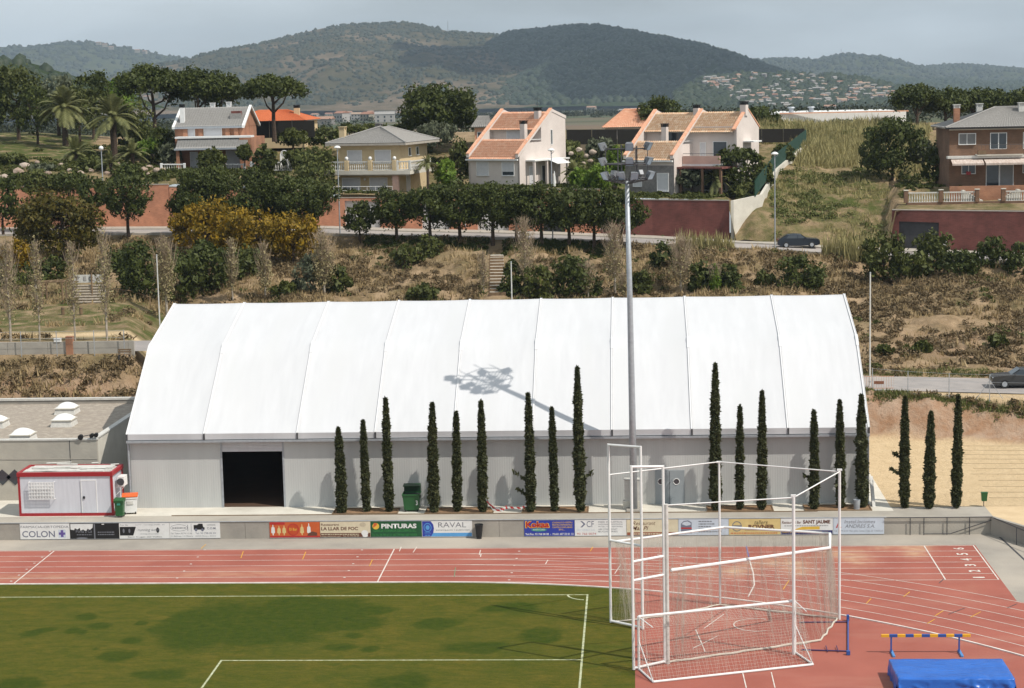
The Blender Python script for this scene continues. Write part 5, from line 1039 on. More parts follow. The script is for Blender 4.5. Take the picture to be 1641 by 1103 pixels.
def balustrade(label, pts, h=.9, m=None, parent=None, posts=True, name='balustrade', step=.26):
    m = m or MT['white']; t = parent or thing(name, label, 'balustrade', (0,0,0))
    for a, b in zip(pts[:-1], pts[1:]):
        a, b = Vector(a), Vector(b); L = (b-a).length; n = max(1, int(L/step))
        for k in range(n): p = a.lerp(b,(k+.5)/n); inst('baluster', _bal, m, t, p, 0, (1,1,h/.82))
        d = (b-a).normalized(); q = Vector((-d.y,d.x,0))*.09
        for z0, z1 in ((h-.12,h),(-.02,.04)): MB().add([tuple(a-q+Vector((0,0,z0))),tuple(b-q+Vector((0,0,z0))),tuple(b+q+Vector((0,0,z0))),tuple(a+q+Vector((0,0,z0))),tuple(a-q+Vector((0,0,z1))),tuple(b-q+Vector((0,0,z1))),tuple(b+q+Vector((0,0,z1))),tuple(a+q+Vector((0,0,z1)))],[(3,2,1,0),(4,5,6,7),(0,1,5,4),(1,2,6,5),(2,3,7,6),(3,0,4,7)]).build('rail', m, t)
    if posts:
        for p in pts: MB().cb((p[0],p[1],p[2]-.05),.26,.26,h+.12,.02).build('post', m, t)
    return t
# ---------------------------------------------------------------- brick house with grey roof
t, m = house('orange brick house with grey pitched roof and white gable trim', 278, 272, 222)
X = lambda px: (px-278)*m
Z = lambda py: (272-py)*m
MB().bx(X(283),X(393),0,8.5,-.8,Z(205)).build('wall', MT['brickorange'], t)
tile_roof(t,(X(284),-.35,Z(204)),(X(396),-.35,Z(204)),(X(396),4.3,Z(174)),(X(284),4.3,Z(174)),MT['greytile'],wave=.3,amp=.02,name='roof')
tile_roof(t,(X(284),9,Z(204)),(X(396),9,Z(204)),(X(396),4.3,Z(174)),(X(284),4.3,Z(174)),MT['greytile'],wave=.3,amp=.02,name='roof')
for x in (X(280),X(394)): MB().prism([(-.5,Z(207)),(4.3,Z(174)),(9.2,Z(207)),(9.2,Z(203)),(4.3,Z(171)),(-.5,Z(203))],x,x+.3,'x').build('gable_trim', MT['white'], t)
for x in (X(285),X(392)): MB().prism([(.05,Z(205)),(8.4,Z(205)),(4.3,Z(176))],x-.1,x+.1,'x').build('gable', MT['brickorange'], t)
MB().bx(X(283),X(396),-.42,-.25,Z(207),Z(203.5)).build('fascia', MT['greymetal'], t)
chimney(t,X(294),.8,Z(200),Z(173),.5,MT['white']); chimney(t,X(330),5.5,Z(185),Z(172),.5,MT['white'],MT['white']); chimney(t,X(357),5.5,Z(185),Z(171),.5,MT['white'],MT['white'])
MB().bx(X(372),X(387),1.35,2.4,Z(195),Z(185)+.35).build('roof_window', MT['brickdarkshade'], t); MB().bx(X(370),X(389),1.25,1.34,Z(196),Z(184)).build('roof_window_frame', MT['greytile'], t)
window(t,X(303),X(315),Z(220),Z(206),-.0,MT['shutter']); window(t,X(331),X(359),Z(219),Z(206),-.0,MT['shutter'])
for px in (297,322,366,380): MB().bx(X(px),X(px+7),-.25,-.001,Z(219),Z(206)).build('pillar', MT['brickorange'], t)
MB().bx(X(289),X(412),-2.0,-.001,Z(222),Z(219)).build('terrace_slab', MT['white'], t)
tile_roof(t,(X(293),-3.2,Z(238)),(X(407),-3.2,Z(238)),(X(407),-1.6,Z(223)),(X(293),-1.6,Z(223)),MT['greytile'],wave=.3,amp=.02,name='porch_roof')
MB().bx(X(291),X(409),-3.3,-3.15,Z(240),Z(237)).build('fascia', MT['greymetal'], t)
MB().bx(X(393)+.01,X(413),-2.0,6,-.8,Z(222)-.002).build('side_block', MT['brickorange'], t)
for px in (296,404): MB().bx(X(px)-.18,X(px)+.18,-3.05,-2.7,-.6,Z(239)).build('porch_pillar', MT['brickorange'], t)
window(t,X(307),X(318),.0,Z(245),-.0,MT['shutter'],sill=False,name='door'); window(t,X(328),X(345),.5,Z(247),-.0,MT['glass']); window(t,X(366),X(388),.0,Z(244),-.0,MT['shutter'])
MB().tube([(X(345),6,Z(176)),(X(345),6,Z(160))],.02,4).tube([(X(340),6,Z(163)),(X(350),6,Z(163))],.015,4).build('aerial', MT['darkmetal'], t)
# ---------------------------------------------------------------- yellow house
t, m = house('yellow two-storey house with hipped grey roof and white balcony balustrade', 545, 311, 215.5, -13)
k = 1/math.cos(R(13)); X = lambda px: (px-545)*m*k
Z = lambda py: (311-py)*m
W2, D2 = X(646), 9.5
MB().bx(0,W2,0,D2,-.6,Z(231)).build('wall', MT['yellowplaster'], t)
e = 1.15; ze, zr = Z(230), Z(206); cxx, cyy = W2/2+.1, D2/2
A, B, C, D_ = (-e,-e,ze),(W2+e,-e,ze),(W2+e,D2+e,ze),(-e,D2+e,ze); r1, r2 = (cxx,cyy-1.2,zr),(cxx,cyy+1.2,zr)
tile_roof(t,A,B,(cxx+.01,cyy-1.2,zr),(cxx-.01,cyy-1.2,zr),MT['greytile'],wave=.3,amp=.018,name='roof'); tile_roof(t,B,C,r2,r1,MT['greytile'],wave=.3,amp=.018,name='roof'); tile_roof(t,C,D_,(cxx-.01,cyy+1.2,zr),(cxx+.01,cyy+1.2,zr),MT['greytile'],wave=.3,amp=.018,name='roof'); tile_roof(t,D_,A,r1,r2,MT['greytile'],wave=.3,amp=.018,name='roof')
for a, b in ((A,r1),(B,r1),(C,r2)): MB().tube([(a[0],a[1],a[2]+.08),(b[0],b[1],b[2]+.08)],.10,6).build('hip_ridge', MT['greytile'], t)
MB().bx(-e,W2+e,-e-.02,-e+.1,ze-.25,ze-.02).bx(W2+e-.1,W2+e+.02,-e+.1,D2+e,ze-.25,ze-.02).bx(-e-.02,-e+.1,-e+.1,D2+e,ze-.25,ze-.02).build('fascia', MT['kerb'], t)
MB().bx(-e+.1,W2+e-.1,-e+.1,D2+e,ze-.20,ze-.12).build('soffit', MT['kerb'], t)
chimney(t,X(549),-.2+.9,Z(232),Z(209),.65,MT['yellowplaster'],MT['yellowplaster']); chimney(t,X(582),6,Z(215),Z(206),.65,MT['yellowplaster'],MT['greyrender'])
MB().lathe([(.02,0),(.28,.1),(.4,.28)],(X(590),5.2,Z(210)),10).build('satellite_dish', MT['white'], t)
for a, b in ((560,583),(606,631)): window(t,X(a),X(b),Z(262),Z(242),0,MT['shutter'],sill=False,name='balcony_door')
for a, b in ((550,579),(596,624)): window(t,X(a),X(b),Z(309),Z(286),0,MT['shutter'],sill=False,name='shuttered_door')
window(t,3.0,3.7,Z(252),Z(240),0,MT['glass'],side=W2); window(t,2.0,3.2,.1,2.0,0,MT['shutter'],side=W2,sill=False); window(t,5.6,6.4,Z(252),Z(240),0,MT['glass'],side=W2)
MB().bx(X(524),X(672),-1.9,-.001,Z(279),Z(273)).bx(W2+.001,X(672),0,6.5,Z(279),Z(273)).build('balcony_slab', MT['slab'], t)
MB().bx(X(526),X(670),-1.8,-.3,Z(280.5),Z(279)).build('balcony_soffit', MT['kerb'], t)
zb = Z(273); fp_ = [X(526),X(567),X(606),X(646)]
for x in fp_: MB().cb((x,-1.7,zb),.5,.34,(273-257)*m,.03).build('balcony_pillar', MT['yellowplaster'], t); g_ = MB().lathe([(.03,0),(.16,.1),(.21,.24),(.16,.4),(.03,.46)],(x,-1.7,zb+(273-257)*m),10).build('globe_lamp', MT['white'], t, smooth=True)
for a, b in zip(fp_[:-1], fp_[1:]): balustrade(None,[(a+.28,-1.7,zb+.1),(b-.28,-1.7,zb+.1)],.95,MT['offwhite'],t,posts=False,step=.24)
balustrade(None,[(X(650),-1.7,zb+.1),(X(671),-1.7,zb+.1),(X(671),5,zb+.1)],.95,MT['offwhite'],t,posts=True,step=.26)
for px in (588,634): MB().lathe([(.03,0),(.11,.06),(.14,.16),(.1,.26),(.02,.3)],(X(px),-.15,Z(290)),8).build('wall_lamp', MT['white'], t)
MB().bx(X(640),W2+.3,-1.4,-1.1,-.5,Z(280.6)).build('pillar', MT['pinkrender'], t)
lr = MB(); lr.tube([(X(548),-2.4,.95),(X(645),-2.4,.95)],.03,5).tube([(X(548),-2.4,.5),(X(645),-2.4,.5)],.02,5)
for q in range(8): lr.tube([(X(548+q*13.8),-2.4,-.2),(X(548+q*13.8),-2.4,.95)],.025,5)
lr.build('terrace_rail', MT['white'], t)
# ---------------------------------------------------------------- white houses with the long raked roof
def raked_house(label, px, py, Y, W, D, tm, wm, rz, ze, zr, full=True):
    t, m = house(label, px, py, Y, rz); yr = D*.70; sl = (zr-ze)/yr; zl = lambda y: ze+sl*y
    y1, y2 = 2.6, 4.4                                     # terrace cut into the slope
    MB().bx(0,W,0,.25,-.6,ze-.05).build('front_wall', wm, t); MB().bx(.0,W,D-.25,D,-.6,zr-.9).build('rear_wall', wm, t)
    for x0, op in ((-.02,False),(W-.23,True)):
        pl = [(.0,-.6),(D,-.6),(D,zr-.85),(yr,zr),(y2+.2,zl(y2+.2)-.02),(y2+.2,zl(y1)-.35),(1.5,zl(y1)-.35),(1.15,zl(1.15)),(0,ze)] if op else [(0,-.6),(D,-.6),(D,zr-.85),(yr,zr),(0,ze)]
        MB().prism(pl,x0,x0+.25,'x').build('gable_wall', wm, t)
        MB().prism([(-.35,ze-.12),(yr,zr+.02),(yr,zr+.34),(-.35,ze+.24)],x0-.06,x0+.31,'x').build('raked_parapet', wm, t)
        MB().prism([(-.38,ze+.24),(yr,zr+.345),(yr,zr+.46),(-.38,ze+.36)],x0-.09,x0+.34,'x').build('parapet_tiles', tm if tm is not MT['tilepale'] else MT['tile'], t)
        MB().prism([(yr,zr+.02),(D+.1,zr-.85),(D+.1,zr-.5),(yr,zr+.36)],x0-.06,x0+.31,'x').build('raked_parapet', wm, t)
    tile_roof(t,(.28,-.45,zl(-.45)),(W-.28,-.45,zl(-.45)),(W-.28,y1,zl(y1)),(.28,y1,zl(y1)),tm); tile_roof(t,(.28,y2-.35,zl(y2-.35)),(W-.28,y2-.35,zl(y2-.35)),(W-.28,yr,zr),(.28,yr,zr),tm); tile_roof(t,(.28,D+.2,zr-.9),(W-.28,D+.2,zr-.9),(W-.28,yr,zr),(.28,yr,zr),tm)
    MB().bx(.25,W-.25,y1+.05,y2+.3,zl(y1)-.75,zl(y1)-.6).build('terrace_floor', MT['kerb'], t); MB().bx(.26,W-.26,y1-.1,y1+.04,zl(y1)-.7,zl(y1)-.02).build('terrace_kerb', wm, t)
    MB().bx(.25,W-.25,y2+.3,y2+.5,zl(y1)-.75,zl(y2)+.0).build('terrace_wall', wm, t)
    MB().bx(-.1,W+.05,-.55,-.30,ze-.45,ze-.28).build('gutter', MT['white'], t)
    MB().tube([(W+.02,1.5,zl(y1)-.05),(W+.02,y2+.2,zl(y1)-.05)],.035,5).build('terrace_rail', MT['white'], t)
    return t, m, zl
t, m, zl = raked_house('white house with raked orange tile roof and two dark chimneys', 752, 298, 217, 6.9, 9.8, MT['tile'], MT['pinkwhite'], -30, 3.35, 8.15)
k = 1/math.cos(R(30)); X = lambda px: (px-752)*m*k
Z = lambda py: (298-py)*m
for a, b in ((766,785),(808,827)):
    w_ = window(t,X(a),X(b),Z(281),Z(260),0,MT['shutter'])
    if a == 808: MB().bx(X(a)+.05,X(b)-.05,-.03,-.021,Z(281)+.05,Z(275)).build('pane', MT['glass'], w_)
window(t,2.2,4.2,zl(2.6)-.5,zl(2.6)+1.0,4.7,MT['shutter']); window(t,6.6,6.9,4.5,6.1,0,MT['glass'],side=6.92,sill=False)
chimney(t,5.2,3.6,zl(3.6)-1.6,zl(3.6)+1.0,.62,MT['pinkwhite']); chimney(t,5.6,6.0,zl(6.0)-.5,zl(6)+.75,.62,MT['pinkwhite'])
MB().tube([(5.2,6.6,8),(5.2,6.6,9.9)],.02,4).tube([(4.9,6.6,9.7),(5.5,6.6,9.7)],.012,4).build('aerial', MT['darkmetal'], t)
MB().bx(6.93,8.2,1.2,8.6,2.75,2.9).build('porch_roof', MT['white'], t)
for y in (1.4,4.0,6.4,8.4): MB().bx(7.85,8.1,y-.12,y+.12,-.5,2.75).build('porch_column', MT['pinkwhite'], t)
window(t,2.0,3.0,.0,2.1,0,MT['shutter'],side=6.92,sill=False,name='door'); window(t,4.6,5.8,.0,2.1,0,MT['glass'],side=6.92,sill=False,name='patio_door'); MB().add([(8.2,4.2,2.75),(8.2,7,2.75),(9.3,7,2.35),(9.3,4.2,2.35),(8.2,4.2,2.79),(8.2,7,2.79),(9.3,7,2.39),(9.3,4.2,2.39)],[(3,2,1,0),(4,5,6,7),(0,1,5,4),(1,2,6,5),(2,3,7,6),(3,0,4,7)]).build('awning', MT['white'], t)
t, m, zl = raked_house('pale house with raked straw-coloured tile roof behind the floodlight lamps', 1003, 307, 213, 6.0, 10.2, MT['tilepale'], MT['pinkwhite'], -28, 3.75, 8.5)
Z = lambda py: (307-py)*m
MB().bx(-.01,6.01,-.05,-.001,-.6,2.9).build('stone_facing', MT['greyrender'], t); window(t,4.0,5.3,.1,2.0,-.05,MT['shutter']); window(t,1.0,2.0,.6,1.9,-.05,MT['shutter'])
window(t,2.6,4.8,zl(2.6)-.4,zl(2.6)+.9,4.7,MT['glass']); chimney(t,3.2,3.4,zl(3.4)-1.8,zl(3.4)+1.0,.6,MT['pinkwhite']); chimney(t,5.4,7.0,8.0,9.0,.6,MT['pinkwhite']); chimney(t,11.3,6.8,8.1,9.3,.7,MT['pinkwhite'])
MB().bx(6.02,11.4,4.6,10.2,-.6,7.0).build('wing_wall', MT['pinkwhite'], t); tile_roof(t,(6.05,3.9,6.35),(11.2,3.9,6.35),(11.2,7.2,8.55),(6.05,7.2,8.55),MT['tilepale']); tile_roof(t,(6.05,10.5,6.5),(11.2,10.5,6.5),(11.2,7.2,8.55),(6.05,7.2,8.55),MT['tilepale'])
MB().prism([(4.4,-.6),(10.3,-.6),(10.3,6.7),(7.2,8.9),(4.4,7.0)],11.2,11.5,'x').build('gable_wall', MT['pinkwhite'], t); MB().prism([(3.9,6.6),(7.2,8.9),(10.5,6.7),(10.5,6.85),(7.2,9.05),(3.9,6.75)],11.15,11.55,'x').build('parapet_tiles', MT['tile'], t)
window(t,8.6,10.2,3.2,5.3,4.6,MT['glass'],sill=False,name='balcony_door'); window(t,7.0,7.6,3.2,5.2,4.6,MT['shutter'],sill=False)
MB().bx(6.02,10.6,2.0,4.58,2.75,3.0).build('balcony_slab', MT['white'], t); MB().bx(6.1,10.6,1.95,2.15,3.0,3.85).build('balcony_parapet', MT['pinkrender'], t); MB().tube([(6.1,2.05,4.1),(10.6,2.05,4.1)],.03,5).build('balcony_rail', MT['darkmetal'], t)
MB().bx(6.03,11.5,.6,4.55,2.5,2.7).build('porch_roof', MT['brickdarkshade'], t)
for x in (6.4,9.0,11.2): MB().bx(x-.12,x+.12,.8,1.04,-.5,2.5).build('porch_column', MT['brickbrown'], t)
window(t,7.2,8.4,0,2.1,4.6,MT['glass'],sill=False,name='patio_door'); MB().bx(11.5,12.8,6.0,8.2,5.2,5.35).build('canopy', MT['white'], t)
# ---------------------------------------------------------------- brown brick house on the right
t, m = house('brown brick house with hipped grey roof, awnings and balcony at the right', 1521, 299, 206)
X = lambda px: (px-1521)*m
Z = lambda py: (299-py)*m
W5, D5 = X(1720), 9.0
MB().bx(0,W5,0,D5,-1.0,Z(207)).build('wall', MT['brickbrown'], t)
e = .55; ze, zr = Z(207), Z(178); A, B, C, D_ = (-e,-e,ze),(W5+e,-e,ze),(W5+e,D5+e,ze),(-e,D5+e,ze); rl, rr_ = (X(1603),D5/2,zr),(X(1650),D5/2,zr)
tile_roof(t,A,B,rr_,rl,MT['greytile'],wave=.3,amp=.03,name='roof'); tile_roof(t,D_,A,rl,(rl[0]+.01,rl[1]+.01,rl[2]),MT['greytile'],wave=.3,amp=.03,name='roof'); tile_roof(t,B,C,(rr_[0]-.01,rr_[1]+.01,rr_[2]),rr_,MT['greytile'],wave=.3,amp=.03,name='roof'); tile_roof(t,C,D_,rl,rr_,MT['greytile'],wave=.3,amp=.03,name='roof')
for a, b in ((A,rl),(B,rr_),(rl,rr_)): MB().tube([(a[0],a[1],a[2]+.08),(b[0],b[1],b[2]+.08)],.09,6).build('hip_ridge', MT['greytile'], t)
MB().bx(-e,W5+e,-e-.08,-e+.05,ze-.14,ze+.02).build('gutter', MT['black'], t); MB().bx(-.05,W5+.05,-.08,-.001,Z(211),Z(208)).build('frieze', MT['slab'], t)
chimney(t,X(1537),2.2,Z(205),Z(177),.62,MT['brickorange'],MT['offwhite']); chimney(t,X(1584),6.5,Z(190),Z(177),.62,MT['offwhite'],MT['offwhite']); chimney(t,X(1642),3.5,Z(190),Z(176),.62,MT['offwhite'],MT['offwhite'])
w_ = window(t,X(1536),X(1561),Z(233),Z(217),0,mat('closed_shutter',(.20,.20,.20),(.16,.16,.16),rough=.6)); MB().bx(X(1548)-.03,X(1548)+.03,-.05,-.021,Z(233),Z(217)).build('mullion', MT['white'], w_)
for a, b in ((1585,1609),(1636,1660)):
    w_ = window(t,X(a),X(b),Z(241),Z(217),0,MT['glass'],sill=False,name='balcony_door'); MB().bx(X((a+b)/2)-.05,X((a+b)/2)+.05,-.05,-.021,Z(241),Z(217)).build('mullion', MT['white'], w_)
MB().bx(X(1561),X(1632),-1.3,-.001,Z(251),Z(249)).build('balcony_slab', MT['slab'], t); MB().bx(X(1561),X(1632),-1.3,-1.1,Z(249),Z(241)).build('balcony_parapet', MT['brickbrown'], t)
br_ = MB(); br_.tube([(X(1561),-1.2,Z(234)),(X(1632),-1.2,Z(234))],.025,5)
for q in range(12): br_.tube([(X(1561)+q*(X(1632)-X(1561))/11,-1.2,Z(241)),(X(1561)+q*(X(1632)-X(1561))/11,-1.2,Z(234))],.012,4)
br_.build('balcony_rail', MT['darkmetal'], t)
MB().bx(X(1562),X(1575),-1.32,-1.31,Z(249),Z(243)).build('plant_box', MT['wood'], t)
MB().bx(X(1516),X(1720),-1.0,-.002,Z(255),Z(251.2)).build('floor_band', MT['offwhite'], t)
for a, b, dz in ((1521,1570,0),(1572,1648,.2),(1650,1720,0)):
    aw = MB(); n = 8
    for q in range(n):
        x0, x1 = X(a)+(X(b)-X(a))*q/n, X(a)+(X(b)-X(a))*(q+1)/n; aw.add([(x0,-.9,Z(256)),(x1,-.9,Z(256)),(x1,-2.0-dz,Z(262)),(x0,-2.0-dz,Z(262)),(x0,-2.0-dz,Z(265)),(x1,-2.0-dz,Z(265))],[(0,1,2,3),(3,2,5,4)])
    aw.build('awning', mat('awning_cloth',(.58,.50,.45),(.42,.33,.28),rough=.9,scale=2,stretch=(3,1,1)) if 'awning_cloth' not in bpy.data.materials else bpy.data.materials['awning_cloth'], t)
w_ = window(t,X(1541),X(1561),Z(279),Z(266),0,MT['glass']); MB().bx(X(1551)-.03,X(1551)+.03,-.05,-.021,Z(279),Z(266)).build('mullion', MT['white'], w_); MB().bx(X(1547),X(1554),-.25,-.07,Z(281),Z(276)).build('flower_box', MT['red'], w_)
window(t,X(1579),X(1598),0.0,Z(267),0,MT['glass'],sill=False,name='door'); window(t,X(1600),X(1620),0.0,Z(267),0,mat('grey_shutter',(.24,.24,.24),(.2,.2,.2)),sill=False,name='closed_door'); window(t,X(1636),X(1652),Z(279),Z(266),0,MT['glass'])
# terrace wall, balustrade and stairs in front of it
ty = yb(1500)+4.5
tw = thing('terrace_wall', 'brown brick terrace wall with white balustrade and twin stairs below the brown house', 'wall', (0,0,0))
p0, p1 = at(1452,325,ty), at(1760,329,ty); z0 = p0.z
MB().bx(p0.x,p1.x,ty,ty+.3,z0-1.6,z0).build('wall', MT['brickbrown'], tw)
pil = [1452,1508,1566,1608,1670,1720]
for px in pil: q = at(px,320,ty); MB().cb((q.x,ty+.1,z0-.02),.42,.42,1.25,.03).build('pillar', MT['brickbrown'], tw); MB().cb((q.x,ty+.1,z0+1.23),.5,.5,.08,.02).build('pillar_cap', MT['slab'], tw)
for a, b in ((1452,1508),(1508,1566),(1608,1670),(1670,1720)): balustrade(None,[(at(a,320,ty).x+.25,ty+.1,z0),(at(b,320,ty).x-.25,ty+.1,z0)],1.05,MT['offwhite'],tw,posts=False,step=.24)
yy = ty+2.2; q0, q1 = at(1522,299,yy), at(1760,302,yy); MB().bx(q0.x,q1.x,yy,yy+.25,z0-.5,q0.z).build('upper_wall', MT['brickorange'], tw)
for s_, pxs_ in ((1,1604),(-1,1572)):
    for q in range(7):
        x = at(pxs_,320,ty).x+s_*q*.3; MB().bx(x,x+.3,ty+.5,ty+1.7,z0-.6,z0+.1+.17*q).build('stair_step', MT['slab'], tw)
# ---------------------------------------------------------------- roofs further back
def hip_house(label, px0, px1, py_e, py_r, Y, wm, tm, h=3.0, depth=9.0, rz=0, rid=.45, name='house'):
    a, b = at(px0,py_e,Y), at(px1,py_e,Y); W = b.x-a.x; t = thing(name, label, 'house', (a.x,a.y,a.z-h), R(rz)); zr = (py_e-py_r)*mpp(Y)+h
    MB().bx(.4,W-.4,.4,depth-.4,-.5,h).build('wall', wm, t); r0_, r1_ = (W*(.5-rid/2),depth/2,zr),(W*(.5+rid/2),depth/2,zr)
    tile_roof(t,(0,0,h),(W,0,h),r1_,r0_,tm,name='roof'); tile_roof(t,(0,depth,h),(W,depth,h),r1_,r0_,tm,name='roof'); tile_roof(t,(W,0,h),(W,depth,h),(r1_[0],r1_[1]+.02,zr),r1_,tm,name='roof'); tile_roof(t,(0,depth,h),(0,0,h),r0_,(r0_[0],r0_[1]+.02,zr),tm,name='roof')
    for q in range(max(1,int(W/4))): x = W*(q+.5)/max(1,int(W/4)); window(t,x-.6,x+.6,h-1.9,h-.7,.4,MT['glass'])
    return t, W, zr
t, W, zr = hip_house('low house with bright orange hipped roof and yellow chimney behind the pine', 360, 490, 196, 179, 246, MT['yellowplaster'], MT['tileorange'], depth=12, rid=.35); chimney(t,W*.83,4,3.2,4.6,.7,MT['yellowplaster'])
hip_house('house with orange-red hipped roof behind the dark hedge', 965, 1062, 205, 177, 252, MT['pinkwhite'], MT['tile'], depth=12, rid=.25)
hip_house('small grey-roofed outbuilding left of the white house', 755, 790, 204, 187, 243, MT['tile'], MT['greytile'], depth=6)
g_ = hip_house('house with flat terracotta roof low beside the boundary wall', 1188, 1250, 312, 306, 224, MT['brickorange'], MT['tile'], depth=5, h=2.2)
p, q, r_ = at(1185,203,330), at(1250,203,328), at(1452,201,330)
t = thing('warehouse', 'long white flat-roofed warehouse beyond the grassy lot', 'building', (0,0,0))
MB().add([(p.x,330,p.z-2),(q.x,328,p.z-2),(q.x,360,p.z-2),(p.x,360,p.z-2),(p.x,330,p.z+1.7),(q.x,328,p.z+1.9),(q.x,360,p.z+1.9),(p.x,360,p.z+1.7)],[(4,5,6,7),(0,1,5,4),(1,2,6,5),(3,0,4,7)]).build('wing', mat('warehouse_grey',(.42,.42,.42),(.36,.36,.36)), t)
MB().add([(q.x+.01,328,p.z-2),(r_.x,330,p.z-2),(r_.x,360,p.z-2),(q.x+.01,360,p.z-2),(q.x+.01,328,p.z+2.0),(r_.x,330,p.z+2.0),(r_.x,360,p.z+2.0),(q.x+.01,360,p.z+2.0)],[(4,5,6,7),(0,1,5,4),(1,2,6,5),(3,0,4,7)]).build('hall', MT['white'], t); MB().bx(q.x-.1,r_.x+.1,327.8,328.1,p.z+2.02,p.z+2.22).build('roof_edge', MT['tile'], t)
for px in (1268,1300): c = at(px,188,335); MB().lathe([(.4,0),(.4,.8),(.7,.9),(.5,1.1)],(c.x,335,p.z+2),8).build('roof_vent', MT['greymetal'], t)
# ---------------------------------------------------------------- garden balustrades, fences, furniture
def garden_bal(label, px0, px1, py, Y, h=.95):
    a, b = at(px0,py,Y), at(px1,py,Y); balustrade(label, [(a.x,a.y,a.z),(b.x,b.y,b.z)], h)
garden_bal('short white balustrade left of the brick house garden', 259, 296, 276, 217); garden_bal('white balustrade in front of the brick house', 357, 392, 276, 217.5); garden_bal('white balustrade right of the brick house garden', 433, 466, 273, 218)
def chair(label, px, py, Y):
    p = at(px,py,Y); t = thing('garden_chair', label, 'chair', p)
    for sx in (-1,1):
        for sy in (-1,1): MB().tube([(sx*.24,sy*.22,0),(sx*.22,sy*.2,.42)],.025,5).build('leg', MT['white'], t)
    MB().cb((0,0,.40),.52,.5,.05,.02).build('seat', MT['white'], t); MB().bx(-.26,.26,.2,.25,.45,1.0).build('backrest', MT['white'], t)
    for sx in (-1,1): MB().bx(sx*.26-.03,sx*.26+.03,-.22,.22,.62,.66).build('armrest', MT['white'], t)
chair('white plastic garden chair beside the brick house', 404, 273, 217)
p = at(456,262,219); t = thing('garden_arbour', 'small white arched garden seat right of the brick house', 'arbour', p)
for sx in (-1,1): MB().bx(sx*.42-.04,sx*.42+.04,-.25,.25,-.6,1.05).build('post', MT['white'], t)
MB().tube([(.42*math.cos(R(a)),0,1.05+.42*math.sin(R(a))) for a in range(0,181,20)],.05,6).build('arch', MT['white'], t); MB().bx(-.4,.4,.18,.22,-.2,1.3).build('back_panel', MT['offwhite'], t); MB().bx(-.4,.4,-.25,.15,-.2,-.14).build('seat', MT['white'], t)
p = at(889,310,212); t = thing('closed_parasol', 'closed white parasol on the terrace of the white house', 'parasol', p); MB().tube([(0,0,0),(0,0,2.5)],.025,6).build('pole', MT['greymetal'], t); MB().lathe([(.10,.75),(.17,.8),(.16,1.2),(.10,1.9),(.04,2.4),(.01,2.5)],n=9).build('canopy', MT['white'], t); MB().lathe([(.25,0),(.25,.08)],n=10).build('base', MT['concrete'], t)
# screens and hedged boundaries behind the houses
def panel_fence(label, pts, h, m, name='screen_fence'):
    t = thing(name, label, 'fence', (0,0,0))
    for (x0,y0,z0),(x1,y1,z1) in zip(pts[:-1], pts[1:]):
        d = Vector((x1-x0,y1-y0,0)); n = max(1,int(d.length/2.5))
        for k in range(n):
            a, b = k/n, (k+1)/n; L = lambda u: (x0+(x1-x0)*u, y0+(y1-y0)*u, z0+(z1-z0)*u)
            A_, B_ = L(a+.01/n), L(b-.01/n); MB().add([(A_[0],A_[1],A_[2]),(B_[0],B_[1],B_[2]),(B_[0],B_[1],B_[2]+h),(A_[0],A_[1],A_[2]+h),(A_[0],A_[1]+.05,A_[2]),(B_[0],B_[1]+.05,B_[2]),(B_[0],B_[1]+.05,B_[2]+h),(A_[0],A_[1]+.05,A_[2]+h)],[(0,1,2,3),(7,6,5,4),(3,2,6,7),(0,3,7,4),(1,5,6,2)]).build('panel', m, t)
            MB().tube([A_,(A_[0],A_[1],A_[2]+h+.12)],.04,5).build('post', MT['darkmetal'], t)
    return t
m_dk = mat('dark_heather_screen',(.03,.027,.023),(.02,.018,.016),rough=1,scale=4,stretch=(6,6,.5))
panel_fence('dark heather screen behind the brick house below the orange roof',[tuple(at(396,222,238)),tuple(at(505,220,238))],2.1,m_dk); panel_fence('long dark screen fence behind the white house',[tuple(at(908,232,245)),tuple(at(1030,231,245))],1.9,m_dk); panel_fence('black screen fence right of the pale tiled house',[tuple(at(1186,229,243)),tuple(at(1290,228,243))],1.7,m_dk); panel_fence('green screen behind the brown brick house',[tuple(at(1505,222,222)),tuple(at(1525,222,222))],1.6,m_scr)
panel_fence('pale reed fence behind the white house',[tuple(at(905,247,243)),tuple(at(990,247,243))],1.2,mat('reed_fence',(.25,.20,.14),(.17,.135,.09),rough=1,scale=4,stretch=(8,8,.4)))
p = at(1513,388,yb(1513)-.1); t = thing('meter_box', 'small white meter box on the dark brick wall beside the garage', 'box', p); MB().cb((0,-.1,-.35),.55,.2,.7,.02).build('housing', MT['white'], t); MB().bx(-.2,.2,-.215,-.2,-.28,.28).build('door', MT['offwhite'], t)
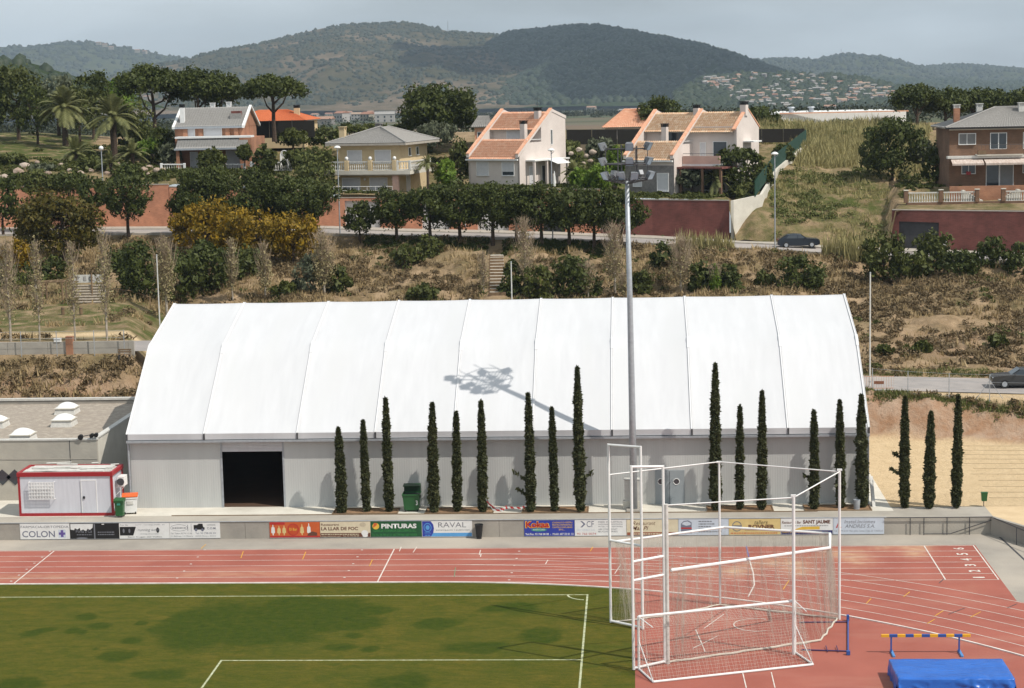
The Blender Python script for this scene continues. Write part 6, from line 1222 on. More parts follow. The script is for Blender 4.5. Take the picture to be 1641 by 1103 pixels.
# ================================================================ vegetation
RG = np.random.default_rng(11)
def leaf_quads(C, Nrm, size, rng, asp=1.6, flat=.5):
    """quads at centres C, facing roughly along Nrm (mixed with random)"""
    n = len(C); d = rng.normal(size=(n,3)); d /= np.linalg.norm(d,axis=1,keepdims=True); nn = Nrm*flat+d*(1-flat); nn /= np.maximum(np.linalg.norm(nn,axis=1,keepdims=True),1e-6)
    r = rng.normal(size=(n,3)); a = np.cross(nn,r); a /= np.maximum(np.linalg.norm(a,axis=1,keepdims=True),1e-6); b = np.cross(nn,a)
    s = (size*rng.uniform(.6,1.35,n))[:,None]; a = a*s*.5*asp; b = b*s*.5
    V = np.empty((n,4,3)); V[:,0] = C-a; V[:,1] = C-b*.8; V[:,2] = C+a; V[:,3] = C+b*.8
    return V.reshape(-1,3), np.arange(4*n).reshape(n,4)
def cloud(blobs, n, rng, inner=.62):
    """points through the shells of a set of (centre, radii) blobs, with outward normals"""
    w = np.array([b[1][0]*b[1][2]+b[1][0]*b[1][1]+.01 for b in blobs]); w /= w.sum(); k = rng.choice(len(blobs), n, p=w)
    C = np.array([b[0] for b in blobs])[k]; Rr = np.array([b[1] for b in blobs])[k]
    d = rng.normal(size=(n,3)); d /= np.linalg.norm(d,axis=1,keepdims=True); rad = inner+(1-inner)*rng.random(n)**.6
    return C+d*Rr*rad[:,None], d
def crown_mesh(kind_, w, h, rng, leaf=.3, dens=1.0):
    """crown centred on x=y=0, from z=0 to z=h, width w"""
    bl = []; a = w/2
    if kind_ == 'umbrella':
        nb = int(30+w*4)
        for _ in range(nb):
            t = rng.random()*2*math.pi; r = math.sqrt(rng.random())*.78; zt = h*(.42+.40*(1-r*r)+rng.uniform(-.10,.08)); s = rng.uniform(.15,.27)
            bl.append(((math.cos(t)*r*a, math.sin(t)*r*a, zt), (a*s*1.15, a*s*1.15, h*s*.85)))
    elif kind_ == 'column':
        nb = 14
        for i in range(nb):
            z = h*(i+.5)/nb; r = a*(.55+.45*math.sin(math.pi*min(1,(z/h)*.9+.18)))*(1 if z/h < .7 else (1-z/h)/.3*.8+.2); bl.append(((rng.normal()*a*.12,rng.normal()*a*.12,z),(r,r,h/nb*1.1)))
    else:
        lo = .40 if kind_ == 'shrub' else .46                  # one leafy core and many clumps standing out of it
        bl.append(((0,0,h*lo),(a*.72,a*.72,h*.42)))
        nb = int(26+w*3)
        for _ in range(nb):
            t = rng.random()*2*math.pi; e_ = rng.uniform(-.75,1.0); c_ = math.sqrt(max(0,1-e_*e_)); q = rng.uniform(.55,.86); s = rng.uniform(.14,.30)
            bl.append(((math.cos(t)*c_*q*a, math.sin(t)*c_*q*a, max(h*.08,h*(lo+.46*e_*q))), (a*s, a*s, min(a*s,h*.3)*.8)))
    area = sum(4*math.pi*(b[1][0]*b[1][2]) for b in bl)
    n = int(np.clip(area/(leaf*leaf)*.42*dens, 600, 14000)); C, N = cloud(bl, n, rng, .74)
    # a few stray sprigs beyond the outline
    C2, N2 = cloud([(b[0], tuple(q*1.22 for q in b[1])) for b in bl], n//14, rng, .85); C = np.concatenate([C,C2]); N = np.concatenate([N,N2])
    ok = C[:,2] > .03; C, N = C[ok], N[ok]; V, Q = leaf_quads(C, N, leaf, rng, 1.5, .45)
    C3, N3 = cloud([(b[0], tuple(q*.74 for q in b[1])) for b in bl], max(200, n//6), rng, .6); ok = C3[:,2] > .1*h; V3, Q3 = leaf_quads(C3[ok], N3[ok], leaf*2.3, rng, 1.2, .6)   # the close inner foliage
    return np.concatenate([V,V3]), np.concatenate([Q,Q3+len(V)])
def fit_crown(V, w, h):
    lo, hi = np.percentile(V,1.0,axis=0), np.percentile(V,99.0,axis=0); c = (lo+hi)/2; V = V.copy()
    V[:,0] = (V[:,0]-c[0])*w/(hi[0]-lo[0]); V[:,1] = (V[:,1]-c[1])*w/(hi[1]-lo[1]); z0 = min(lo[2],0.15*h); V[:,2] = (V[:,2]-z0)*h/(hi[2]-z0); return V
def trunk_mb(h, r, rng, lean=.0, fork=0, spread=1.0, top=None):
    b = MB(); top = top or h; pts = [(0,0,-.4)]; x = y = 0
    for i in range(1,6): x += rng.normal()*.03*h*.3+lean*h/5; y += rng.normal()*.03*h*.3; pts.append((x,y,h*i/5))
    b.tube(pts, [r*1.25,r*1.05,r*.95,r*.85,r*.75,r*.6], 7)
    for k in range(fork):
        t = 2*math.pi*k/fork+rng.random(); q = pts[3+k%3]; e = (q[0]+math.cos(t)*spread, q[1]+math.sin(t)*spread, q[2]+(top-q[2])*rng.uniform(.55,.9))
        m_ = ((q[0]+e[0])/2+math.cos(t)*spread*.12, (q[1]+e[1])/2+math.sin(t)*spread*.12, (q[2]+e[2])/2-.05*h); b.tube([q,m_,e], [r*.55,r*.4,r*.16], 5)
    return b
def tree(label, px, py_base, py_top, wpx, Y, kind_='round', lm='pine', name='pine_tree', cat='tree', trunk=.3, leaf=.3, group=None, lean=0.0, bark='bark', dens=1.0, z=None):
    p = at(px, py_base, Y); mm = mpp(Y); H = (py_base-py_top)*mm; w = wpx*mm; rng = np.random.default_rng(abs(hash((px*31+py_top*7+wpx))) % (2**31))
    t = thing(name, label, cat, p, 0, group); c0 = H*trunk
    V, Q = crown_mesh(kind_, w*1.0, H-c0, rng, leaf, dens); V = fit_crown(V, w, H-c0); fast_mesh('crown', V+np.array([lean*H,0,c0]), Q, MT[lm], t)
    if trunk > 0 or kind_ != 'shrub': trunk_mb(max(c0+.35*(H-c0),.6), max(.05,min(.28,w*.035)), rng, lean, 5 if kind_ != 'column' else 0, w*.26, H*.85).build('trunk', MT[bark], t)
    else: trunk_mb(H*.4, max(.04,w*.02), rng, 0, 4, w*.2, H*.7).build('stems', MT[bark], t)
    return t
# ---------------------------------------------------------------- cypresses along the hall
def cypress_mesh(seed):
    rng = np.random.default_rng(seed); n = 5200; z = rng.random(n)**.9; r = np.interp(z,[0,.03,.12,.45,.8,.93,1],[.55,.85,1,.95,.62,.30,.05])*(1+.14*np.sin(z*31+seed)+.08*np.sin(z*67))
    th = rng.random(n)*2*math.pi; q = .62+.42*rng.random(n)**.7; br = (rng.random(n) < .03); q = np.where(br, q*1.3, q)
    C = np.stack([np.cos(th)*r*q*.5, np.sin(th)*r*q*.5, z], 1); N = np.stack([np.cos(th), np.sin(th), np.full(n,.55)],1)
    return C, N, rng
def cypress(px, py_base, py_top, wpx, seed, label, Y=None, sprigs=()):
    g = gnd(px, py_base, 1.0); mm = mpp(g.y); H = (py_base-py_top)*mm; W = wpx*mm*.74
    t = thing('cypress', label, 'tree', (g.x,g.y,.99), 0, 'slender cypresses along the hall'); C, N, rng = cypress_mesh(seed)
    bend = np.sin(C[:,2]*2.6+seed)*.05; C = C*np.array([W,W,H-.08])+np.array([0,0,.08]); C[:,0] += bend*W*1.5
    V, Q = leaf_quads(C, N, .15, rng, 2.0, .35)
    ex = []
    for sx, sz in sprigs:
        k = 60; u = rng.random(k); ex.append(np.stack([np.sign(sx)*(W*.3+abs(sx)*u)+rng.normal(size=k)*.05, rng.normal(size=k)*.06, sz+u*abs(sx)*.7+rng.normal(size=k)*.05],1))
    if ex:
        E_ = np.concatenate(ex); V2, Q2 = leaf_quads(E_, np.tile([0,0,1.],(len(E_),1)), .15, rng, 2, .3); Q = np.concatenate([Q, Q2+len(V)]); V = np.concatenate([V,V2])
    fast_mesh('crown', V, Q, MT['cypress'], t); MB().tube([(0,0,-.1),(0,0,H*.5),(0,0,H*.86)],[.09,.06,.02],6).build('trunk', MT['bark'], t)
CY = [(547,822,680,20),(587,820,668,14),(624,820,631,17),(697,822,639,20),(734,820,654,16),(774,821,636,17),(850,821,624,18,((-.8,1.9),(-.6,1.0))),(888,820,648,14),(930,821,581,21,((.55,2.0),)),(1148,819,577,22),(1186,817,646,14),(1221,817,622,17),(1304,816,654,17,((-.4,1.7),)),(1346,814,638,17),(1381,813,629,23),(1450,814,632,18,((-.7,1.9),(-.6,2.9))),(1490,815,657,20),(1533,814,630,18)]
for i, c in enumerate(CY):
    cypress(c[0],c[1],c[2],c[3],i+1,'slender dark cypress, %s from the left in the row along the hall' % ORD[i] if i < 15 else 'dark cypress on the sandy yard, %s of the three' % ('left one','middle one','right one')[i-15], sprigs=c[4] if len(c) > 4 else ())
# ---------------------------------------------------------------- pines on the upper road
PI = 'round-crowned pines along the upper road'
for i, (px, b, tp, w) in enumerate([(206,374,274,72),(330,384,268,105),(408,384,272,95),(482,378,284,112),(577,390,322,52),(636,384,303,74),(690,386,297,78),(738,387,293,80),(790,388,295,84),(828,388,298,70),(868,389,296,80),(912,390,300,78),(952,391,304,76),(996,392,310,82)]):
    tree('dark round-crowned pine, %s from the left along the upper road' % ORD[i], px, b, tp, w, np.interp(px,RFX,RFD)-1.3, 'round', 'pine', 'pine_tree', trunk=.26 if i not in (1,2) else .12, leaf=.165, group=PI, dens=1.4)
# ---------------------------------------------------------------- yellow-flowering mimosas
for px, b, tp, w, Y, l in [(100,412,306,128,189,'large yellow-flowering mimosa on the bank at the left'),(330,408,322,105,193,'yellow-flowering mimosa in front of the double pine'),(405,415,335,110,190,'broad yellow mimosa in the middle of the flowering clump'),(470,418,343,84,188,'yellow mimosa at the right end of the flowering clump'),(28,440,384,50,184,'small yellow mimosa at the left edge below the large one'),(55,400,330,60,190,'olive-yellow mimosa left of the large one')]:
    tree(l, px, b, tp, w, Y, 'mimosa', 'mimosadark' if px in (100,55) else 'mimosa', 'mimosa_tree', trunk=.08, leaf=.19, dens=1.0)
# ---------------------------------------------------------------- dark trees and shrubs on the bank
SH = [(235,484,388,96,172,'pine','round','wide dark pine standing in the park beside the hall',.12),(290,480,400,60,176,'pine','shrub','dark bush right of the park pine',0),(340,468,388,100,181,'pine','shrub','broad dark thicket below the mimosas',0),(395,460,395,60,184,'bush','shrub','dark green bush below the mimosas',0),(5,370,285,60,196,'pine','round','dark pine cut by the left edge of the picture',.1),(60,310,272,60,205,'bush','shrub','dark shrub on the rockery above the left wall',0),(110,310,276,70,206,'pine','shrub','dark green bush hanging over the left red wall',0),(155,330,285,60,203,'pine','shrub','dark bush beside the street lamp over the red wall',0),(20,480,420,50,176,'bush','shrub','dark bush behind the leftmost bare poplars',0),(75,470,410,70,180,'pine','shrub','dark bush behind the second bare poplar',0),(185,455,400,60,183,'pine','shrub','dark bush below the red wall at the left',0),
 (498,478,408,62,178,'olive','shrub','grey-green bush beside the broad bare poplar',0),(545,476,425,40,178,'bush','shrub','small dark bush right of the broad bare poplar',0),(458,488,450,44,176,'bush','shrub','low dark bush at the roof edge left of centre',0),(652,436,392,48,187,'bush','shrub','dark bush in the middle of the bare bank',0),(688,424,378,50,191,'bush','shrub','green bush below the road pines, right of the middle bush',0),(676,486,455,50,176,'bush','shrub','low green bush peeping over the hall roof',0),(820,488,418,40,178,'pine','shrub','dark narrow bush by the thin white pole',0),(864,488,425,50,177,'bush','shrub','dark bush behind the tall bare poplar',0),(925,486,410,78,178,'pine','shrub','broad dark bush left of the floodlight mast',0),(1026,484,435,40,178,'bush','shrub','dark green bush right of the floodlight mast',0),(1072,458,386,56,184,'pine','shrub','dark bush left of the twiggy poplar beyond the mast',0),(1126,482,420,44,178,'pine','shrub','dark bush left of the yellow-green poplar',0),(1168,480,424,42,178,'pine','shrub','dark bush right of the yellow-green poplar',0),(1284,476,410,74,178,'pine','shrub','large dark bush above the right end of the roof',0),(1190,484,458,40,176,'bush','shrub','low bush at the roof edge right of centre',0),(1228,470,435,36,180,'bush','shrub','small bush left of the large dark bush',0),
 (1416,446,374,66,184,'bush','shrub','dark bush left of the black garage',0),(1496,434,372,58,187,'bush','shrub','round dark bush in front of the black garage',0),(1535,458,400,66,182,'pine','shrub','large round bush right of the garage',0),(1586,436,380,56,186,'pine','shrub','round dark bush before the dark red wall',0),(1634,446,390,50,184,'pine','shrub','dark bush cut by the right edge',0),(1460,446,405,60,183,'bush','shrub','low dark bush between the garage bushes',0),
 (1418,570,552,26,153,'bush','shrub','small green bush low on the right cut bank',0),(1478,570,546,30,154,'bush','shrub','small dark green bush in the middle of the right cut bank',0),(1600,560,536,26,156,'bush','shrub','small bush high on the right cut bank',0),(1512,596,583,30,149,'weeds','shrub','yellow-green weed clump beside the lower road',0),(1400,594,582,26,149,'weeds','shrub','weed clump at the foot of the thin right pole',0)]
for px, b, tp, w, Y, lm, kd, l, tk in SH: tree(l, px, b, tp, w, Y, kd, lm, 'pine_tree' if kd == 'round' else 'bush', 'tree' if kd == 'round' else 'bush', trunk=tk, leaf=.20)
# ---------------------------------------------------------------- bare poplars
def poplar(px, b, tp, w, Y, label, lm='twig', n=150, leafy=0.0):
    p = at(px,b,Y); mm = mpp(Y); H = (b-tp)*mm; W = w*mm; rng = np.random.default_rng(int(px*13+tp)); t = thing('bare_poplar', label, 'tree', p, 0, 'bare poplars on the bank')
    MB().tube([(0,0,-.3),(rng.normal()*.05,0,H*.35),(rng.normal()*.1,rng.normal()*.05,H*.7),(0,0,H)],[max(.07,W*.05),max(.06,W*.04),.04,.012],6).build('trunk', MT['paletrunk'], t)
    bt = MB()
    for i in range(n):
        z = H*(.26+.68*rng.random()); th = rng.random()*2*math.pi; L = W*.5*rng.uniform(.3,1.35)*np.interp(z/H,[.2,.45,.75,1],[.7,1,.8,.25]); rise = L*rng.uniform(1.3,2.6)
        q = (math.cos(th)*L*.55, math.sin(th)*L*.55, z+rise*.4); e = (math.cos(th)*L*.85, math.sin(th)*L*.85, min(z+rise,H*1.0)); bt.tube([(0,0,z),q,e],[.022,.015,.007],3,cap=False)
        for _ in range(3):
            s = rng.uniform(.35,1); a = (q[0]*s,q[1]*s,z+(q[2]-z)*s); f_ = (a[0]+rng.normal()*W*.10, a[1]+rng.normal()*W*.10, a[2]+rng.uniform(.25,.9)*max(.5,W*.35)); bt.tube([a,f_],[.011,.005],3,cap=False)
    kind(bt.build('branches', MT[lm], t), 'stuff')
    if leafy:
        C, N = cloud([((0,0,H*z_),(W*.42*r_,W*.42*r_,H*.14)) for z_, r_ in ((.35,.8),(.5,1),(.65,.9),(.8,.6),(.9,.35))], int(1500*leafy), rng, .2); V, Q = leaf_quads(C,N,.16,rng,1.4,.2); fast_mesh('young_leaves', V, Q, MT['bud' if leafy < 2 else 'bright'], t)
for px,b,tp,w,Y,l,lf in [(18,560,378,46,143,'bare poplar at the left edge, tallest of the park row',.4),(64,558,378,34,143,'slim bare poplar, second of the park row',.4),(121,556,380,34,143,'slim bare poplar, third of the park row, right of the white sign',.3),(172,556,358,40,143,'slim bare poplar, fourth of the park row, nearest the hall',.4),(268,510,378,46,165,'bushy budding poplar behind the thin left pole',.9),(374,490,380,30,176,'narrow bare poplar in front of the mimosas',.5),(426,490,388,36,176,'narrow bare poplar right of the mimosa clump',.5),(520,488,370,54,177,'broad budding poplar left of the bare bank',1.1),(842,484,348,46,178,'tall bare poplar beside the earth steps',.3),(775,484,402,28,178,'thin bare sapling left of the earth steps',.15),(986,484,360,56,178,'bare poplar just left of the floodlight mast',.6),(942,484,422,34,177,'short bare poplar in front of the broad dark bush',.2),(1092,482,384,56,178,'twiggy bare poplar right of the floodlight mast',.4),(1146,482,424,24,177,'narrow yellow-green leafing poplar between two dark bushes',2.4),(1000,484,440,30,176,'low bare sapling beside the mast',.3)]:
    poplar(px,b,tp,w,Y,l,n=130 if w > 40 else 85,leafy=lf)
# ---------------------------------------------------------------- umbrella pines and garden trees
UM = [(252,250,107,104,236,'umbrella',.56,'umbrella pine with bare slanting trunk left of the brick house'),(318,240,112,84,240,'umbrella',.45,'umbrella pine behind the brick house roof'),(355,235,118,70,243,'umbrella',.42,'rightmost umbrella pine of the clump behind the brick house'),(440,222,123,100,234,'umbrella',.52,'umbrella pine with two bare trunks beside the orange roof'),(703,212,139,116,246,'round',.06,'broad dome-shaped pine behind the yellow house'),(1062,215,157,74,256,'round',.08,'dense dark pine between the tiled roofs'),(1214,212,173,66,262,'round',.05,'low round pine right of the pale tiled house'),(1470,215,139,78,262,'umbrella',.35,'tall umbrella pine at the left of the right-hand grove'),(1515,215,146,74,266,'umbrella',.3,'umbrella pine, second of the right-hand grove'),(1560,212,146,80,270,'umbrella',.25,'umbrella pine, third of the right-hand grove'),(1605,212,149,70,272,'umbrella',.25,'umbrella pine, fourth of the right-hand grove'),(1645,212,146,80,268,'umbrella',.25,'umbrella pine cut by the right edge above the brown house')]
for px,b,tp,w,Y,kd,tk,l in UM: tree(l,px,b,tp,w,Y,kd,'pine','umbrella_pine',trunk=tk,leaf=.24,dens=1.2,lean=-.05 if px == 252 else 0)
GT = [(60,232,140,56,246,'round','pine',.2,'dark tree left of the left big palm'),(128,226,140,60,250,'round','bush',.2,'dark tree filling the gap between the two big palms'),(205,250,176,40,236,'round','pine',.1,'dark tree close behind the right big palm'),(262,262,205,44,226,'round','pine',.1,'dark tree against the left wall of the brick house'),(18,262,246,50,221,'shrub','bush',0,'low shrub at the left end of the lawn edge'),(70,284,262,44,218,'shrub','olive',0,'grey shrub between the boulders left of the small palm'),(150,280,250,50,218,'shrub','bush',0,'leafy shrub beside the street lamp globe'),(205,292,262,54,214,'shrub','pine',0,'dark bush right of the street lamp globe'),(35,300,276,40,212,'shrub','pine',0,'dark bush over the left end of the red wall'),(255,300,276,40,213,'shrub','bush',0,'green bush below the left balustrade'),(470,236,206,50,236,'round','bush',.1,'dark tree right of the orange roof'),(1430,284,192,92,219,'shrub','pine',0,'large dark round tree on the grassy lot'),(1478,262,225,40,221,'shrub','olive',0,'grey bush right of the large lot tree'),(1500,300,232,44,214,'round','pine',.1,'dark tree against the left side of the brown house'),(1185,306,238,76,212,'round','pine',.12,'dark leafy tree right of the pale tiled house'),(1222,300,262,36,213,'shrub','bush',0,'dark shrub by the boundary fence'),(1110,310,272,50,211,'round','olive',.3,'small olive tree on the lawn of the pale tiled house'),(30,226,108,84,252,'round','bush',.3,'tall loose tree at the upper left edge'),(95,215,124,80,262,'round','olive',.25,'olive-brown tree behind the left palm'),(150,218,116,62,258,'round','pine',.25,'dark rounded tree behind the two palms'),(192,214,128,50,262,'round','bright',.3,'light green tree right behind the palms'),(226,244,158,46,232,'column','weeds',.02,'columnar green conifer right of the palms'),(-15,240,130,70,250,'round','pine',.3,'dark tree beyond the left edge'),
 (505,290,236,58,213,'shrub','weeds',.0,'yellow-green shrub left of the yellow house'),(480,272,240,50,217,'shrub','bush',0,'dark shrub between the brick and yellow houses'),(425,290,232,36,216,'round','bush',.15,'dark narrow tree right of the brick house'),(340,276,238,44,216,'shrub','bush',0,'leafy shrub before the porch of the brick house'),(392,262,232,24,217,'round','bush',.2,'small tree at the right corner of the brick house'),(275,262,230,34,221,'shrub','olive',0,'grey shrub left of the brick house'),(245,250,205,60,232,'shrub','pine',0,'dark hedge mass left of the brick house'),(240,246,222,40,226,'shrub','bright',0,'bright green clipped shrub left of the brick house'),
 (715,304,256,34,214,'shrub','bright',0,'bright green hedge right of the yellow house'),(738,296,222,36,220,'round','bush',.05,'green tree between the yellow and white houses'),(700,232,196,60,240,'shrub','olive',0,'grey-green bush behind the yellow house'),(655,250,225,40,232,'shrub','bush',0,'dark bush at the right corner of the yellow roof'),(912,262,226,40,225,'round','weeds',.15,'yellow-leafed tree right of the white house'),(963,262,222,46,227,'round','olive',.2,'olive tree behind the floodlight lamps'),(935,306,270,44,213,'shrub','bright',0,'fresh green hedge on the white house lawn'),(962,306,264,40,212,'shrub','bright',0,'fresh green hedge left of the floodlight lamps'),(985,300,236,34,219,'shrub','bright',0,'green creeper hedge behind the floodlight lamps'),(925,290,262,30,218,'shrub','bush',0,'dark shrub beside the white house porch'),(1015,245,228,36,234,'shrub','weeds',0,'yellow-green shrub behind the pale tiled house'),
 (1255,268,232,34,228,'round','bush',.2,'small tree behind the green fence'),(1190,318,292,44,210.5,'shrub','weeds',0,'yellow-flowering hedge on the corner of the shade-toned red wall'),(340,312,290,56,208,'shrub','pine',0,'low dark hedge over the wall of the brick house'),(560,214,198,40,250,'shrub','bush',0,'ivy hedge behind the yellow roof, left part'),(600,214,198,50,250,'shrub','bush',0,'ivy hedge behind the yellow roof, middle part'),(520,232,204,70,244,'shrub','bush',0,'ivy hedge left of the yellow roof'),(640,214,199,40,250,'shrub','bush',0,'ivy hedge behind the yellow roof, right part'),(1350,206,192,60,290,'shrub','olive',0,'grey scrub along the foot of the white warehouse')]
for px,b,tp,w,Y,kd,lm,tk,l in GT: tree(l,px,b,tp,w,Y,kd,lm,'tree' if tk else 'bush','tree' if tk else 'bush',trunk=tk,leaf=.22)
# ---------------------------------------------------------------- palms
def palm(label, px, b, pyc, rpx, Y, n=64, droop=1.0):
    p = at(px,b,Y); mm = mpp(Y); h = (b-pyc)*mm; L = rpx*mm; rng = np.random.default_rng(int(px*7+rpx)); t = thing('palm_tree', label, 'palm', p, 0)
    if h > .3: MB().tube([(0,0,-.3),(0,0,h*.5),(0,0,h)],[L*.11,L*.10,L*.12],9).build('trunk', MT['bark'], t)
    V = []; Q = []
    for i in range(n):
        th = rng.random()*2*math.pi; el = R(rng.uniform(-12,86)); l = L*rng.uniform(.95,1.25); d = np.array([math.cos(th),math.sin(th),0]); side = np.array([-math.sin(th),math.cos(th),0]); pts = []
        for k in range(9):
            s = k/8; x = l*math.cos(el)*s*(1-.1*s); z = h+l*(math.sin(el)*s-.50*droop*s**2.2*math.cos(el*.6)); pts.append(d*x+np.array([0,0,z]))
        for k in range(1,9):
            for q in range(3):
                u = (k-1+q/3)/8; a = pts[k-1]+(pts[k]-pts[k-1])*q/3; ll = l*.17*math.sin(math.pi*(.12+.8*u))+.05
                for sg in (-1,1):
                    tip = a+side*sg*ll*.8+(pts[k]-pts[k-1])/np.linalg.norm(pts[k]-pts[k-1])*ll*.6+np.array([0,0,-.25*ll]); wv = (pts[k]-pts[k-1])*.22; o = len(V); V += [a-wv, a+wv, tip]; Q.append((o,o+1,o+2))
    fast_mesh('fronds', np.array(V), np.array(Q), MT['palm'], t)
palm('tall date palm, left of the two big palms on the lawn',105,230,172,46,242); palm('tall date palm, right of the two big palms on the lawn',184,262,188,52,229); palm('small bushy palm at the edge of the lawn',122,262,245,34,224,34,.8); palm('low palm on the rockery left of the brick house',213,262,246,32,222,30); palm('low palm above the red wall at the street lamp',178,278,262,26,216,26); palm('small palm between the yellow house and the green hedge',686,300,262,22,213,30,1.2); palm('low palm beside the porch of the white house',920,296,276,26,216,28); palm('palm on the corner of the shade-toned red wall',1148,320,288,30,210,36,1.1)
# ================================================================ ground cover, rocks
def scatter(n, x0, x1, y0, y1, rng): return rng.uniform(x0,x1,n), rng.uniform(y0,y1,n)
def tufts(name, X, Y, Z, hgt, wid, blades, m, rng, lean=.35):
    n = len(X); k = blades; N = n*k; bx = np.repeat(X,k)+rng.normal(size=N)*np.repeat(wid,k)*.5; by = np.repeat(Y,k)+rng.normal(size=N)*np.repeat(wid,k)*.5; bz = np.repeat(Z,k)
    h = np.repeat(hgt,k)*rng.uniform(.5,1.25,N); th = rng.random(N)*2*math.pi; w = .02+.05*rng.random(N)+h*.045; dx, dy = np.cos(th)*w, np.sin(th)*w; lx, ly = rng.normal(size=N)*h*lean, rng.normal(size=N)*h*lean
    V = np.empty((N,3,3)); V[:,0] = np.stack([bx-dx,by-dy,bz-.08],1); V[:,1] = np.stack([bx+dx,by+dy,bz-.08],1); V[:,2] = np.stack([bx+lx,by+ly,bz+h],1)
    return fast_mesh(name, V.reshape(-1,3), np.arange(3*N).reshape(N,3), m)
def shrublets(name, X, Y, Z, rad, nleaf, m, rng, leaf=.16):
    n = len(X); C = np.stack([np.repeat(X,nleaf),np.repeat(Y,nleaf),np.repeat(Z,nleaf)],1); d = rng.normal(size=(len(C),3)); d /= np.linalg.norm(d,axis=1,keepdims=True); d[:,2] = np.abs(d[:,2])
    r = np.repeat(rad,nleaf)[:,None]*(.45+.6*rng.random((len(C),1))); C = C+d*r*np.array([1,1,.75]); V, Q = leaf_quads(C,d,leaf,rng,2.2,.2); return fast_mesh(name, V, Q, m)
rng = np.random.default_rng(21)
def bank_ok(X, Y):
    p = pxof(X,Y); rf = np.interp(p,RFX,RFD); rr = np.interp(p,[1385,1641],[136.5,134])
    ok = (Y < rf-.3); ok &= ~((p < 290) & (Y > 135.3) & (Y < 143.2)); ok &= ~((p > 1300) & (Y > rr-1.2) & (Y < rr+7.4)); ok &= ~((p > 1300) & (Y < np.interp(p,[1385,1641],[134.6,131.5])))
    ok &= ~((p >= 262) & (p < 1380) & (Y < 160)); ok &= ~((p > 775) & (p < 816) & (Y > 174)); ok &= ~((p < 290) & (Y > 143) & (Y < 166) & (fbm(X*.3,Y*.3) < .12)); ok &= (p > -40) & (p < 1690)
    ok &= ~((p < 262) & (Y < 130))
    return ok
X, Y = scatter(52000,-60,75,130,200,rng); d = fbm(X*.16+7,Y*.16)+.9*fbm(X*.5,Y*.5+3); ok = bank_ok(X,Y) & (d > -.05+.22*rng.random(len(X))-.1) & ~((pxof(X,Y) > 1300) & (Y < 167) & (rng.random(len(X)) < .8)); X, Y = X[ok], Y[ok]; Z = low_z(X,Y)
h = .25+.45*rng.random(len(X))**2; kind(tag(tufts('dry_grass', X, Y, Z, h, .25+h*.4, 6, MT['dry'], rng),'dry straw-coloured grass covering the bank','grass'),'stuff')
X, Y = scatter(14000,-60,75,130,200,rng); d = fbm(X*.14+40,Y*.14+9)+.7*fbm(X*.45+5,Y*.45)+.12*((pxof(X,Y) > 1300) & (Y > 160))+.14*((pxof(X,Y) < 262) & (Y < 136)); ok = bank_ok(X,Y) & (d > .03+.25*rng.random(len(X))-.12); X, Y = X[ok], Y[ok]; Z = low_z(X,Y)
kind(tag(shrublets('dry_scrub', X, Y, Z, .35+.6*rng.random(len(X))**1.5, 46, MT['dryshrub'], rng),'low brown scrub scattered over the bank','scrub'),'stuff')
X, Y = scatter(1800,-60,75,130,200,rng); d = fbm(X*.12+80,Y*.12+19); ok = bank_ok(X,Y) & (d > .05); X, Y = X[ok], Y[ok]; kind(tag(shrublets('green_scrub', X, Y, low_z(X,Y), .3+.45*rng.random(len(X)), 44, MT['bush'], rng),'low green scrub scattered over the bank','scrub'),'stuff')
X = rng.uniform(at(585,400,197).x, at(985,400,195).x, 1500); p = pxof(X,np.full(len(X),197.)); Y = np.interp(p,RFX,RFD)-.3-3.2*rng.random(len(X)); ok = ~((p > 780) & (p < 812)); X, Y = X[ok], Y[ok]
kind(tag(shrublets('bank_top_clumps', X, Y, low_z(X,Y)-.05, .25+.3*rng.random(len(X)), 34, MT['pine'], rng, .2),'low dark leaf clumps over the top of the bank under the road pines','ground cover'),'stuff')  # low dark leaf clumps strewn along the bank top below the pines
# weeds along the lower road and the top of the cut
X = rng.uniform(14,48,2600); Y = rng.normal(size=2600); p = pxof(X,np.full(2600,134.)); rr = np.interp(p,[1385,1641],[136.5,134]); w2 = rng.random(2600) < .55; Y = np.where(w2, rr-1.9+Y*.35, rr+8.6+Y*.7); Z = low_z(X,Y)
kind(tag(tufts('roadside_weeds', X, Y, Z, .08+.2*rng.random(len(X))**2, np.full(len(X),.3), 9, MT['weeds'], rng, .5),'green weeds along the lower road and the cut','weeds'),'stuff')
# tall reeds and straw on the open lot
X, Y = scatter(15000,15,62,196,266,rng); p = pxof(X,Y,15); d = fbm(X*.12+3,Y*.12+60)+.5*fbm(X*.4,Y*.4); rf = np.interp(p,RFX,RFD)
ok = (p > 1182+ (Y-200)*2.1*(Y < 245)) & (p < 1426+(Y > 225)*60) & (Y > rf+RW+.4+1.2*((p > 1235) & (p < 1330))) & ((d > -.03) | (Y > 232)) ; X, Y = X[ok], Y[ok]; Z = up_z(X,Y); h = np.where((Y > 228) | (Y < rf[ok]+RW+3), .9, .4)*(.5+.9*rng.random(len(X)))
kind(tag(tufts('reed_grass', X, Y, Z, h, .3+h*.3, 6, MT['reed'], rng, .3),'tall yellowish reed grass covering the open lot','grass'),'stuff')
X, Y = scatter(3500,15,62,198,262,rng); p = pxof(X,Y,15); d = fbm(X*.15+90,Y*.15); ok = (p > 1188+(Y-200)*2.1*(Y < 245)) & (p < 1424) & (d > .03); X, Y = X[ok], Y[ok]; kind(tag(shrublets('lot_scrub', X, Y, up_z(X,Y), .35+.5*rng.random(len(X)), 40, MT['weeds'], rng),'green scrub on the open lot','scrub'),'stuff')
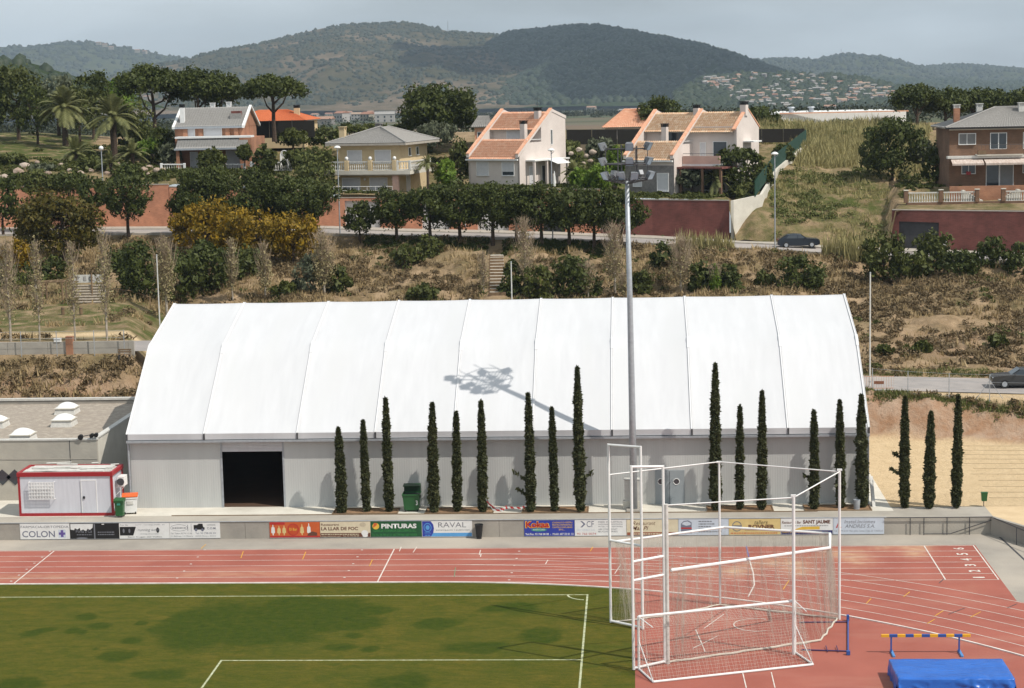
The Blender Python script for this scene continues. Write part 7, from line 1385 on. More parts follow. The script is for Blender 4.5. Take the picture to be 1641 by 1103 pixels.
# reeds on the road edge
X = rng.uniform(at(1085,400,193).x, at(1440,400,188).x, 700); p = pxof(X,np.full(700,191.)); Y = np.interp(p,RFX,RFD)-.4-.9*rng.random(700); clump = (vnoise(X*.35,X*0) > .48) & ~((p > 1225) & (p < 1318)); X, Y = X[clump], Y[clump]; Z = low_z(X,Y)
kind(tag(tufts('roadside_reeds', X, Y, Z, .7+1.5*rng.random(len(X))**1.5, np.full(len(X),.25), 7, MT['reed'], rng, .16),'thin pale reeds along the edge of the upper road','reeds'),'stuff')
# small weeds at the hall foot and gardens
X, Y = scatter(15000,-75,72,203,248,rng); p = pxof(X,Y,15); d = fbm(X*.2+11,Y*.2)+.14*((p < 300) & (Y < 224))-.3*((p < 120) & (Y > 224)); ok = ((p < 1165) | (p > 1440)) & (Y > [yb(float(q)) + 1.0 for q in np.clip(p,-190,1890)]) & (d > -.02); X, Y = X[ok], Y[ok]
kind(tag(shrublets('garden_planting', X, Y, up_z(X,Y), .22+.4*rng.random(len(X))**2, 34, MT['bush'], rng, .2),'low green garden planting around the houses','planting'),'stuff')
# ---------------------------------------------------------------- boulders of the rockery
def boulder_mesh(seed):
    rg = np.random.default_rng(seed); b = bmesh.new(); bmesh.ops.create_icosphere(b, subdivisions=2, radius=1)
    for v in b.verts: v.co *= 1+.28*float(fbm(v.co.x*1.3+seed*3, v.co.y*1.3+v.co.z*1.7, 3))*2; v.co.z *= .72
    me = bpy.data.meshes.new('boulder'); b.to_mesh(me); b.free(); return me
m_rock = mat('pinkish_rock',(.36,.27,.21),(.26,.195,.155),rough=.95,scale=2,bump=.05,c3=(.42,.35,.29)); bm_ = [boulder_mesh(i) for i in range(5)]
BO = [(8,296,20),(30,288,26),(24,302,18),(40,275,22),(12,308,16),(52,292,14),(72,280,16),(98,272,16),(78,290,14),(45,300,14),(130,292,16),(146,288,14),(128,302,14),(172,292,12),(190,268,18),(205,264,14),(232,290,18),(252,290,16),(240,280,18),(238,296,12),(262,288,12),(196,290,12),(112,286,12),(60,266,12),(90,298,14),(950,244,16),(928,240,14),(940,250,12),(915,246,12),(975,292,14),(985,300,12),(960,296,10),(946,258,12),(935,262,10)]
PLACE = ['at the far left','beside the lawn','below the palms','above the red wall','near the street lamp','left of the brick house']
for i, (px, py, w) in enumerate(BO):
    Y = float(np.interp(py,[262,310],[222,211])) if px < 300 else 219; p = at(px,py,Y); s = w*mpp(Y)/2*.8
    o = inst('boulder', bm_[i%5], m_rock, None, (p.x,p.y,float(up_z(p.x,p.y))+s*.25 if px < 300 else p.z), i*1.3, (s,s*.9,s))
    near = ('at the far left end' if px < 35 else 'below the lawn edge' if px < 80 else 'below the small palm' if px < 140 else 'beside the street lamp' if px < 180 else 'below the big palms' if px < 215 else 'left of the brick house') if px < 300 else 'beside the white house porch' if px < 955 else 'left of the floodlight lamps'
    size = 'large' if w >= 18 else 'middling' if w >= 14 else 'small'; row = 'upper' if py < 282 else 'lower'
    tag(o,'%s pinkish boulder in the %s rockery %s' % (size,row,near),'boulder','boulders of the rockery gardens')
# ================================================================ street furniture, vehicles
def street_lamp(label, px, b, tp, Y, head='globe'):
    p = at(px,b,Y); H = (b-tp)*mpp(Y); t = thing('street_lamp', label, 'lamp', p); MB().tube([(0,0,-.2),(0,0,.5),(0,0,H)],[.09,.07,.05],8).build('post', MT['greymetal'], t)
    if head == 'globe': MB().lathe([(.05,0),(.22,.10),(.27,.26),(.2,.43),(.03,.5)],(0,0,H-.05),12).build('globe', MT['white'], t, smooth=True)
    else: MB().lathe([(.05,0),(.16,.08),(.36,.14),(.36,.2),(.2,.34),(.03,.38)],(0,0,H-.05),12).build('lamp_head', MT['white'], t); MB().tube([(0,0,H*.97),(.3,-.1,H)],.03,5).build('arm', MT['greymetal'], t)
street_lamp('street lamp with white globe above the red wall at the left',165,297,240,210); street_lamp('tall street lamp with white head beside the yellow house',545,374,238,200.5,'head'); street_lamp('tall street lamp on the upper road near the parked car',1242,402,250,192.5,'head'); street_lamp('thin lamp post in front of the white house terrace',886,390,243,198,'head')
def pole(label, px, b, tp, Y, r=.05):
    p = at(px,b,Y); H = (b-tp)*mpp(Y); t = thing('thin_pole', label, 'pole', p); MB().tube([(0,0,-.3),(0,0,H)],[r,r*.75],7).build('shaft', MT['offwhite'], t); MB().lathe([(r*1.6,0),(r*1.6,.06)],n=8).build('base_plate', MT['greymetal'], t); MB().lathe([(r*.9,0),(r*.9,.06),(.01,.1)],(0,0,H),8).build('cap', MT['greymetal'], t)
pole('thin white pole rising behind the left end of the hall roof',258,560,406,141,.055); pole('thin white pole rising behind the middle of the hall roof',822,560,419,141,.055); pole('thin grey pole right of the hall beside the lower road',1394,612,437,138,.065)
# wire fence along the lower road
wf = thing('wire_fence','wire mesh fence with thin posts along the lower road','fence',(0,0,0)); fpx = [1398,1455,1521,1586,1650,1720]; tops = []
for px in fpx:
    Y = float(np.interp(px,[1385,1641,1900],[136.5,134,131]))-1.6; b = at(px,620,Y); z = float(low_z(b.x,Y,False)); MB().tube([(b.x,Y,z-.2),(b.x,Y,z+1.75)],.03,5).build('post', MT['greymetal'], wf); tops.append((b.x,Y,z))
b = tops[3]; MB().tube([(b[0],b[1],b[2]+1.3),(b[0]-.9,b[1],b[2])],.02,5).build('brace', MT['greymetal'], wf); MB().tube([(b[0],b[1],b[2]+1.3),(b[0]+.9,b[1],b[2])],.02,5).build('brace', MT['greymetal'], wf)
for dz in (.15,.6,1.15,1.7): MB().tube([(q[0],q[1],q[2]+dz) for q in tops],.007,4).build('wire', MT['greymetal'], wf)
pf2 = thing('park_fence','thin wire fence with posts along the parapet of the park road','fence',(0,0,0))
for px in (35,92,152,200): b = at(px,575,135.9); MB().tube([(b.x,135.9,6.6),(b.x,135.9,8.75)],.03,5).build('post', MT['greymetal'], pf2)
for dz in (8.2,8.7): MB().tube([(at(0,575,135.9).x,135.9,dz),(at(202,575,135.9).x,135.9,dz)],.008,4).build('wire', MT['greymetal'], pf2)
# orange crowd barrier
p = at(1405,626,135.6); bz = float(low_z(p.x,p.y,False)); cbx = thing('crowd_barrier','faded orange crowd barrier beside the thin pole','barrier',(p.x-.9,p.y,bz)); m_ob = plain('faded_orange',(.50,.24,.12),.6)
MB().tube([(0,0,.1),(0,0,1.05),(2.1,0,1.05),(2.1,0,.1)],.02,6).tube([(0,0,.2),(2.1,0,.2)],.018,6).build('frame', m_ob, cbx)
for k in range(1,12): MB().tube([(k*2.1/12,0,.2),(k*2.1/12,0,1.05)],.009,4).build('bar', m_ob, cbx)
for x in (.2,1.9): MB().tube([(x,-.3,.02),(x,.3,.02)],.018,5).build('foot', m_ob, cbx)
MB().bx(.7,1.4,-.03,-.01,.5,.72).build('plate', plain('rusty_plate',(.22,.09,.05),.7), cbx)
# ---------------------------------------------------------------- cars
def car(label, loc, rz, paint, L=4.2, W=1.72, H=1.42):
    t = thing('parked_car', label, 'car', loc, rz); mp_ = mat('car_paint_'+label[:8], paint, tuple(c*.9 for c in paint), rough=.25, spec=.6)
    prof_ = [(-L/2,.45),(-L/2+.03,.72),(-L/2+.18,.86),(-L*.20,.95),(-L*.055,H-.05),(L*.10,H),(L*.27,H-.06),(L*.43,.98),(L*.485,.88),(L/2,.6),(L/2-.03,.30),(L/2-.3,.22),(-L/2+.35,.22),(-L/2+.05,.32)]
    def sec(y):   # body outline pulled in with height (tumblehome)
        k = abs(y)/(W/2); return [(x, (W/2)*np.sign(y)*(1-.17*max(0,(z-.85)/(H-.85))) if k == 1 else y*(1-.17*max(0,(z-.85)/(H-.85))), z-(.05*(k**4) if z > 1.2 else 0)) for x,z in prof_]
    ys = [-W/2,-W/2*.93,-W/4,0,W/4,W/2*.93,W/2]; vs = []; n = len(prof_)
    for i,y in enumerate(ys):
        s_ = sec(y); inset = .04 if i in (0,6) else 0; vs += [(x*(1-inset*.15),yy,z) for x,yy,z in s_]
    b = MB().add(vs, [(i*n+j,i*n+(j+1)%n,(i+1)*n+(j+1)%n,(i+1)*n+j) for i in range(6) for j in range(n)]+[tuple(range(n-1,-1,-1)), tuple(6*n+j for j in range(n))]); b.build('body', mp_, t, smooth=False)
    for s in (-1,1):
        y = s*(W/2*.915); yo = s*(W/2*.88)
        for x0,x1,x2,x3 in ((-L*.165,L*.02,L*.02,-L*.05),(L*.035,L*.30,L*.235,L*.035)):
            MB().add([(x0,s*(W/2*.988),.97),(x1,s*(W/2*.988),.97),(x2,s*(W/2*.872),H-.12),(x3,s*(W/2*.872),H-.12),(x0,s*(W/2*.9),.97),(x1,s*(W/2*.9),.97),(x2,s*(W/2*.8),H-.12),(x3,s*(W/2*.8),H-.12)],[(0,1,2,3) if s < 0 else (3,2,1,0),(0,4,5,1),(1,5,6,2),(2,6,7,3),(3,7,4,0)]).build('side_window', MT['glass'], t)
        for x in (-L*.305,L*.30):
            wh = MB().tube([(x,s*(W/2-.19),.31),(x,s*(W/2+.012),.31)],.31,18).build('wheel', MT['rubber'], t); MB().tube([(x,s*(W/2+.005),.31),(x,s*(W/2+.022),.31)],.19,12).build('rim', MT['greymetal'], wh)
        MB().cb((-L/2+.12,s*W*.36,.62),.14,.36,.16,.03).build('headlight', plain('lamp_glass',(.6,.62,.65),.15), t); MB().cb((L/2-.09,s*W*.38,.70),.12,.24,.2,.03).build('tail_light', MT['red'], t); MB().cb((-L*.14,s*(W/2+.05),.95),.12,.14,.12,.02).build('mirror', mp_, t)
    MB().add([(-L*.195,-W*.40,.962),(-L*.195,W*.40,.962),(-L*.063,W*.36,H-.06),(-L*.063,-W*.36,H-.06)],[(3,2,1,0)]).build('windscreen', MT['glass'], t).location = (-.012,0,.012)
    MB().add([(L*.425,-W*.39,1.0),(L*.425,W*.39,1.0),(L*.278,W*.35,H-.08),(L*.278,-W*.35,H-.08)],[(0,1,2,3)]).build('rear_window', MT['glass'], t).location = (.014,0,.012)
    return t
Y = rfront(1278)[0]+4.6; c = at(1279,396,Y); car('dark blue hatchback parked on the upper road', (c.x,Y,rfront(1278)[1]+.09), R(180+1), (.012,.018,.028), 4.3)
c = at(1640,622,136.8); car('dark grey saloon car on the lower road, cut by the right edge', (c.x,137.2,3.63), R(-2), (.03,.033,.037), 4.5)
# ---------------------------------------------------------------- park things at the left
def zlow(p): return float(low_z(p.x,p.y,False))
for px, py, Y, w, l in ((101,505,159.5,5,'left wooden post of the pair on the sandy path'),(130,505,159.5,5,'right wooden post of the pair on the sandy path')):
    p = at(px,py,Y); o = thing('wooden_bollard', l, 'post', (p.x,p.y,zlow(p))); MB().lathe([(.15,0),(.15,.6),(.11,.66)],n=10).build('stump', MT['wood'], o); MB().lathe([(.155,.48),(.155,.52)],n=10).build('band', MT['darkmetal'], o)
p = at(143,490,166); t = thing('notice_board','white notice board with large letters over stacked logs in the park','sign',(p.x,p.y,zlow(p)))
for k in range(7): MB().tube([(-1.35,.05*k,.12+k*.24),(1.35,.05*k,.12+k*.24)],.11,8).build('log', MT['paletrunk'], t)
MB().bx(-1.35,1.3,.2,.28,1.85,2.55).build('panel', MT['offwhite'], t); wall_text('P  E C.V.',-1.15,1.98,2.2,.42,MT['greyrender'],t,y=.19,bold=.02)
for x in (-1.5,.3): MB().tube([(x,.1,-.2),(x,.1,2.7)],.07,7).build('post', MT['wood'], t)
p = at(85,486,166); t = thing('climbing_frame','small dark wooden climbing frame in the park','play frame',(p.x,p.y,zlow(p)))
for x in (-.9,.9):
    for y in (0,1.2): MB().tube([(x,y,-.2),(x,y,2.0)],.08,7).build('post', MT['wood'], t)
for y in (0,1.2): MB().tube([(-1.6,y,1.95),(2.4,y,2.0)],.06,6).build('beam', MT['wood'], t)
for k in range(4): MB().tube([(-.9+k*.6,0,1.97),(-.9+k*.6,1.2,1.97)],.04,6).build('rung', MT['wood'], t)
p = at(318,553,137); p = at(94,553,136.5); t = thing('white_box','small white box on the parapet of the park road','box',(p.x,136.3,7.9)); MB().cb((0,0,0),.5,.3,.22,.02).build('body', MT['white'], t); MB().bx(-.27,.27,-.17,.17,.22,.26).build('lid', MT['white'], t)
p = at(645*.308,568,135.3); t = thing('park_bench','dark bench at the end of the parapet beside the hall','bench',(p.x,135.4,zlow(Vector((p.x,135.4,0)))))
t.scale = (.62,.7,.8)
for x in (-.6,.6): MB().bx(x-.05,x+.05,-.25,.25,0,.45).build('leg', MT['darkmetal'], t); MB().bx(x-.04,x+.04,.2,.28,.45,.95).build('back_support', MT['darkmetal'], t)
for k in range(3): MB().bx(-.8,.8,-.25+k*.17,-.11+k*.17,.45,.49).build('seat_slat', MT['wood'], t)
for k in range(2): MB().bx(-.8,.8,.17,.20,.6+k*.2,.74+k*.2).build('back_slat', MT['wood'], t)
# low timber guard rail in the park
gr2 = thing('timber_rail','low dark timber guard rail at the back of the park','rail',(0,0,0)); pts = [at(x,480-(x-160)*.02,170) for x in (165,190,215,240)]
for q in pts: MB().tube([(q.x,q.y,zlow(q)-.2),(q.x,q.y,zlow(q)+.8)],.07,6).build('post', MT['wood'], gr2)
for a, b in zip(pts[:-1],pts[1:]): MB().tube([(a.x,a.y,zlow(a)+.7),(b.x,b.y,zlow(b)+.7)],.06,6).build('rail', MT['wood'], gr2)
# white parking lines on the sandy yard are faint stone rows
for k, py in enumerate((708,715,722,729,736,743,751,760,770,780,789,798)):
    x0 = (1545,1540,1542,1545,1548,1545,1560,1556,1568,1575,1580,1585)[k]; a, b = gnd(x0,py,1.0), gnd(1700,py+.5,1.0); z = .018
    MB().add([(a.x,a.y-.03,1.0),(b.x,b.y-.03,1.0),(b.x,b.y+.03,1.0),(a.x,a.y+.03,1.0),(a.x,a.y-.03,1.025),(b.x,b.y-.03,1.025),(b.x,b.y+.03,1.025),(a.x,a.y+.03,1.025)],[(4,5,6,7),(0,1,5,4),(2,3,7,6),(3,0,4,7)]).build('marking_rope', mat('grey_rope',(.44,.34,.22),(.38,.29,.19)) if 'grey_rope' not in bpy.data.materials else bpy.data.materials['grey_rope'], hs)
# ================================================================ plain, hills and far houses
m_plain, t_, b_, N_, L_ = newmat('far_fields')
def _fields():
    g = N_.new('ShaderNodeNewGeometry'); v = N_.new('ShaderNodeTexVoronoi'); v.inputs['Scale'].default_value = .006; L_.new(g.outputs['Position'], v.inputs[0]); r = N_.new('ShaderNodeValToRGB'); e = r.color_ramp.elements
    e[0].position = 0; e[0].color = (.055,.075,.03,1); e[1].position = 1; e[1].color = (.20,.15,.10,1); q = e.new(.5); q.color = (.09,.10,.045,1); sp = N_.new('ShaderNodeSeparateColor'); L_.new(v.outputs['Color'], sp.inputs[0]); L_.new(sp.outputs[0], r.inputs[0])
    nz = N_.new('ShaderNodeTexNoise'); nz.inputs['Scale'].default_value = .03; nz.inputs['Detail'].default_value = 8; L_.new(g.outputs['Position'], nz.inputs[0]); mx = N_.new('ShaderNodeMixRGB'); mx.blend_type = 'MULTIPLY'; mx.inputs[0].default_value = .6; L_.new(r.outputs[0], mx.inputs[1]); L_.new(nz.outputs[1], mx.inputs[2]); L_.new(mx.outputs[0], b_.inputs['Base Color']); b_.inputs['Roughness'].default_value = 1
_fields()
PK = [(330,17.6),(450,16.2),(700,12.5),(1200,5.5),(2000,-5),(3000,-14),(9000,-20)]
def plain_z(X, Y): return np.interp(Y,[k[0] for k in PK],[k[1] for k in PK])+fbm(np.asarray(X)*.006,np.asarray(Y)*.006)*np.clip((np.asarray(Y)-340)/300,0,1)*5
def plain_sheet():
    ys = np.concatenate([np.arange(330,1400,18),np.arange(1400,9500,180)]); n = 110; V = []
    for Y in ys: xs = np.linspace(-1,1,n)*(Y*.75+140)-Y*.065; V.append(np.stack([xs,np.full(n,Y),plain_z(xs,np.full(n,Y))],1))
    V = np.concatenate(V); i, j = np.meshgrid(np.arange(n-1),np.arange(len(ys)-1)); a = (j*n+i).ravel(); return kind(fast_mesh('plain',V,np.stack([a,a+1,a+1+n,a+n],1),m_plain,smooth=True),'structure')
plain_sheet()
def hillmat(name, c1, c2, c3, sc=.02, bare=.5):
    m, t, b, N, L = newmat(name); g = N.new('ShaderNodeNewGeometry')
    def noise(s,d=9,ro=.65): n = N.new('ShaderNodeTexNoise'); n.inputs['Scale'].default_value = s; n.inputs['Detail'].default_value = d; n.inputs['Roughness'].default_value = ro; L.new(g.outputs['Position'],n.inputs[0]); return n.outputs[0]
    def ramp(i,a,b_,p,q): r = N.new('ShaderNodeValToRGB'); r.color_ramp.elements[0].position = p; r.color_ramp.elements[1].position = q; r.color_ramp.elements[0].color = (*a,1); r.color_ramp.elements[1].color = (*b_,1); L.new(i,r.inputs[0]); return r.outputs[0]
    mx = N.new('ShaderNodeMixRGB'); at_ = N.new('ShaderNodeAttribute'); at_.attribute_name = 'bare'; ad = N.new('ShaderNodeMath'); ad.operation = 'ADD'; L.new(at_.outputs['Fac'],ad.inputs[0]); L.new(noise(.006),ad.inputs[1]); L.new(ramp(ad.outputs[0],(0,0,0),(1,1,1),bare,bare+.22),mx.inputs[0])
    L.new(ramp(noise(sc),c1,c2,.35,.65),mx.inputs[1]); L.new(ramp(noise(sc*2),c3,tuple(x*.7 for x in c3),.35,.7),mx.inputs[2]); L.new(mx.outputs[0],b.inputs['Base Color']); b.inputs['Roughness'].default_value = 1; b.inputs['Specular IOR Level'].default_value = 0
    bp = N.new('ShaderNodeBump'); bp.inputs['Distance'].default_value = 5; L.new(noise(.05,8,.7),bp.inputs['Height']); L.new(bp.outputs[0],b.inputs['Normal']); return m
m_hA = hillmat('scrub_hill',(.052,.052,.028),(.088,.078,.046),(.22,.165,.115),.03,.45); m_hB = hillmat('wooded_hill',(.030,.046,.022),(.05,.066,.030),(.16,.13,.085),.03,.80); m_hF = hillmat('far_hill',(.05,.062,.03),(.08,.085,.045),(.2,.16,.11),.02,.66)
HILLS = {}
def hill(name, prof_, Y, base_py, m, front, rough=1.0, nx=200, ny=44, spurs=1.0):
    """ridge seen at prof_ (px,py) at distance Y, falling towards the plain 'front' metres nearer"""
    pxs = np.linspace(prof_[0][0],prof_[-1][0],nx); pys = np.interp(pxs,[p[0] for p in prof_],[p[1] for p in prof_])
    crest = np.array([tuple(at(float(a),float(b),Y)) for a,b in zip(pxs,pys)]); wid = crest[-1,0]-crest[0,0]; V = []; bare = []
    for j in range(ny+1):
        v = j/ny; yy = Y-front*(1-v); k = v**1.25 if v <= 1 else 1
        x = crest[:,0]*(yy/Y)*(.0)+crest[:,0]; zb = plain_z(x,np.full(nx,yy))-4; z = zb+(crest[:,2]-zb)*(.06+.94*k*(1.6-.6*k)) if True else 0
        s = math.sin(math.pi*min(1,v*1.0))*rough*(crest[:,2]-zb)
        z = z+s*(fbm(x/260.*spurs+Y,np.full(nx,yy)/700.)*.55+fbm(x/90.+9,np.full(nx,yy)/160.)*.20)
        V.append(np.stack([x,np.full(nx,yy),z],1)); bare.append(fbm(x/180.+3,np.full(nx,yy)/260.+Y)*.5)
    for q in (.03,.12): V.append(np.stack([crest[:,0],np.full(nx,Y+front*q*3),crest[:,2]*(1-q*2.2)],1)); bare.append(np.zeros(nx))
    V = np.concatenate(V); bare = np.concatenate(bare); i, j = np.meshgrid(np.arange(nx-1),np.arange(ny+2)); a = (j*nx+i).ravel()
    o = kind(fast_mesh(name,V,np.stack([a,a+1,a+1+nx,a+nx],1),m,attrs={'bare':bare},smooth=True),'structure'); HILLS[name+str(Y)] = (V.reshape(ny+3,nx,3),bare.reshape(ny+3,nx)); return o
hill('hill',[(-260,88),(-60,76),(60,75),(100,70),(150,68),(190,75),(230,82),(280,92),(320,100),(420,125),(520,150)],6500,150,m_hF,1700)
hill('hill',[(1060,130),(1200,99),(1240,96),(1300,96),(1335,91),(1352,88),(1380,90),(1420,99),(1462,109),(1500,106),(1540,105),(1590,108),(1641,113),(1800,124),(1950,140)],7000,130,m_hF,1900)
hill('hill',[(150,150),(250,122),(300,100),(340,90),(380,79),(430,68),(480,54),(520,45),(560,39),(620,37),(655,36),(690,43),(720,51),(760,54),(800,56),(850,62),(900,75),(960,95),(1040,130),(1100,160)],4600,160,m_hA,1700)
hill('hill',[(700,175),(740,150),(765,115),(790,70),(815,55),(850,50),(900,46),(935,43),(965,45),(1000,51),(1060,62),(1120,73),(1170,86),(1200,99),(1240,113),(1290,126),(1350,138),(1430,152)],4200,165,m_hB,1300)
hill('hill',[(1240,160),(1330,138),(1390,130),(1430,126),(1470,131),(1530,129),(1580,134),(1641,131),(1750,136),(1900,150)],5000,150,m_hF,1100)
hill('hill',[(-260,96),(-40,100),(0,99),(30,97),(60,104),(95,118),(130,140),(170,160)],900,160,m_hB,350)
# woodland on the hills: every crown real, far too many and too small to tell apart
def canopy(name, key, n, size, m, label, seed, lo=0.05, hi=1.0, sel=None):
    V, B = HILLS[key]; ny, nx, _ = V.shape; rg = np.random.default_rng(seed); i = rg.uniform(0,nx-1.01,n); j = rg.uniform(lo*(ny-3),hi*(ny-3),n); a, b = i.astype(int), j.astype(int); fi, fj = (i-a)[:,None], (j-b)[:,None]
    P = (V[b,a]*(1-fi)+V[b,a+1]*fi)*(1-fj)+(V[b+1,a]*(1-fi)+V[b+1,a+1]*fi)*fj; bb = B[b,a]; ok = rg.random(n) > np.clip(.25+bb*4.0,0,.96); P = P[ok]; n = len(P)
    s = size*rg.uniform(.5,1.4,n); oct_ = np.array([(1,0,0),(0,1,0),(-1,0,0),(0,-1,0),(0,0,1.15),(.62,.62,.7),(-.62,.62,.7),(-.62,-.62,.7),(.62,-.62,.7)]); Fo = np.array([(0,5,8),(5,0,1),(1,6,5),(6,1,2),(2,7,6),(7,2,3),(3,8,7),(8,3,0),(4,8,5),(4,5,6),(4,6,7),(4,7,8)])
    jit = rg.uniform(.75,1.25,(n,9,1)); VV = P[:,None,:]+oct_[None]*s[:,None,None]*jit+np.array([0,0,-.12])*s[:,None,None]; FF = (Fo[None]+np.arange(n)[:,None,None]*9).reshape(-1,3)
    return kind(tag(fast_mesh(name,VV.reshape(-1,3),FF,m,smooth=False),label,'woodland'),'stuff')
MT['farwood'] = leafmat('far_woodland',(.014,.022,.011),(.042,.048,.022),scale=.01,trans=0.0); MT['farwood2'] = leafmat('far_pine_wood',(.014,.026,.014),(.036,.05,.022),scale=.01,trans=0.0)
canopy('scrub_wood','hill4600',9000,4.4,MT['farwood'],'scattered evergreen scrub on the big sunlit hill',1); canopy('pine_wood','hill4200',15000,6.4,MT['farwood2'],'dense pine wood on the shaded right-hand hill',2); canopy('far_wood','hill6500',5000,8.5,MT['farwood'],'woodland on the far left hill',3); canopy('far_wood','hill7000',6500,8.5,MT['farwood'],'woodland on the far right hills',4); canopy('far_wood','hill5000',5500,7.5,MT['farwood2'],'woodland on the low ridge at the far right',5); canopy('dark_wood','hill900',2600,2.9,MT['farwood2'],'dark wooded knoll at the left behind the garden trees',6)
# scattered trees over the plain
rg = np.random.default_rng(9); n = 6400; Y = 345+2100*rg.random(n)**1.7; pxr = rg.uniform(-80,1720,n); X = (pxr-820)/F*Y-Y*.0649; Z = plain_z(X,Y); d = fbm(X/90.,Y/160.); ok = (d > .0) & ~((pxr > 760) & (pxr < 1050) & (Y < 1000)) & ~((pxr > 480) & (pxr < 680) & (Y < 560)); ok |= (Y > 1500) & (d > -.09); X,Y,Z = X[ok],Y[ok],Z[ok]; n = len(X); HILLS['plain'] = None
C = np.repeat(np.stack([X,Y,Z],1),30,0); s = np.repeat(2.0+2.4*rg.random(n),30)[:,None]; dd = rg.normal(size=C.shape); dd /= np.linalg.norm(dd,axis=1,keepdims=True); dd[:,2] = np.abs(dd[:,2])*1.1; V, Q = leaf_quads(C+dd*s*(.5+.5*rg.random((len(C),1))),dd,np.repeat(np.interp(Y,[345,2200],[.42,1.5]),30),rg,1.4,.4)
kind(tag(fast_mesh('plain_trees',V,Q,MT['farwood']),'belts of trees and hedges across the far plain','woodland'),'stuff')
# ---------------------------------------------------------------- far houses
def gable_mesh(w,d,h,rh):
    b = MB().bx(-w/2,w/2,-d/2,d/2,-2,h).mesh('far_walls'); r = MB().prism([(-d/2-.3,h),(d/2+.3,h),(0,h+rh)],-w/2-.3,w/2+.3,'x').mesh('far_roof'); return b, r
FH = [gable_mesh(9,8,5.5,1.8), gable_mesh(12,8,4,1.7), gable_mesh(8,9,7,1.6), gable_mesh(14,9,6,2.0)]
mw = [mat('far_white_wall',(.40,.385,.37),(.34,.32,.31)), mat('far_cream_wall',(.33,.29,.24),(.28,.25,.2)), mat('far_pale_wall',(.23,.22,.21),(.19,.18,.17))]; mr_ = [mat('far_red_tile',(.32,.17,.12),(.27,.14,.10)), mat('far_brown_tile',(.36,.22,.16),(.3,.18,.13)), mat('far_straw_tile',(.34,.25,.19),(.3,.22,.16)), MT['greytile']]
for b, r in FH: b.materials.append(None); r.materials.append(None)
_pane = MB().quad((-.6,0,-.7),(.6,0,-.7),(.6,0,.7),(-.6,0,.7)).mesh('far_window'); _pane.materials.append(MT['glass'])
def far_house(label, X, Y, Z, k, wm, rm, rz, group, s=1.0, windows=False):
    t = thing('far_house',label,'house',(X,Y,Z),rz,group); t.scale = (s,s,s); b, r = FH[k]
    for nm, me, mm_ in (('wall',b,wm),('roof',r,rm)):
        o = bpy.data.objects.new(nm,me); COL.objects.link(o); o.parent = t; o.material_slots[0].link = 'OBJECT'; o.material_slots[0].material = mm_
    if windows:
        d = (8,8,9,9)[k]; w = (9,12,8,14)[k]; h = (5.5,4,7,6)[k]
        for z in ([1.6] if h < 5 else [1.5,4.2]):
            for q in range(3): inst('window',_pane,MT['glass'],t,(-w/2+w*(q+.5)/3,-d/2-.03,z))
    return t
def solveY(px,py):
    lo, hi = 380., 3200.
    for _ in range(40):
        m = (lo+hi)/2; p = at(px,py,m)
        if p.z > float(plain_z(p.x,m)): lo = m
        else: hi = m
    return lo
MID = [(505,190,430,0,0,1,'leftmost pale house of the hamlet beyond the orange roof'),(527,186,470,1,1,0,'cream house with orange roof, second in the far hamlet'),(520,200,420,1,2,1,'low pale house in front of the far hamlet'),(548,196,440,2,0,0,'small white gabled house in the far hamlet'),(560,188,500,2,0,1,'white two-storey house in the middle of the far hamlet'),(572,192,470,0,0,2,'white house right of the middle of the far hamlet'),(590,194,450,0,1,0,'house with orange roof in front of the far hamlet'),(594,187,480,2,0,1,'tall white house towards the right of the far hamlet'),(617,196,440,3,0,3,'large white gabled house at the right end of the far hamlet'),(640,184,620,1,1,2,'low cream house far right of the hamlet'),(840,178,640,3,0,2,'white house far behind the white house chimneys'),(948,178,760,3,1,1,'long cream house on the far brown field'),(970,173,820,3,1,1,'second cream house on the far brown field'),(1000,182,700,1,0,3,'small white shed left of the dense dark pine'),(1018,180,720,1,0,3,'small white shed beside the dense dark pine'),(236,158,900,1,1,1,'pale house seen under the umbrella pine'),(246,168,760,1,1,2,'cream house low under the umbrella pine'),(1330,176,900,1,0,1,'white house beyond the warehouse'),(700,192,560,1,1,0,'orange-roofed house behind the dome-shaped pine'),(1135,175,900,3,0,3,'long pale greenhouse-like shed at the foot of the shaded hill')]
for px,py,Y,k,w,r,l in MID:
    Y = solveY(px,py); p = at(px,py,Y); far_house(l,p.x,p.y,p.z-.3,k,mw[w],mr_[r],rg.uniform(-.6,.3),'houses of the far hamlet',.9,True)
rg = np.random.default_rng(15)
cnt = 0
for i in range(230):
    u = rg.random(); px = 1128+ (1440-1128)*u; lo_, hi_ = np.interp(px,[1128,1200,1280,1360,1440],[128,118,122,128,146]), np.interp(px,[1128,1160,1200,1300,1440],[136,150,170,172,156]); py = rg.uniform(lo_,hi_); Y = float(np.interp(py,[112,178],[2750,1950])); p = at(px,py,Y)
    wi, ri = int(rg.choice(3,p=[.45,.25,.3])), int(rg.choice(4,p=[.12,.2,.3,.38])); far_house('tiny %s %s-roofed house in the %s %s of the far town' % (('white','cream','greyish')[wi],('red','brown','straw','grey')[ri],'upper' if py < 140 else 'lower','left' if px < 1230 else 'middle' if px < 1330 else 'right'),p.x,p.y,p.z-1,int(rg.integers(0,4)),mw[wi],mr_[ri],rg.uniform(-.8,.8),'houses of the far town on the slope',rg.uniform(.45,.75))
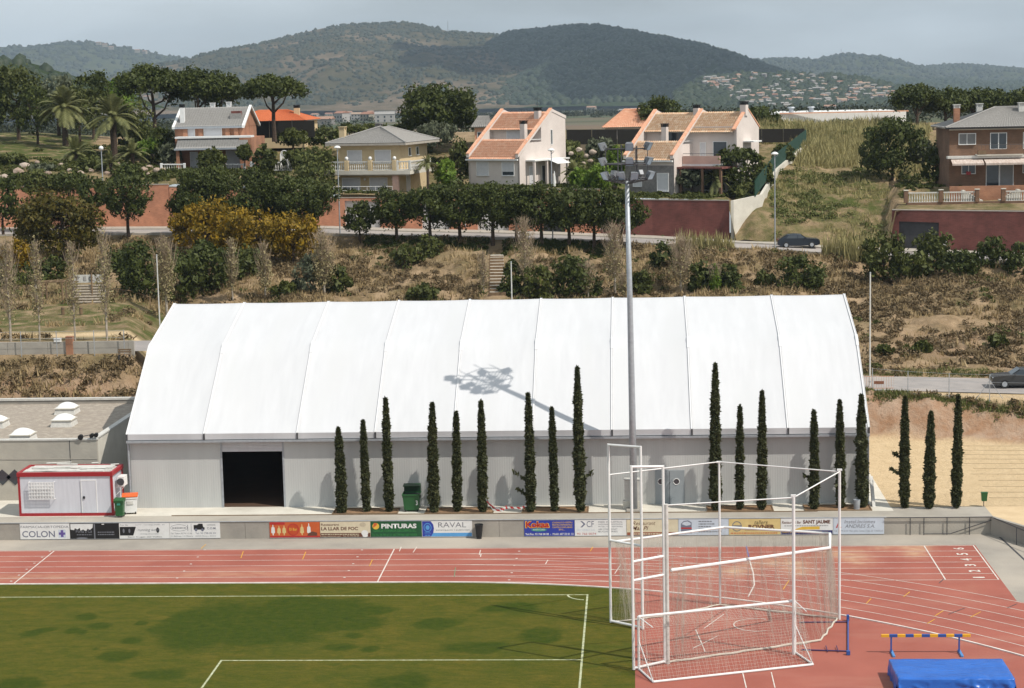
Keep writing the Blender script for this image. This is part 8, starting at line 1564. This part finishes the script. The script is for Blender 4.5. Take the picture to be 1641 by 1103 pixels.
for px,py,Y,l in [(158,70,6300,'pale house on the crest of the far left hill, left one'),(168,73,6280,'pale house on the crest of the far left hill, middle one'),(178,77,6260,'pale house on the crest of the far left hill, right one'),(220,82,6250,'lone pale house lower on the far left hill'),(232,84,6240,'second lone pale house lower on the far left hill'),(1232,98,6700,'pale house left on the crest of the far right hill'),(1243,100,6680,'pale house middle of the crest of the far right hill'),(1256,102,6680,'pale house right on the crest of the far right hill'),(1280,107,6650,'long pale house below the crest of the far right hill')]:
    p = at(px,py,Y); far_house(l,p.x,p.y,p.z-3,3,mw[1],mr_[1],rg.uniform(-.5,.5),'houses on the far hill crests',1.1)
# slope under the far town
tw_ = []
xs = np.linspace(1080,1500,60)
def town_slope():
    V = []; pys = np.linspace(112,180,24)
    for py in pys:
        for px in xs:
            Y = float(np.interp(py,[112,178],[2750,1950])); lim = float(np.interp(px,[1080,1128,1200,1280,1360,1440,1500],[150,124,112,116,122,140,150])); q = max(py,lim); p = at(px,q,Y); V.append((p.x,p.y,p.z-2.5))
    n = len(xs); i, j = np.meshgrid(np.arange(n-1),np.arange(len(pys)-1)); a = (j*n+i).ravel(); V = np.array(V); HILLS['town'] = (np.concatenate([V.reshape(len(pys),n,3)[::-1]]*1),np.zeros((len(pys),n)))
    return kind(fast_mesh('town_slope',V,np.stack([a,a+n,a+1+n,a+1],1),m_hB,smooth=True,attrs={'bare':np.zeros(len(V))}),'structure')
town_slope(); canopy('town_trees','town',4200,5.0,MT['farwood2'],'trees between the houses of the far town',8)
# masts on the hill tops
for px,py0,py1,Y,l in ((718,52,34,4600,'thin mast on the crest of the sunlit hill'),(1348,89,78,7000,'thin mast on the far right hilltop')):
    a, b = at(px,py0+2,Y), at(px,py1,Y); t = thing('mast',l,'mast',(a.x,a.y,a.z)); MB().tube([(0,0,0),(0,0,b.z-a.z)],[1.0,.6],4).build('shaft', MT['greymetal'], t); MB().bx(-1.6,1.6,-1,1,-1,2.5).build('base', MT['greymetal'], t)
# ---------------------------------------------------------------- a cumulus cloud, out of the picture, whose shadow lies on the right-hand hill
m_cl, t_, b_, N_, L_ = newmat('cloud'); b_.inputs['Base Color'].default_value = (.9,.9,.92,1); b_.inputs['Roughness'].default_value = 1
tgt = at(985,100,3650); Hc = 900.0; cc_ = tgt+sdir*(Hc/sdir.z); cl = MB(); rg2 = random.Random(4)
b = bmesh.new()
for k in range(26):
    a_ = rg2.uniform(0,6.28); r_ = math.sqrt(rg2.random()); q = bmesh.ops.create_icosphere(b, subdivisions=3, radius=1.0); s = rg2.uniform(.28,.5); ox, oy = math.cos(a_)*r_*430, math.sin(a_)*r_*620; hz_ = rg2.uniform(60,120)*(1.3-r_)
    for v in q['verts']: v.co = Vector((v.co.x*330*s+ox, v.co.y*560*s+oy, max(-25,v.co.z*hz_)+20*float(fbm(v.co.x*2+k,v.co.y*2+v.co.z,3))))
me = bpy.data.meshes.new('cloud'); b.to_mesh(me); b.free(); me.materials.append(m_cl); me.polygons.foreach_set('use_smooth',[True]*len(me.polygons))
clo = bpy.data.objects.new('cloud', me); COL.objects.link(clo); clo.location = cc_; tag(clo,'white cumulus cloud shading the right-hand hill','cloud'); kind(clo,'structure')
# ---------------------------------------------------------------- haze
m_hz = bpy.data.materials.new('haze'); m_hz.use_nodes = True; t = m_hz.node_tree; t.nodes.clear(); o_ = t.nodes.new('ShaderNodeOutputMaterial'); v = t.nodes.new('ShaderNodeVolumePrincipled'); v.inputs['Color'].default_value = (.66,.82,1.0,1); v.inputs['Density'].default_value = HAZE; v.inputs['Anisotropy'].default_value = .2; t.links.new(v.outputs[0],o_.inputs['Volume'])
hzb = MB().bx(-7000,7000,-60,9300,-45,330).build('haze', m_hz); kind(hzb,'stuff')
# ================================================================ tell look-alikes apart by their order from the left
_g = {}
for o in COL.objects:
    if o.parent is None and o.get('group') in ('boulders of the rockery gardens','houses of the far town on the slope'): _g.setdefault(o['label'], []).append(o)
for l, os_ in _g.items():
    if len(os_) > 1:
        os_.sort(key=lambda o: pxof(o.location.x, o.location.y, o.location.z))
        for i, o in enumerate(os_):
            a, b = (l.split(' in the ',1)+[''])[:2]; o['label'] = '%s, %s from left in the %s' % (a, ORD[i], b)
